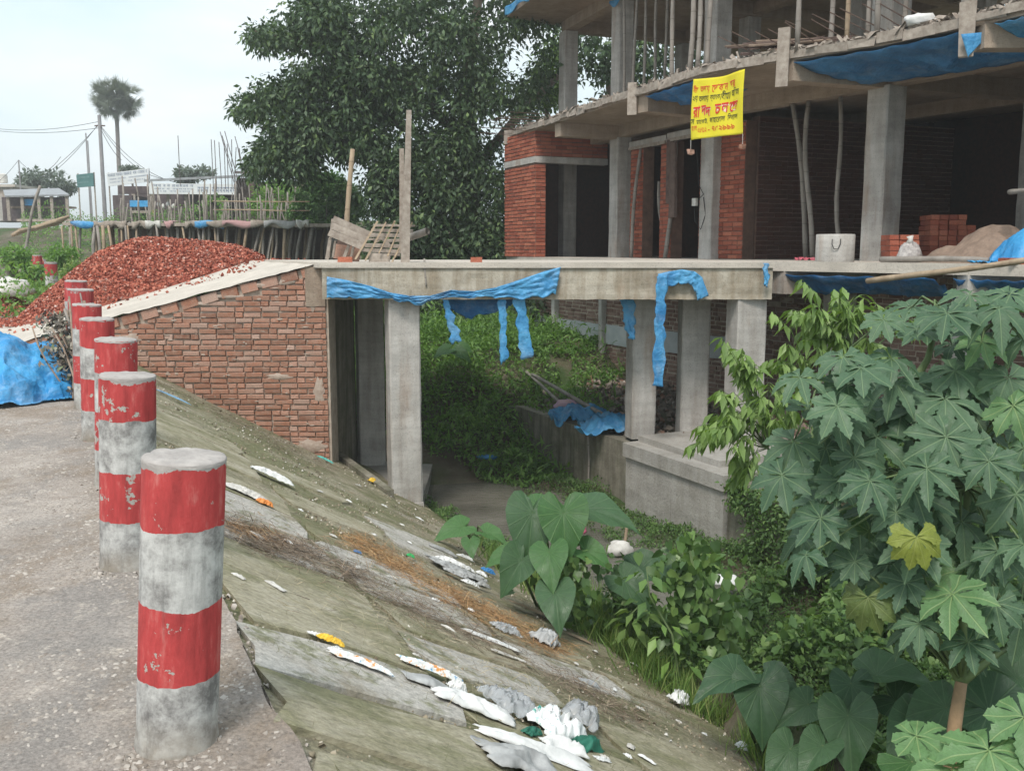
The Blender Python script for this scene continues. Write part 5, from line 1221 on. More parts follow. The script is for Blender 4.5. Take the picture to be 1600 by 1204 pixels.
plank_between(pan, PY(527, 380, Yp + .3), PY(560, 384, Yp + .3), .12, .015, WOOD_DARK, 'back_board'); plank_between(pan, PY(522, 392, Yp + .3), PY(562, 398, Yp + .3), .2, .015, BRICK_OLD, 'back_board')
fr = empty('slatted_frame', tuple(PY(605, 410, Yp)), 'loose lattice of split bamboo slats leaning against the wooden post on the deck', 'slatted frame')
for (xa, ya), (xb, yb) in (((590, 346), (555, 405)), ((603, 347), (571, 407)), ((617, 345), (592, 396)), ((626, 352), (606, 400)), ((644, 347), (612, 411)), ((632, 372), (617, 402))):
    plank_between(fr, PY(xa, ya, Yp - .03), PY(xb, yb, Yp - .16), .018, .014, BAMBOO, 'batten')
for k, (xa, ya, xb, yb) in enumerate(((583, 352, 649, 352), (580, 359, 645, 361), (577, 367, 640, 368), (573, 374, 604, 374), (570, 383, 628, 385), (566, 390, 630, 393), (604, 376, 636, 375), (585, 379, 600, 368), (596, 370, 612, 388), (575, 396, 625, 398))):
    plank_between(fr, PY(xa, ya, Yp + .02), PY(xb, yb, Yp + .02), .045 if k % 3 else .03, .012, WOOD_GREY, 'slat')
plank_between(fr, PY(577, 402, Yp - .1), PY(610, 405, Yp - .1), .12, .015, WOOD_GREY, 'plank')
post = empty('wooden_post', tuple(PY(632, 412, 12.75)), 'tall rough squared timber post standing upright at the deck edge', 'post')
mb = MB(); mb.hexa([PY(626, 413, 12.7), PY(640, 413, 12.7), PY(640, 411, 12.85), PY(626, 411, 12.85)], [PY(635, 172, 12.7), PY(643, 172, 12.7), PY(643, 172, 12.8), PY(635, 172, 12.8)]); mb.build('upright', WOOD_GREY, parent=post)
mb = MB(); mb.hexa([PY(624, 395, 12.86), PY(633, 395, 12.86), PY(633, 395, 12.92), PY(624, 395, 12.92)], [PY(624, 232, 12.86), PY(631, 232, 12.86), PY(631, 232, 12.92), PY(624, 232, 12.92)]); mb.build('batten', WOOD_GREY, parent=post)
pole('bamboo_pole', PY(540, 404, 13.5), PY(551, 233, 13.5), .035, 'pale yellow bamboo pole standing upright behind the plank panel', 'bamboo pole', bend=.01)
mb = MB(); mb.tube([PY(636, 372, 13.4), PY(668, 361, 13.2)], .05, 10, cap=False); mb.tube([PY(640, 371, 13.38), PY(668, 361, 13.2)], .038, 10, cap=False); mb.build('bamboo_offcut', BAMBOO_GREY, smooth=True, label='thick hollow bamboo stub poking out right of the wooden post', cat='bamboo')
for px, w, lab in ((539, .19, 'single red brick lying in front of the plank panel'), (744, .14, 'small red brick alone near the middle of the deck edge')):
    p_ = PY(px, 407, 12.85); mb = MB(); mb.box((p_[0], p_[1], ZD + .034), (w, .11, .066), rot=rotz(8), jit=.004); mb.build('brick', BRICK_RED, label=lab, cat='brick')
pole('stick', PY(663, 404, 12.62), PY(666, 447, 12.58), .012, 'thin upright stick against the face of the bridge beam', 'stick', mat=BAMBOO_GREY, bend=.004)

# ---- torn blue sheet along the beam
def lerp_poly(P, u):
    t = u * (len(P) - 1); k = min(int(t), len(P) - 2); f = t - k; f = f * f * (3 - 2 * f) * .5 + f * .5; return P[k][0] + (P[k + 1][0] - P[k][0]) * f, P[k][1] + (P[k + 1][1] - P[k][1]) * f
def tarp(name, label, top, bot, Y, fold=.03, nu=60, nv=14, freq=14, cat='tarpaulin', mat=BLUE, slant=0.0, seed=0):
    def f(u, v):
        x0, y0 = lerp_poly(top, u); x1, y1 = lerp_poly(bot, u); x, y = x0 + (x1 - x0) * v, y0 + (y1 - y0) * v; x += 5 * fbm(v * 6, u * 2, seed + 3.) * (nu < 10); y += 5 * fbm(u * 14, seed, 1.) * v
        p_ = PY(x, y, Y); p_[1] += -abs(fold * (math.sin(u * freq + v * slant + 2 * fbm(u * 3, v * 3, seed)) * .5 + .9 * fbm(u * freq * .35, v * 4, seed + 1.))) - .004; return tuple(p_)
    return sheet(name, label, f, nu, nv, mat, cat)
tarp('tarpaulin', 'long torn blue tarpaulin sagging across the left half of the bridge beam', [(511, 432), (545, 438), (580, 447), (610, 457), (640, 462), (672, 462), (705, 453), (740, 455), (775, 449), (812, 437), (850, 424), (876, 417)],
     [(511, 466), (545, 466), (580, 466), (612, 467), (645, 474), (672, 472), (700, 463), (740, 465), (775, 465), (812, 465), (850, 464), (868, 460)], 12.55, .045, 110, 14, 30, slant=14)
tarp('tarpaulin', 'blue sheet lying under the deck behind the torn tarpaulin', [(690, 467), (730, 467), (780, 467), (805, 467)], [(700, 482), (730, 497), (780, 486), (803, 474)], 12.9, .02, 30, 8, mat=BLUE_DARK)
tarp('tarpaulin_strip', 'leftmost of the three ragged blue strips hanging below the beam', [(691, 466), (700, 467)], [(706, 538), (721, 531)], 12.62, .02, 5, 24, 4, seed=2, cat='tarpaulin strip')
tarp('tarpaulin_strip', 'middle of the three ragged blue strips below the beam, narrow', [(779, 468), (790, 468)], [(782, 570), (793, 560)], 12.62, .025, 5, 24, 4, seed=4, cat='tarpaulin strip')
tarp('tarpaulin_strip', 'right and widest of the three ragged blue strips below the beam', [(803, 465), (820, 465)], [(814, 562), (833, 557)], 12.62, .02, 7, 24, 5, seed=6, cat='tarpaulin strip')
tarp('tarpaulin_strip', 'bunched blue strip hanging beside the slim left pier column', [(968, 461), (992, 461)], [(980, 528), (992, 530)], 12.98, .04, 8, 20, 6, seed=8, cat='tarpaulin strip')
tarp('tarpaulin', 'blue plastic looped over the right half of the bridge beam', [(1028, 428), (1045, 424), (1065, 421), (1085, 424), (1097, 433), (1107, 462)], [(1030, 470), (1042, 450), (1060, 443), (1078, 443), (1086, 455), (1090, 468)], 12.53, .03, 40, 10, 16, seed=10)
tarp('tarpaulin_strip', 'long narrow blue strip trailing down from the looped plastic', [(1026, 432), (1042, 428)], [(1019, 602), (1036, 604)], 12.50, .03, 7, 40, 5, seed=12, cat='tarpaulin strip')
tarp('tarpaulin_strip', 'small twisted blue scrap where the bridge beam meets the building slab', [(1192, 411), (1200, 411)], [(1194, 447), (1200, 449)], 12.5, .03, 5, 12, 5, seed=14, cat='tarpaulin strip')
# ================================================================== THINGS ON THE SHOP FLOOR
def gp(px, poly, off, z=1.44): p_ = cut(px, poly) + uL * off; return p_ + [0, 0, z]
P0 = gp(1272, FP, .35); ring = empty('cement_ring', tuple(P0), 'round grey cement ring with a wire handle standing at the slab edge', 'cement ring')
R0 = 29 * P0[1] / 1500; H0 = 42 * P0[1] / 1500
mb = MB(); n = 40
prof = [(R0 * .98, 0), (R0, .02), (R0, H0 - .01), (R0 - .01, H0), (R0 - .035, H0), (R0 - .04, H0 - .01), (R0 - .045, .02)]
vs = [(P0[0] + r * math.cos(2 * math.pi * i / n), P0[1] + r * math.sin(2 * math.pi * i / n), P0[2] + z) for r, z in prof for i in range(n)]
mb.add(vs, [(k * n + i, k * n + (i + 1) % n, (k + 1) * n + (i + 1) % n, (k + 1) * n + i) for k in range(len(prof) - 1) for i in range(n)]); mb.build('wall', CONC, parent=ring, smooth=True)
mb = MB(); mb.tube([P0 + [-.07 + .03 * math.cos(t) * 0 + x, -R0 - .008, H0 * .82 + z] for x, z, t in ((-.06, 0, 0), (-.06, -.07, 0), (-.03, -.13, 0), (.02, -.13, 0), (.05, -.06, 0), (.05, 0, 0))], .006, 5); mb.build('handle', BLACK, parent=ring)
def brick_stack(label, P, cols_, rows, mat=BRICK_RED, ang_=25, drop=0):
    t = empty('brick_stack', tuple(P), label, 'brick stack'); me = MB().box((0, 0, .033), (.24, .115, .066), jit=.003).mesh('brick', mat); R_ = rotz(ang_)
    for r in range(rows):
        for c in range(cols_ - (drop and int(r * drop))):
            for d in range(2):
                o = bpy.data.objects.new('brick', me); COL.objects.link(o); o.parent = t
                if r % 2: q = R_ @ np.array([c * .125 + .06 + RNG.normal(0, .004), d * .25, r * .072]); o.rotation_euler = (0, 0, math.radians(ang_ + 90 + RNG.normal(0, 1.5)))
                else: q = R_ @ np.array([c * .125 + .06, d * .25 + RNG.normal(0, .01), r * .072]); o.rotation_euler = (0, 0, math.radians(ang_ + 90 + RNG.normal(0, 1.5)))
                o.location = tuple(q)
    return t
brick_stack('neat stack of red bricks between the cement ring and the big column', gp(1303, FP, .9), 3, 5, ang_=-8)
brick_stack('tall stack of red bricks in the shade right behind the big column', gp(1405, LP, .5), 6, 9, ang_=-5, drop=.3)
P0 = gp(1387, FP, .35); sk = empty('cement_bag', tuple(P0), 'grubby white sack tied at the neck leaning at the foot of the big column', 'sack')
b_ = sack('bag', None, P0, (.15, .12, .17), mat_plain('printed_sack', (.55, .52, .50), (.22, .20, .20), 24, .8, .6), 7, cat=None); b_.parent = sk; b_.location = tuple(np.array(b_.location) - P0)
mb = MB(); mb.tube([P0 + [0, 0, .24], P0 + [.01, 0, .29], P0 + [.0, 0, .33]], [.05, .03, .045], 8); mb.build('neck', WHITE_DIRTY, parent=sk, smooth=True)
mb = MB()
def sandf(u, v):
    c_ = gp(1468, FP, .9); ax = unit([.48, -.88, 0]); x = (u - .5) * 2; y = (v - .5) * 2; h = .40 * max(0, 1 - (x * x + y * y) ** .8) * (1 + .5 * fbm(u * 4, v * 4)); return tuple(c_ + ax * x * .95 + uL * y * .6 + [0, 0, h - .01])
mb.grid(sandf, 40, 24); mb.build('sand_heap', mat_plain('brown_sand', (.30, .22, .17), (.18, .13, .10), 14, .95, .8, 40), smooth=True, label='heap of brown sand on the shop floor right of the big column', cat='sand heap')
def bt(u, v):
    c_ = gp(1580, FP, .55); ax = unit([.48, -.88, 0]); x = (u - .5) * 2; y = (v - .5) * 2; d = math.hypot(x * .95, y); h = .42 * max(0, 1 - d ** 2.2) + (.04 * (1 - abs(fbm(x * 3, y * 2 + x, 4.)) * 3)) ; return tuple(c_ + ax * (x * .62) + uL * y * .45 + [0, 0, max(.01, h)])
sheet('tarpaulin', 'light blue tarpaulin draped over a heap at the right edge of the shop floor', bt, 60, 40, BLUE2)
pole('bamboo_pole', gp(1365, FP, .12, 1.48), gp(1530, FP, .15, 1.48), .035, 'grey bamboo pole lying along the slab edge in front of the sand heap', 'bamboo pole', mat=BAMBOO_GREY, bend=.01)
q0 = PY(1355, 439, 11.6); q1 = PY(1600, 406, 10.1); pole('bamboo_pole', q0, q1 + (q1 - q0) * .1, .034, 'long bamboo pole sticking out over the slab edge, pointing down left', 'bamboo pole', bend=.015)
pole('bamboo_pole', PY(1577, 300, 11.5), PY(1625, 296, 11.0), .03, 'short end of a pole entering from the right edge in the dark shop', 'bamboo pole', mat=BAMBOO_GREY, bend=.0)
PINK = mat_cloth('pink_cloth', (.55, .12, .16), (.35, .07, .10), .7)
p_ = gp(1224, FP, .5); sheet('cloth', 'crumpled pink cloth on the floor left of the cement ring', lambda u, v: tuple(p_ + np.array([(u - .5) * .42, (v - .5) * .3, .015 + .035 * abs(fbm(u * 5, v * 5)) * 2])), 14, 10, PINK, cat='cloth')
for k, (px, off) in enumerate(((1590, .06), (1575, .05))):
    p_ = gp(px, FP, off); mb = MB(); mb.box(p_ + [0, 0, .035], (.22, .11, .066), rot=rotz(-20 - 30 * k), jit=.003); mb.build('brick', BRICK_RED, label=('red brick at the slab edge below the light blue tarpaulin, right one', 'red brick at the slab edge below the light blue tarpaulin, left one')[k], cat='brick')
# planks piled on the upper floor
pp = empty('plank_pile', tuple(gp(1140, FP, .7, 4.2)), 'untidy pile of dark planks and boards on the upper floor above the banner', 'plank pile')
for k in range(26):
    c_ = gp(RNG.uniform(1118, 1190), FP, RNG.uniform(.5, 1.1), 4.22 + k * .013); d_ = rotz(RNG.normal(0, 14)) @ np.array([1, -.3, RNG.normal(0, .06)]) * RNG.uniform(.3, .55); plank_between(pp, c_ - d_, c_ + d_, RNG.uniform(.05, .12), .025, WOOD_DARK if k % 3 else WOOD, nrm=(0, -.3, 1))
pp = empty('plank_pile', tuple(gp(1500, FP, 1.8, 4.2)), 'criss-crossed timber props stacked in the gloom of the upper floor at the right', 'plank pile')
for k in range(34):
    c_ = gp(RNG.uniform(1425, 1600), FP, RNG.uniform(1.4, 2.4), 4.25 + RNG.random() * .7); d_ = np.array([RNG.normal(0, 1), RNG.normal(0, .5), RNG.normal(0, .5)]); d_ = unit(d_) * RNG.uniform(.3, .7); plank_between(pp, c_ - d_, c_ + d_, RNG.uniform(.04, .08), .03, WOOD_GREY if k % 2 else WOOD_DARK, nrm=(0, -1, .3))
p_ = gp(1408, FP, .12, 4.24); sack('white_bag', 'white plastic bag lying on the upper slab edge beside the big column', p_, (.2, .12, .09), WHITE, 11, 'bag')
# ---- banner
YEL = mat_plain('yellow_banner_cloth', (.70, .62, .03), (.62, .52, .02), 3, .6, .15)
A_, B_ = cut(1085, FP), cut(1163, FP); n_out = unit(np.array([(B_ - A_)[1], -(B_ - A_)[0], 0])); A_ = A_ + n_out * .10; B_ = B_ + n_out * .10; WB = np.linalg.norm(B_ - A_); HB = .86
def bpt(x, z, off=0.0):       # x 0..WB, z 0..HB from the bottom
    u = x / WB; w = .022 * math.sin(u * 5.5 + z * 2) + .012 * math.sin(u * 12 + z * 5); sag = .03 * math.sin(math.pi * u) * (z / HB); q = A_ + (B_ - A_) * u + n_out * (w + off + .03 * (1 - z / HB)); return q + np.array([0, 0, 3.18 + z - sag])
ban = empty('banner', tuple((A_ + B_) / 2 + [0, 0, 3.18]), 'yellow cloth banner with red and black Bengali lettering tied to the floor edge', 'banner')
mb = MB(); mb.grid(lambda u, v: tuple(bpt(u * WB, v * HB)), 40, 30); solidify(mb.build('cloth', YEL, parent=ban, smooth=True), .003)
T_RED = mat_plain('red_ink', (.62, .03, .02), (.55, .03, .02), 3, .6, 0); T_BLK = mat_plain('black_ink', (.04, .045, .02), (.03, .03, .02), 3, .6, 0); T_PNK = mat_plain('pale_ink_outline', (.85, .62, .55), (.8, .55, .5), 3, .6, 0)
def text_mesh(s_, size, bold=0.0, shear=0.0):
    cu = bpy.data.curves.new('t', 'FONT'); cu.body = s_; cu.size = size; cu.offset = bold; cu.shear = shear; cu.resolution_u = 3
    o = bpy.data.objects.new('t', cu); COL.objects.link(o); me = bpy.data.meshes.new_from_object(o.evaluated_get(bpy.context.evaluated_depsgraph_get()))
    bpy.data.objects.remove(o); V = np.array([v.co[:] for v in me.vertices]); F = [tuple(p.vertices) for p in me.polygons]; bpy.data.meshes.remove(me); return V, F
def put_text(s_, x0, x1, z0, h, mat, off=.006, bold=0.0, rise=.0, name='lettering', shear=0.0):
    V, F = text_mesh(s_, 1.0, bold, shear)
    if not len(V): print('no glyphs', s_); return
    mn, mx = V.min(0), V.max(0); sx = (x1 - x0) / (mx[0] - mn[0]); sz = h / (mx[1] - mn[1])
    mb = MB(); mb.add([bpt(x0 + (v[0] - mn[0]) * sx, z0 + (v[1] - mn[1]) * sz + rise * (x0 + (v[0] - mn[0]) * sx), off) for v in V], F); return mb.build(name, mat, parent=ban)
put_text('নীচ', .02, .11, .665, .105, T_RED, bold=.012)
put_text('তলায়', .15, .33, .65, .105, T_RED, bold=.012); put_text('েদাকান', .37, .64, .65, .11, T_RED, bold=.012); put_text('ঘর', .68, .80, .665, .095, T_RED, bold=.012)
put_text('২য়', .02, .11, .53, .09, T_BLK, bold=.008); put_text('তলায়', .13, .32, .515, .10, T_BLK, bold=.008); put_text('ব্যাংক', .35, .52, .515, .10, T_BLK, bold=.008); put_text('/বীমা/', .52, .70, .52, .13, T_BLK, bold=.008); put_text('অিফস', .72, .88, .54, .12, T_BLK, bold=.008)
for off, mt, bo in ((.005, T_PNK, .05), (.010, T_RED, .018)):
    put_text('রা', .05, .17, .31, .165, mt, off, bo); put_text('দ', .19, .28, .335, .14, mt, off, bo); put_text('দ', .27, .37, .315, .13, mt, off + .001, bo)
    put_text('চ', .45, .55, .33, .14, mt, off, bo); put_text('ল', .56, .67, .335, .14, mt, off, bo); put_text('েছ', .69, .86, .32, .17, mt, off, bo)
put_text('স', .01, .08, .22, .07, T_BLK, bold=.008); put_text('মােকট,', .12, .32, .205, .09, T_BLK, bold=.008); put_text('কাহােরাল', .36, .63, .205, .085, T_BLK, bold=.008); put_text('িদনাজ', .67, .85, .215, .10, T_BLK, bold=.008)
put_text('মোবা:', .03, .14, .125, .07, T_RED, bold=.008); put_text('০১৭১২', .16, .31, .085, .075, T_RED, bold=.008); put_text('- ৭৫২৯৯৯', .34, .80, .085, .075, T_RED, bold=.010)
for x in (0.0, WB):
    mb = MB(); q = bpt(x, 0); mb.tube([q, q + [0, 0, -.14]], .004, 4); mb.build('tie_cord', WHITE_DIRTY, parent=ban); mb = MB(); mb.box(q + [0, 0, -.17], (.09, .05, .07), rot=rotz(30), jit=.012); mb.build('hanging_weight', BRICK_OLD, parent=ban)
# ================================================================== LITTER ON THE SLOPE
def spt(px, py, lift=.01): return onslope(px, py) + [0, 0, lift]
def sl_an(P): return P @ RD, P @ PD
TD = unit(PD - np.array([0, 0, KS]))              # straight down the slope
NV = unit(np.cross(TD, -RD)); NV = NV if NV[2] > 0 else -NV
def crumple(name, label, px, py, L, W, h, mat, seed, ang=0, cat='litter', group=None, fq=5.0, nu=26, nv=18, th=.002):
    c_ = spt(px, py, .012); ca, sa = math.cos(ang), math.sin(ang); A = TD * ca + RD * sa; B_ = -TD * sa + RD * ca
    def f(u, v):
        x, y = (u - .5), (v - .5); e = .5 + .16 * fbm(math.cos(6.28 * u) + seed, v * 3, seed); prof = max(0, 1 - (2 * x) ** 4) * max(0, 1 - (2 * y) ** 4)
        prof = .22 + .78 * prof; z = h * prof * (.55 + .55 * (1 - abs(fbm(x * fq * .8 + seed, y * fq * .8, seed * 2., 2)) * 3.2)) + .004 * (1 + fbm(x * 20, y * 20, seed))
        z *= .8; return tuple(c_ + A * x * L * (1 + .25 * fbm(v * 4, seed)) + B_ * y * W * (1 + .3 * fbm(u * 4, seed + 5)) + NV * max(z, .002))
    mb = MB(); mb.grid(f, nu, nv); return solidify(mb.build(name, mat, smooth=(fq != 5.0) or h > .06, label=label, cat=cat, group=group), th)
m = N('clear_film'); CLEAR = m.fin((.62, .64, .66), .25); m.p.inputs['Transmission Weight'].default_value = .45; m.p.inputs['Alpha'].default_value = .62; m.bump(m.noise(30, 4), .5, .01)
for _n in ('x',): pass
CARD = mat_plain('old_cardboard', (.45, .34, .24), (.28, .21, .15), 9, .9, .4)
GREENP = mat_plain('green_plastic', (.03, .16, .11), (.02, .10, .07), 9, .5, .3)
ORANGE = mat_plain('orange_plastic', (.75, .30, .08), (.55, .2, .05), 9, .5, .2)
YELP = mat_plain('yellow_plastic', (.80, .55, .06), (.7, .42, .05), 9, .5, .2)
BLUEP = mat_plain('blue_plastic', (.05, .24, .52), (.04, .17, .4), 9, .5, .2)
GREYP = mat_plain('grey_film', (.46, .47, .47), (.27, .27, .27), 12, .5, .5)
m = N('printed_white_bag'); w = m.noise(9, 2, .5, m.map(scale=(1, 1, 1))); c = m.ramp(m.noise(26, 3, .8), [(.50, (.80, .82, .82)), (.54, (.05, .36, .30))]); c = m.mix(m.ramp(m.noise(5, 2), [(.52, 0.0), (.56, 1.0)]), (.80, .82, .82), c); PRINT = m.fin(c, .5)
m = N('printed_wrapper'); c = m.ramp(m.noise(16, 3, .7), [(.36, (.06, .30, .55)), (.44, (.75, .77, .78)), (.58, (.78, .78, .76)), (.64, (.75, .35, .12))]); WRAP = m.fin(c, .4)
crumple('plastic_bag', 'white plastic bag with green printing in the rubbish at the bottom of the picture', 862, 1142, .34, .26, .12, PRINT, 1, .4, 'plastic bag')
crumple('plastic_bag', 'clear crumpled plastic bag tucked behind the green printed white bag', 905, 1128, .30, .20, .12, CLEAR, 2, .9, 'plastic bag')
crumple('plastic_bag', 'grey transparent bag lying between the white roll and the printed bag', 795, 1108, .30, .26, .10, CLEAR, 3, .2, 'plastic bag')
crumple('plastic_roll', 'long rolled white packaging with faint pink print', 738, 1112, .42, .11, .07, WHITE, 4, -.15, 'packaging', fq=2)
crumple('foam_sheet', 'folded white foam sheet at the bottom edge of the picture', 838, 1178, .62, .12, .05, WHITE, 5, -.1, 'foam sheet', fq=1.5)
crumple('foam_sheet', 'short white flap standing up on the folded foam sheet', 880, 1176, .26, .12, .07, WHITE, 6, .2, 'foam sheet', fq=1.5)
crumple('plastic_bag', 'clear grey bag under the folded foam sheet at the bottom edge', 812, 1196, .40, .24, .07, GREYP, 7, 0, 'plastic bag', fq=2)
crumple('plastic_sleeve', 'dark green plastic sleeve beside the printed white bag', 915, 1172, .26, .09, .07, GREENP, 8, .5, 'packaging', fq=2)
crumple('plastic_sleeve', 'small green folded sleeve under the printed white bag', 830, 1150, .14, .06, .04, GREENP, 9, .6, 'packaging', fq=2)
crumple('blister_pack', 'silvery blister pack with rounded corners left of the white roll', 668, 1072, .26, .11, .035, GREYP, 10, -.1, 'blister pack', fq=1)
crumple('wrapper', 'colourful blue and orange printed wrapper above the blister pack', 672, 1052, .34, .06, .04, WRAP, 11, -.1, 'wrapper')
crumple('wrapper', 'small white torn wrapper at the tip of the colourful one', 712, 1080, .10, .07, .05, WHITE, 12, .5, 'wrapper')
crumple('wrapper', 'blue and white printed strip on the slope left of the rubbish heap', 562, 1040, .30, .055, .03, WRAP, 13, -.1, 'wrapper')
crumple('wrapper', 'bright yellow orange wrapper piece on the slope', 515, 1006, .13, .05, .03, YELP, 14, -.1, 'wrapper')
crumple('wrapper', 'small white paper scrap touching the yellow orange wrapper', 494, 997, .09, .03, .015, WHITE, 15, 0, 'paper scrap')
crumple('wrapper', 'white paper scrap between the yellow wrapper and the blue strip', 524, 1021, .10, .05, .02, WHITE, 16, .8, 'paper scrap')
crumple('foam_strip', 'long white foam strip lying down the slope in the middle', 768, 1004, .42, .07, .02, WHITE, 17, -.05, 'foam strip', fq=1.5)
crumple('foam_strip', 'narrow dirty white strip just below the long foam strip', 800, 1030, .3, .035, .012, WHITE_DIRTY, 18, -.02, 'foam strip', fq=1.5)
crumple('plastic_bag', 'grey crumpled bag standing on the straw near the foot of the slope', 850, 1006, .26, .18, .12, GREYP, 19, .6, 'plastic bag')
crumple('plastic_bag', 'clear bag with a blue cap near the right end of the straw', 790, 988, .24, .14, .06, CLEAR, 20, .3, 'plastic bag')
crumple('cardboard', 'torn flat cardboard at the foot of the slope beside the taro', 862, 968, .34, .16, .03, CARD, 21, -.3, 'cardboard', fq=1.2)
crumple('cardboard', 'small brown cardboard strip right of the larger torn piece', 905, 1000, .24, .07, .02, CARD, 22, -.2, 'cardboard', fq=1.2)
crumple('cardboard', 'narrow curled cardboard above the straw', 822, 952, .34, .06, .02, CARD, 23, -.1, 'cardboard', fq=1.2)
crumple('plastic_bag', 'knotted white bag in the grass at the foot of the slope', 1057, 1100, .22, .13, .12, WHITE, 24, .5, 'plastic bag')
crumple('plastic_bag', 'white scrap half hidden in the grass near the bottom right end of the slope', 1158, 1172, .12, .08, .06, WHITE, 25, .5, 'plastic bag')
crumple('plastic_bottle_label', 'clear ribbed plastic tube lying on the mossy slope', 919, 1071, .16, .045, .035, CLEAR, 26, -.1, 'plastic tube', fq=1)
crumple('white_cloth', 'white rag high on the slope near the bollards', 425, 747, .40, .14, .06, WHITE, 27, -.25, 'rag')
crumple('white_cloth', 'pinkish white rag below the highest white rag', 385, 775, .34, .12, .05, WHITE_DIRTY, 28, -.2, 'rag')
crumple('wrapper', 'small orange wrapper beside the pinkish rag', 413, 790, .13, .07, .04, ORANGE, 29, 0, 'wrapper')
crumple('wrapper', 'turquoise scrap of plastic at the foot of the brick ramp wall', 508, 720, .22, .07, .03, mat_plain('turquoise_plastic', (.12, .48, .42), (.1, .38, .34)), 30, -.3, 'wrapper')
crumple('wrapper', 'small yellow scrap at the kerb by the left bridge column', 580, 755, .10, .07, .08, YELP, 31, 0, 'wrapper')
crumple('wrapper', 'light blue strip near the top of the slope below the ramp wall', 270, 622, .4, .05, .02, mat_plain('pale_blue_plastic', (.25, .45, .65), (.2, .35, .5)), 32, 0, 'wrapper')
crumple('wrapper', 'bright green bottle cap cluster above the straw', 641, 872, .07, .04, .03, mat_plain('bright_green_plastic', (.05, .45, .15), (.04, .3, .1)), 33, 0, 'wrapper')
crumple('wrapper', 'small dark blue scrap left of the straw band', 558, 866, .07, .03, .02, BLUEP, 34, 0, 'wrapper')
crumple('carton', 'blue and white carton among the white rubbish beside the taro', 762, 896, .14, .08, .05, BLUEP, 35, 0, 'carton')
wl_ = [(690, 862, .30, .05), (705, 880, .22, .10), (722, 888, .26, .08), (745, 905, .22, .12), (735, 915, .18, .07), (752, 900, .12, .08), (712, 900, .24, .10), (690, 878, .16, .07), (726, 874, .20, .03), (755, 918, .14, .05)]
for i, (px, py, L, W) in enumerate(wl_):
    crumple('foam_scrap', 'piece of white foam and plastic in the rubbish patch above the straw', px, py, L, W, .04, WHITE if i % 3 else GREYP, 40 + i, RNG.normal(-.1, .4), 'foam scrap', 'white scraps in the rubbish patch above the straw', nu=14, nv=10)
crumple('plastic_film', 'net of dull grey film under the white foam pieces', 712, 892, .55, .3, .04, GREYP, 60, -.1, 'plastic film')
for i, (px, py) in enumerate([(600, 792), (628, 822), (655, 812), (560, 890), (640, 850), (430, 920), (470, 800), (520, 840), (585, 838), (612, 905), (680, 940), (650, 1028), (735, 956), (700, 985), (960, 1080), (1000, 1110), (940, 1190), (985, 1170), (1010, 1190), (1030, 1060), (990, 1040), (930, 1020), (880, 985), (900, 1040), (450, 850), (372, 905), (400, 840), (560, 760), (545, 785), (500, 770), (1100, 1150), (1060, 1130), (980, 1185), (945, 1188)]):
    crumple('litter_scrap', 'tiny whitish scrap of litter on the slope', px, py, RNG.uniform(.03, .12), RNG.uniform(.02, .05), .015, WHITE_DIRTY if i % 2 else WHITE, 100 + i, RNG.uniform(-1, 1), 'litter', 'tiny scraps scattered over the slope', nu=7, nv=6)
# stuff in the drain
def groundbag(label, px, py, z, size, mat, seed, cat='plastic bag'): return sack('plastic_bag', label, PZ(px, py, z), size, mat, seed, cat)
groundbag('white crumpled bag caught in the stream beside the taro', 968, 865, -2.0, (.15, .10, .11), WHITE_DIRTY, 21)
groundbag('small white bag in the weeds right of centre', 1135, 913, -1.9, (.16, .11, .07), WHITE, 22)
groundbag('pink scrap behind the bright taro leaves', 908, 832, -1.95, (.07, .05, .07), mat_plain('pink_plastic', (.55, .12, .22), (.4, .09, .15)), 23, 'scrap')
groundbag('blue plastic scrap on the green mound', 762, 716, -1.75, (.18, .08, .04), BLUEP, 24, 'scrap')
groundbag('pale scrap at the foot of the stained wall', 950, 800, -1.9, (.12, .08, .05), WHITE_DIRTY, 25, 'scrap')
pole('wooden_stake', PZ(975, 862, -2.0), PZ(975, 862, -2.0) + [.03, 0, .33], .02, 'short stake standing in the stream beside the white bag', 'stake', bend=0)
pole('bamboo_pole', AS(12.4, 7.7, -1.0), PY(832, 585, 17.5), .035, 'dark bamboo pole leaning from the stained wall up over the mound', 'bamboo pole', mat=BAMBOO_GREY, bend=.01)
pole('bamboo_pole', AS(13.3, 7.6, -1.1), PY(812, 572, 18.2), .03, 'second bamboo pole leaning just left of the dark one', 'bamboo pole', mat=BAMBOO_GREY, bend=.01)
pole('bamboo_pole', PY(805, 615, 18.3), PY(797, 560, 18.3), .03, 'pale short bamboo stake standing on the mound', 'stake', bend=0)
for lab, px, py, L, W, sd_ in (('crumpled blue tarpaulin on top of the stained wall against the pier column', 955, 668, 1.0, .8, 5), ('smaller blue sheet on the rubble at the lower end of the dark bamboo pole', 905, 645, .9, .5, 6)):
    c_ = PY(px, py, 14.3 if sd_ == 5 else 15.3); c_[2] = bank_z(c_ @ RD, c_ @ PD)
    sheet('tarpaulin', lab, lambda u, v, c_=c_, L=L, W=W, sd_=sd_: tuple(c_ + np.array([(u - .5) * L * (1 + .3 * fbm(v * 3, sd_)), (v - .5) * W * (1 + .3 * fbm(u * 3, sd_)), .06 + .18 * max(0, 1 - (2 * u - 1) ** 2) * max(0, 1 - (2 * v - 1) ** 2) + .07 * (1 - abs(fbm(u * 3, v * 2 + u * 2, sd_ + 3., 2)) * 3.5) + .03 * (1 - abs(fbm(u * 7, v * 6, sd_ + 9., 2)) * 3.5)])), 36, 30, BLUE)
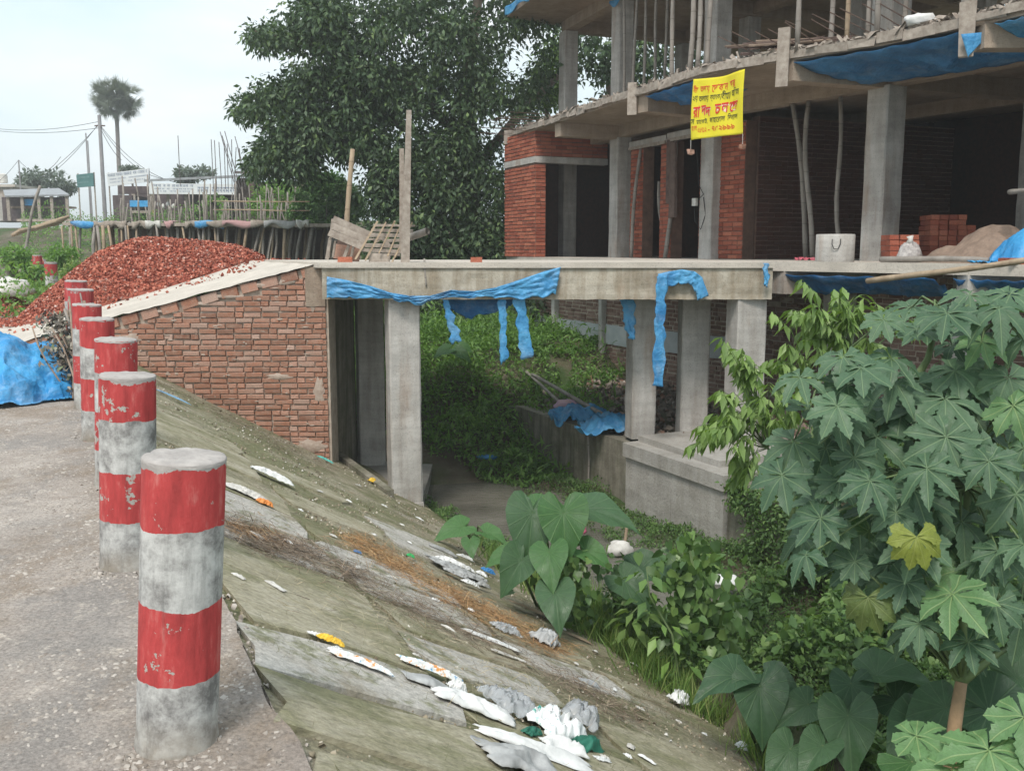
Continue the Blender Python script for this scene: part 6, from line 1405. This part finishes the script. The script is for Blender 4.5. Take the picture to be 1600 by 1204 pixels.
sack('sack', 'pale pink and white sack on the rubble above the blue sheets', PY(885, 632, 15.8) - [0, 0, .1], (.22, .15, .12), mat_plain('pinkish_sack', (.6, .42, .38), (.45, .3, .5)), 31)
# rubble on the far bank
n = 3500; P = []
while len(P) < n:
    a_, s_ = RNG.uniform(9, 19), 7.6 + RNG.random() * 3.4
    P.append(AS(a_, s_, bank_z(a_, s_) + RNG.uniform(0, .05)))
P = np.array(P); V, F = scatter(P, randdir(n), randdir(n), RNG.uniform(.03, .16, n), CHIP); m = N('rubble_stone')
add_scatter('rubble', V, F, m.fin(m.ramp(m.island(), [(0, (.14, .12, .10)), (.6, (.26, .225, .19)), (.85, (.33, .19, .14)), (1, (.40, .37, .33))]), .95), kind='stuff', label='broken bricks and stones on the bank under the building', cat='rubble')
# straw bands and dead stems
def straw(name, label, line, w, n, size, mat):
    P, D = [], []
    for _ in range(n):
        x, y = lerp_poly(line, RNG.random()); c_ = spt(x + RNG.normal(0, w), y + RNG.normal(0, w * .45), RNG.uniform(.0, .035)); P.append(c_); D.append(unit(TD * RNG.normal(0, 1) + RD * RNG.normal(0, .7) + NV * RNG.normal(0, .15)))
    P = np.array(P); V, F = scatter(P, np.array(D), np.tile(NV, (n, 1)) + RNG.normal(0, .4, (n, 3)), RNG.uniform(*size, n), (BLADE[0] * [1, .8, .5], BLADE[1])); add_scatter(name, V, F, mat, kind='stuff', label=label, cat='straw')
m = N('orange_straw'); ST1 = m.fin(m.ramp(m.island(), [(0, (.22, .12, .06)), (.6, (.42, .24, .11)), (1, (.55, .38, .20))]), .8)
m = N('brown_stems'); ST2 = m.fin(m.ramp(m.island(), [(0, (.10, .075, .055)), (.6, (.22, .165, .12)), (1, (.36, .29, .22))]), .85)
straw('orange_straw', 'band of orange dried straw running down the slope', [(548, 842), (620, 885), (700, 930), (780, 970), (880, 1020)], 15, 7500, (.05, .15), ST1)
straw('dead_stems', 'patch of brown dead stems below the bollards', [(350, 815), (420, 850), (480, 868), (560, 905)], 20, 3600, (.05, .16), ST2)
straw('dead_stems', 'thin trail of brown dead stems beside the orange straw', [(560, 908), (660, 955), (760, 1000), (900, 1070), (1000, 1130)], 18, 3600, (.05, .14), ST2)
straw('dead_stems', 'reddish stems scattered on the upper slope', [(360, 825), (400, 835), (445, 850)], 12, 700, (.04, .12), ST1)
straw('dead_stems', 'dry debris along the joint between the ramp wall and the slope', [(250, 600), (350, 650), (440, 695), (520, 735)], 10, 2200, (.04, .14), ST2)
straw('dead_stems', 'fine debris along the foot of the slope', [(620, 800), (760, 880), (900, 1000), (1040, 1100), (1160, 1190)], 12, 2600, (.03, .10), ST2)
straw('dead_stems', 'thin dead grass stems strewn over the whole slope', [(300, 680), (480, 800), (640, 900), (820, 1010), (1000, 1120)], 75, 4200, (.03, .12), ST2)
straw('dead_stems', 'pale straw stems scattered over the lower slope', [(500, 900), (640, 980), (780, 1060), (900, 1140)], 60, 1600, (.04, .13), mat_leaf('pale_stem', [(0, (.34, .28, .18)), (1, (.5, .44, .32))], .8, .1))
# grit and small stones over the slope
n = 7000; P = []
while len(P) < n:
    a_, s_ = 1.8 + RNG.random() ** 1.2 * 11, RNG.uniform(.6, 4.5)
    if fbm(a_ * 1.1, s_ * 1.1, 6.) > -.12: P.append(AS(a_, s_, slope_z(a_, s_) + slope_bump(a_, s_) - .003))
P = np.array(P); V, F = scatter(P, randdir(n), NV + RNG.normal(0, .3, (n, 3)), .006 + .022 * RNG.random(n) ** 2.5, CHIP)
m = N('slope_grit'); add_scatter('slope_grit', V, F, m.fin(m.ramp(m.island(), [(0, (.16, .13, .09)), (.6, (.33, .28, .20)), (.9, (.5, .46, .38)), (1, (.72, .70, .66))]), .9), kind='stuff', label='grit and crumbs scattered over the mossy slope', cat='grit')

# ================================================================== FAR MARKET
BGZ = .22
sh = empty('propped_platform', tuple(PY(330, 390, 27)), 'long low platform roof on a thicket of bamboo props behind the brick chip heap', 'platform')
x0, x1 = PY(92, 350, 27)[0], PY(517, 350, 26)[0]
mb = MB(); mb.hexa([(x0, 27.2, 2.27), (x1, 26, 2.2), (x1 + .6, 32, 2.2), (x0, 33, 2.27)], [(x0, 27.2, 2.36), (x1, 26, 2.29), (x1 + .6, 32, 2.29), (x0, 33, 2.36)]); mb.build('roof_deck', WOOD_GREY, parent=sh)
mb = MB(); mb.hexa([(x0, 31, BGZ), (x1, 30, BGZ), (x1, 30.1, BGZ), (x0, 31.1, BGZ)], [(x0, 31, 2.25), (x1, 30, 2.2), (x1, 30.1, 2.2), (x0, 31.1, 2.25)]); mb.build('back_matting', WOOD_DARK, parent=sh)
for k in range(95):
    t = (k + RNG.uniform(-.4, .4)) / 95; x = x0 + (x1 - x0) * t; y = 27.1 - 1.0 * t + RNG.random() ** 2 * 2.0; sl_ = RNG.normal(.0, .12) + (.35 if t > .62 else 0)
    pole('prop', (x - sl_ * .5, y, BGZ), (x + sl_ * .5, y, 2.26), RNG.uniform(.025, .05), None, None, mat=BAMBOO_GREY if k % 3 else BAMBOO, bend=.03, n=5, parent=sh)
for k in range(64):
    t = .42 + .56 * RNG.random() ; x = x0 + (x1 - x0) * t; y = 28 + RNG.random() * 2; pole('upright', (x, y, 2.3), (x + RNG.normal(0, .08), y, 2.3 + RNG.uniform(.6, 1.45) * (1.15 - .4 * t)), RNG.uniform(.015, .028), None, None, mat=BAMBOO_GREY, bend=.02, n=4, parent=sh)
for k in range(26):
    t = .08 + .35 * RNG.random(); x = x0 + (x1 - x0) * t * 1.0; pole('upright', (x, 29, 2.3), (x + RNG.normal(0, .1), 29, 2.3 + RNG.uniform(.5, 1.5)), .022, None, None, mat=BAMBOO_GREY, bend=.02, n=4, parent=sh)
PINKF = mat_plain('faded_pink_rag', (.55, .33, .33), (.4, .26, .26), 5)
for z_ in (2.75, 3.0):
    pole('rail', (x0 + (x1 - x0) * .5, 28.4, z_), (x0 + (x1 - x0) * .88, 27.8, z_ - .05), .015, None, None, mat=BAMBOO, parent=sh, n=4)
for k, (t, mt) in enumerate(((.1, BLUE2), (.22, WOOD_GREY), (.35, WHITE_DIRTY), (.41, PINKF), (.50, WOOD_GREY), (.56, BLUE2), (.68, PINKF), (.78, WOOD_GREY), (.9, WHITE_DIRTY), (.16, WOOD_GREY), (.3, WOOD_GREY), (.62, WOOD_GREY), (.82, GREYP))):
    x = x0 + (x1 - x0) * t; y = 27.2 - 1.2 * t - .05; w = RNG.uniform(.25, 1.3)
    mb = MB(); mb.grid(lambda u, v: (x + (u - .5) * w, y - .02 * math.sin(u * 9) + (.5 if v == 0 else 0) * 1, 2.375 + .02 * math.sin(u * 7 + k) - (0 if v < .5 else (v - .5) * (.12 + .3 * abs(math.sin(u * 4 + k * 2))))), 8, 4); solidify(mb.build('rag', mt, parent=sh, smooth=True), .004)
def boxthing(name, label, cat, px0, px1, py0, py1, Y, dep, mat, group=None):
    a_, b_ = PY(px0, py1, Y), PY(px1, py0, Y); mb = MB(); mb.box(((a_[0] + b_[0]) / 2, Y + dep / 2, (a_[2] + b_[2]) / 2), (b_[0] - a_[0], dep, b_[2] - a_[2])); return mb.build(name, mat, label=label, cat=cat, group=group)
LINE = mat_plain('faded_blue_lettering', (.22, .28, .40), (.3, .34, .42), 5, .8, 0)
SIGNW = mat_plain('sign_white', (.72, .74, .75), (.6, .62, .64), 2, .6, .1)
def signboard(label, c4, Y, mat, rows, post=True, seed=1, ink=None):
    t = empty('signboard', tuple(PY(*c4[3], Y)), label, 'signboard'); P = [PY(x, y, Y) for x, y in c4]      # tl tr br bl
    mb = MB(); bk_ = [p_ + [0, .08, 0] for p_ in P]; mb.hexa([P[3], P[2], bk_[2], bk_[3]], [P[0], P[1], bk_[1], bk_[0]]); mb.build('board', mat, parent=t)
    r_ = random.Random(seed)
    for (v0, v1, u0, u1) in rows:            # faint unreadable lettering: strokes hanging from a head line
        mb = MB()
        def q(u, v): return P[0] * (1 - u) * (1 - v) + P[1] * u * (1 - v) + P[2] * u * v + P[3] * (1 - u) * v - np.array([0, .012, 0])
        u = u0
        while u < u1:
            w_ = r_.uniform(.02, .05)
            for a_, b_, c_, d_ in ((u, u + w_ * .85, v0, v0 + (v1 - v0) * .16), (u + w_ * .55, u + w_ * .7, v0, v1), (u + w_ * .1, u + w_ * .25, v0 + (v1 - v0) * .3, v1 - (v1 - v0) * r_.uniform(0, .3)), (u + w_ * .1, u + w_ * .6, v0 + (v1 - v0) * .55, v0 + (v1 - v0) * .7)):
                mb.add([q(a_, c_), q(b_, c_), q(b_, d_), q(a_, d_)], [(3, 2, 1, 0)])
            u += w_ * r_.choice([1, 1, 1, 1.6])
        mb.build('lettering', ink or LINE, parent=t)
    if post:
        for x in (0, 1): mb = MB(); p_ = P[3] * (1 - x) + P[2] * x; mb.tube([p_ + [0, .12, .6], [p_[0], p_[1] + .12, BGZ]], .03, 6); mb.build('leg', WOOD_GREY, parent=t)
    return t
signboard('tilted white signboard with faint rows of lettering below the palm', [(166, 271), (232, 263), (232, 284), (169, 291)], 44, SIGNW, [(.08, .30, .03, .97), (.45, .55, .06, .45), (.45, .55, .52, .95), (.70, .78, .06, .4), (.70, .78, .5, .9)], seed=2)
signboard('long white shop sign under the dark roof edge', [(233, 286), (368, 288), (368, 304), (233, 303)], 43, SIGNW, [(.1, .32, .03, .5), (.45, .56, .06, .5), (.68, .78, .08, .45), (.3, .8, .56, .98)], seed=3)
signboard('small dark green signboard left of the utility pole', [(119, 273), (145, 270), (146, 291), (121, 293)], 42, mat_plain('sign_green', (.10, .22, .22), (.08, .17, .17), 3, .6), [(.2, .35, .1, .8), (.6, .7, .1, .7)], seed=4, ink=mat_plain('pale_sign_ink', (.3, .42, .42), (.25, .36, .36)))
mk = empty('market_shed', tuple(PY(330, 345, 45)), 'dark open fronted market shed with a low sloping roof behind the long sign', 'shed')
def pbox(px0, px1, py0, py1, Y, dep, mat, name, parent):
    a_, b_ = PY(px0, py1, Y), PY(px1, py0, Y); mb = MB(); mb.box(((a_[0] + b_[0]) / 2, Y + dep / 2, (a_[2] + b_[2]) / 2), (b_[0] - a_[0], dep, b_[2] - a_[2])); return mb.build(name, mat, parent=parent)
TIMBER_DK = mat_plain('dark_shed_boards', (.14, .11, .11), (.07, .055, .06), 5, .9, .5)
a0, a1 = PY(225, 284, 43), PY(372, 277, 43); a2, a3 = PY(366, 271, 46), PY(505, 278, 46)
mb = MB(); mb.hexa([a0, a1, a1 + [0, 6, .5], a0 + [0, 6, .5]], [a0 + [0, 0, .10], a1 + [0, 0, .10], a1 + [0, 6, .6], a0 + [0, 6, .6]]); mb.build('roof', ROOF, parent=mk)
mb = MB(); mb.hexa([a2, a3, a3 + [0, 5, .3], a2 + [0, 5, .3]], [a2 + [0, 0, .12], a3 + [0, 0, .12], a3 + [0, 5, .42], a2 + [0, 5, .42]]); mb.build('roof', TIMBER_DK, parent=mk)
pbox(178, 206, 305, 345, 43.5, 2, TIMBER_DK, 'wall', mk); pbox(206, 400, 300, 390, 47.5, .2, TIMBER_DK, 'back_wall', mk); pbox(372, 396, 278, 345, 44.5, 1, WOOD_DARK, 'wall', mk); pbox(396, 500, 284, 345, 46.5, .2, WOOD, 'back_wall', mk)
for px in (208, 236, 262, 290, 318, 345): pbox(px, px + 3, 303, 350, 43.6, .1, WOOD_GREY, 'post', mk)
pbox(203, 233, 313, 323, 43.4, .1, BLUE2, 'blue_curtain', mk); pbox(206, 236, 329, 333, 43.3, .3, WOOD_GREY, 'counter', mk); pbox(235, 243, 328, 338, 43.2, .1, mat_plain('yellow_card', (.55, .45, .2), (.45, .38, .2)), 'price_card', mk)
pbox(185, 232, 291, 303, 45, .2, TIMBER_DK, 'gable', mk)
for i, px in enumerate((248, 255, 262, 271)): sack('hanging_goods', 'small pale bundle hanging in the shade of the market shed', PY(px, 322 + 3 * (i % 2), 43.3), (.08, .08, .12), WHITE_DIRTY if i % 2 else GREYP, 50 + i, 'goods', group='bundles hanging in the market shed')
s2 = empty('market_stall', tuple(PY(60, 340, 50)), 'open stall with a grey sheet roof on thin posts at the far left', 'stall')
a0, a1 = PY(8, 308, 50), PY(108, 306, 50); b0, b1 = PY(5, 299, 55), PY(92, 296, 55)
mb = MB(); mb.hexa([a0, a1, b1, b0], [a0 + [0, 0, .08], a1 + [0, 0, .08], b1 + [0, 0, .08], b0 + [0, 0, .08]]); mb.build('roof', ROOF, parent=s2)
for px in (12, 34, 60, 80, 104): pbox(px, px + 2, 306, 345, 50.1, .08, WOOD_GREY, 'post', s2)
pbox(5, 100, 308, 345, 54, .2, TIMBER_DK, 'back_wall', s2); pbox(36, 52, 311, 321, 50.3, .05, BLUE2, 'blue_cloth', s2); pbox(10, 106, 322, 325, 50.5, 1, WOOD, 'counter', s2)
hs = empty('concrete_house', tuple(PY(8, 340, 62)), 'small flat roofed grey house with a round water tank on top at the left edge', 'house')
pbox(-40, 21, 291, 345, 62, 4, CONC, 'wall', hs); pbox(-42, 23, 288, 292, 61.8, 4.4, CONC_DECK, 'roof', hs); pbox(8, 14, 300, 310, 61.9, .1, BLACK, 'window', hs)
mb = MB(); c_ = PY(6, 286, 63); r_ = .24; mb.tube([c_, c_ + [0, 0, .1], c_ + [0, 0, .52], c_ + [0, 0, .6]], [r_, r_ * 1.04, r_, r_ * .5], 14); mb.build('water_tank', WHITE_DIRTY, parent=hs)
# thin steel and timber columns above the platform
GRB = 'tall thin reinforcing bars standing above the market roofs'
rbm = mat_plain('distant_rebar', (.16, .14, .14), (.1, .09, .09))
for i, (xa, ya, xb, yb) in enumerate(((333, 280, 330, 218), (338, 280, 335, 219), (346, 280, 342, 222), (352, 280, 350, 220), (368, 280, 344, 206), (372, 280, 347, 212), (362, 280, 362, 218), (365, 280, 369, 230), (375, 280, 351, 205), (389, 280, 367, 213), (378, 280, 374, 232), (356, 280, 355, 225), (281, 275, 278, 212), (383, 280, 371, 228))):
    P0, P1_ = PY(xa, ya, 40), PY(xb, yb, 40); mb = MB(); mb.tube([P0 - [0, 0, .4], P1_], .016, 4); mb.build('reinforcing_bar', rbm, label='thin bent reinforcing bar in the fan above the market roof' if xa != 281 else 'single thin bar standing alone above the long sign', cat='steel bar', group=GRB)
def utility(label, px, pyt, pyb, Y, r, wires=(), cross=True):
    t = empty('utility_pole', tuple([*PY(px, pyb, Y)[:2], BGZ]), label, 'utility pole'); T_ = PY(px, pyt, Y)
    mb = MB(); mb.tube([[T_[0], T_[1], BGZ], T_], [r * 1.3, r], 8); mb.build('pole', mat_plain('grey_pole', (.34, .33, .34), (.24, .23, .24), 3), parent=t)
    if cross: mb = MB(); mb.box(T_ + [0, 0, -.5], (.5, .06, .06)); mb.build('crossarm', WOOD_DARK, parent=t)
    return T_
T1 = utility('tall grey utility pole left of the palm with wires running off both ways', 155, 180, 330, 48, .09)
T2 = utility('slim leaning mast left of the utility pole', 134, 208, 330, 46, .03, cross=False)
T3 = utility('thin dark pole above the small tree at the far left', 29, 250, 330, 60, .04, cross=False)
utility('thin pole just right of the slim leaning mast', 137, 220, 330, 47, .03, cross=False)
def wire(label, A, B_, sag):
    mb = MB(); mb.tube([A + (B_ - A) * t - np.array([0, 0, sag * 4 * t * (1 - t)]) for t in np.linspace(0, 1, 14)], .014, 3); mb.build('overhead_wire', BLACK, label=label, cat='wire', group='wires hung from the utility poles')
for i, (q, Yq, sg) in enumerate((((-60, 190), 70, .5), ((60, 285), 60, .3), ((60, 280), 62, .2), ((275, 285), 44, .5), ((262, 280), 44, .6), ((190, 250), 50, .2), ((-60, 194), 70, .4))):
    wire(('topmost wire running left from the utility pole', 'steep wire dropping left from the utility pole', 'second steep wire dropping left from the utility pole', 'long wire sloping right from the utility pole over the white signs', 'slightly steeper wire sloping right from the utility pole', 'short wire from the utility pole towards the palm trunk', 'second wire running left from the utility pole')[i], T1 + [0, 0, -.3 - .05 * i], PY(*q, Yq), sg)
wire('wire sagging from the thin far left pole towards the palm', T3, PY(95, 245, 55), .8); wire('wire dropping left from the thin far left pole', T3, PY(-40, 300, 60), .4)
# palm
pm = empty('palm_tree', tuple([*PY(184, 300, 80)[:2], 0]), 'tall fan palm with a round crown standing above the market', 'palm tree'); Tp = PY(182, 172, 80)
mb = MB(); b_ = world_loc(pm); mb.tube([b_, (b_ * .5 + Tp * .5) + [.05, 0, 0], Tp], [.24, .17, .15], 10); mb.build('trunk', mat_plain('palm_trunk', (.2, .18, .17), (.12, .11, .1), 4), parent=pm, smooth=True)
Cc = PY(182, 152, 80); P, D, Nn, S = [], [], [], []
for k in range(150):
    v = RNG.normal(0, 1, 3); v /= np.linalg.norm(v); v[2] = v[2] * .9 - .02; fc = Cc + v * RNG.uniform(.3, 1.65) ; side = unit(np.cross(v, RNG.normal(0, 1, 3)))
    for t in np.linspace(-1.2, 1.2, 18): P.append(fc); D.append(v * math.cos(t) + side * math.sin(t) + [0, 0, -.12]); Nn.append(np.cross(v, side) + RNG.normal(0, .2, 3)); S.append(RNG.uniform(.6, .95))
    for _ in range(3): P.append(Cc); D.append(v); Nn.append(side); S.append(1.2)
V, F = scatter(np.array(P), np.array(D), np.array(Nn), np.array(S), (BLADE[0] * [1, 1.8, 1], BLADE[1])); add_scatter('crown', V, F, LF_PALM, parent=pm)
# small far trees, vine mass, shrubs
def smalltree(label, blobs, Y, per, size, mat, name='small_tree', cat='tree', rad=14, n=30, trunk=True, T=LEAF):
    global cent
    cent = []
    for (cx, cy, rx, ry) in blobs:
        for _ in range(n):
            an = RNG.uniform(0, 6.28); q = RNG.random() ** .5; cent.append(PY(cx + rx * q * math.cos(an), cy + ry * q * math.sin(an), Y + RNG.uniform(-1, 1) * rx * Y / 1500 * .8))
    V, F = clumps(cent, per, rad * Y / 1500, size, .2, T); b_ = PY(blobs[0][0], blobs[0][1], Y); t = empty(name, (b_[0], Y, BGZ), label, cat); add_scatter('crown' if trunk else 'foliage', V, F, mat, parent=t)
    mb = MB(); mb.tube([(b_[0], Y, BGZ), (b_[0] + .1, Y, max(b_[2] * .6, BGZ + .2)), (b_[0], Y, max(b_[2], BGZ + .4))], [.14 * Y / 60, .1 * Y / 60, .04], 7); mb.build('trunk' if trunk else 'stem', BARK, parent=t); return t
smalltree('feathery tree behind the far left stall', [(65, 282, 38, 16), (98, 292, 16, 10), (50, 290, 22, 12)], 66, 30, (.2, .4), LF_FAR, rad=7)
smalltree('low dark tree showing over the roof between the sign and the thin bars', [(303, 270, 28, 9), (290, 276, 14, 7)], 62, 30, (.2, .4), LF_FAR, rad=6)
smalltree('tip of a tree just above the tilted white signboard', [(205, 264, 16, 4)], 64, 26, (.2, .35), LF_FAR, rad=4, n=16)
smalltree('feathery green shrub growing over the platform left of the vine covered mass', [(430, 300, 30, 18), (415, 325, 26, 16), (445, 330, 14, 16)], 33, 34, (.1, .2), LF_MOUND, 'shrub', 'shrub', 9, 24, False)
smalltree('thick rounded mass of bright green vines behind the plank panel', [(500, 310, 38, 38), (515, 300, 30, 32), (490, 335, 38, 16), (540, 320, 26, 28)], 28.5, 70, (.08, .15), VINE, 'vine_mass', 'vines', 8, 90, False)
smalltree('scraggly shrub in front of the long sign', [(330, 320, 26, 14)], 36, 22, (.08, .16), LF_MOUND, 'shrub', 'shrub', 8, 14, False)
smalltree('bushy green weed clump beside the distant bollards', [(100, 402, 22, 18)], 22.5, 50, (.06, .13), LF_MOUND, 'bush', 'bush', 9, 26, False)
smalltree('low grassy clump between the distant bollards and the chip heap', [(120, 425, 18, 16)], 19.8, 60, (.06, .14), GRASS, 'bush', 'bush', 8, 26, False, SLIM)
smalltree('tangle of weeds left of the distant bollards', [(20, 400, 26, 16), (50, 435, 14, 22)], 23, 50, (.06, .13), LF_MOUND, 'bush', 'bush', 10, 24, False)
pole('bamboo_pole', PY(38, 400, 24), PY(63, 290, 24), .04, 'thin bamboo leaning across in front of the far left stall', 'bamboo pole', mat=BAMBOO_GREY)
for i in range(5): pole('timber_pole', PY(18 + 3 * i, 368 - 2 * i, 30), PY(108 - 4 * i, 338 + 3 * i, 31), .05, ('lowest', 'second lowest', 'middle', 'second highest', 'highest')[i] + ' pole of the sloping stack left of the propped platform', 'log', 'logs stacked left of the propped platform', BAMBOO)
mb = MB(); p_ = PY(8, 400, 23); mb.box((p_[0], 23, BGZ + .55), (.3, .3, 1.3), jit=.02); mb.build('concrete_post', CONC_DARK, label='weathered square concrete post at the left edge among the weeds', cat='post')
boxthing('wooden_beam', 'pale timber laid level in front of the far left stall', 'timber', 26, 112, 342, 346, 33, .15, WOOD_GREY)
# ================================================================== HAZE
hz = MB(); hz.prism([(-1000, -120), (1000, -120), (1000, 1600), (-1000, 1600)], -4.0, 24.0)
m = bpy.data.materials.new('pale_haze'); m.use_nodes = True; m.node_tree.nodes.clear()
o_ = m.node_tree.nodes.new('ShaderNodeOutputMaterial'); v_ = m.node_tree.nodes.new('ShaderNodeVolumePrincipled')
v_.inputs['Color'].default_value = (.97, .99, 1.0, 1); v_.inputs['Density'].default_value = .002; v_.inputs['Anisotropy'].default_value = .2
m.node_tree.links.new(v_.outputs[0], o_.inputs['Volume'])
hz.build('haze', m, origin=(0, 0, -4), kind='stuff')
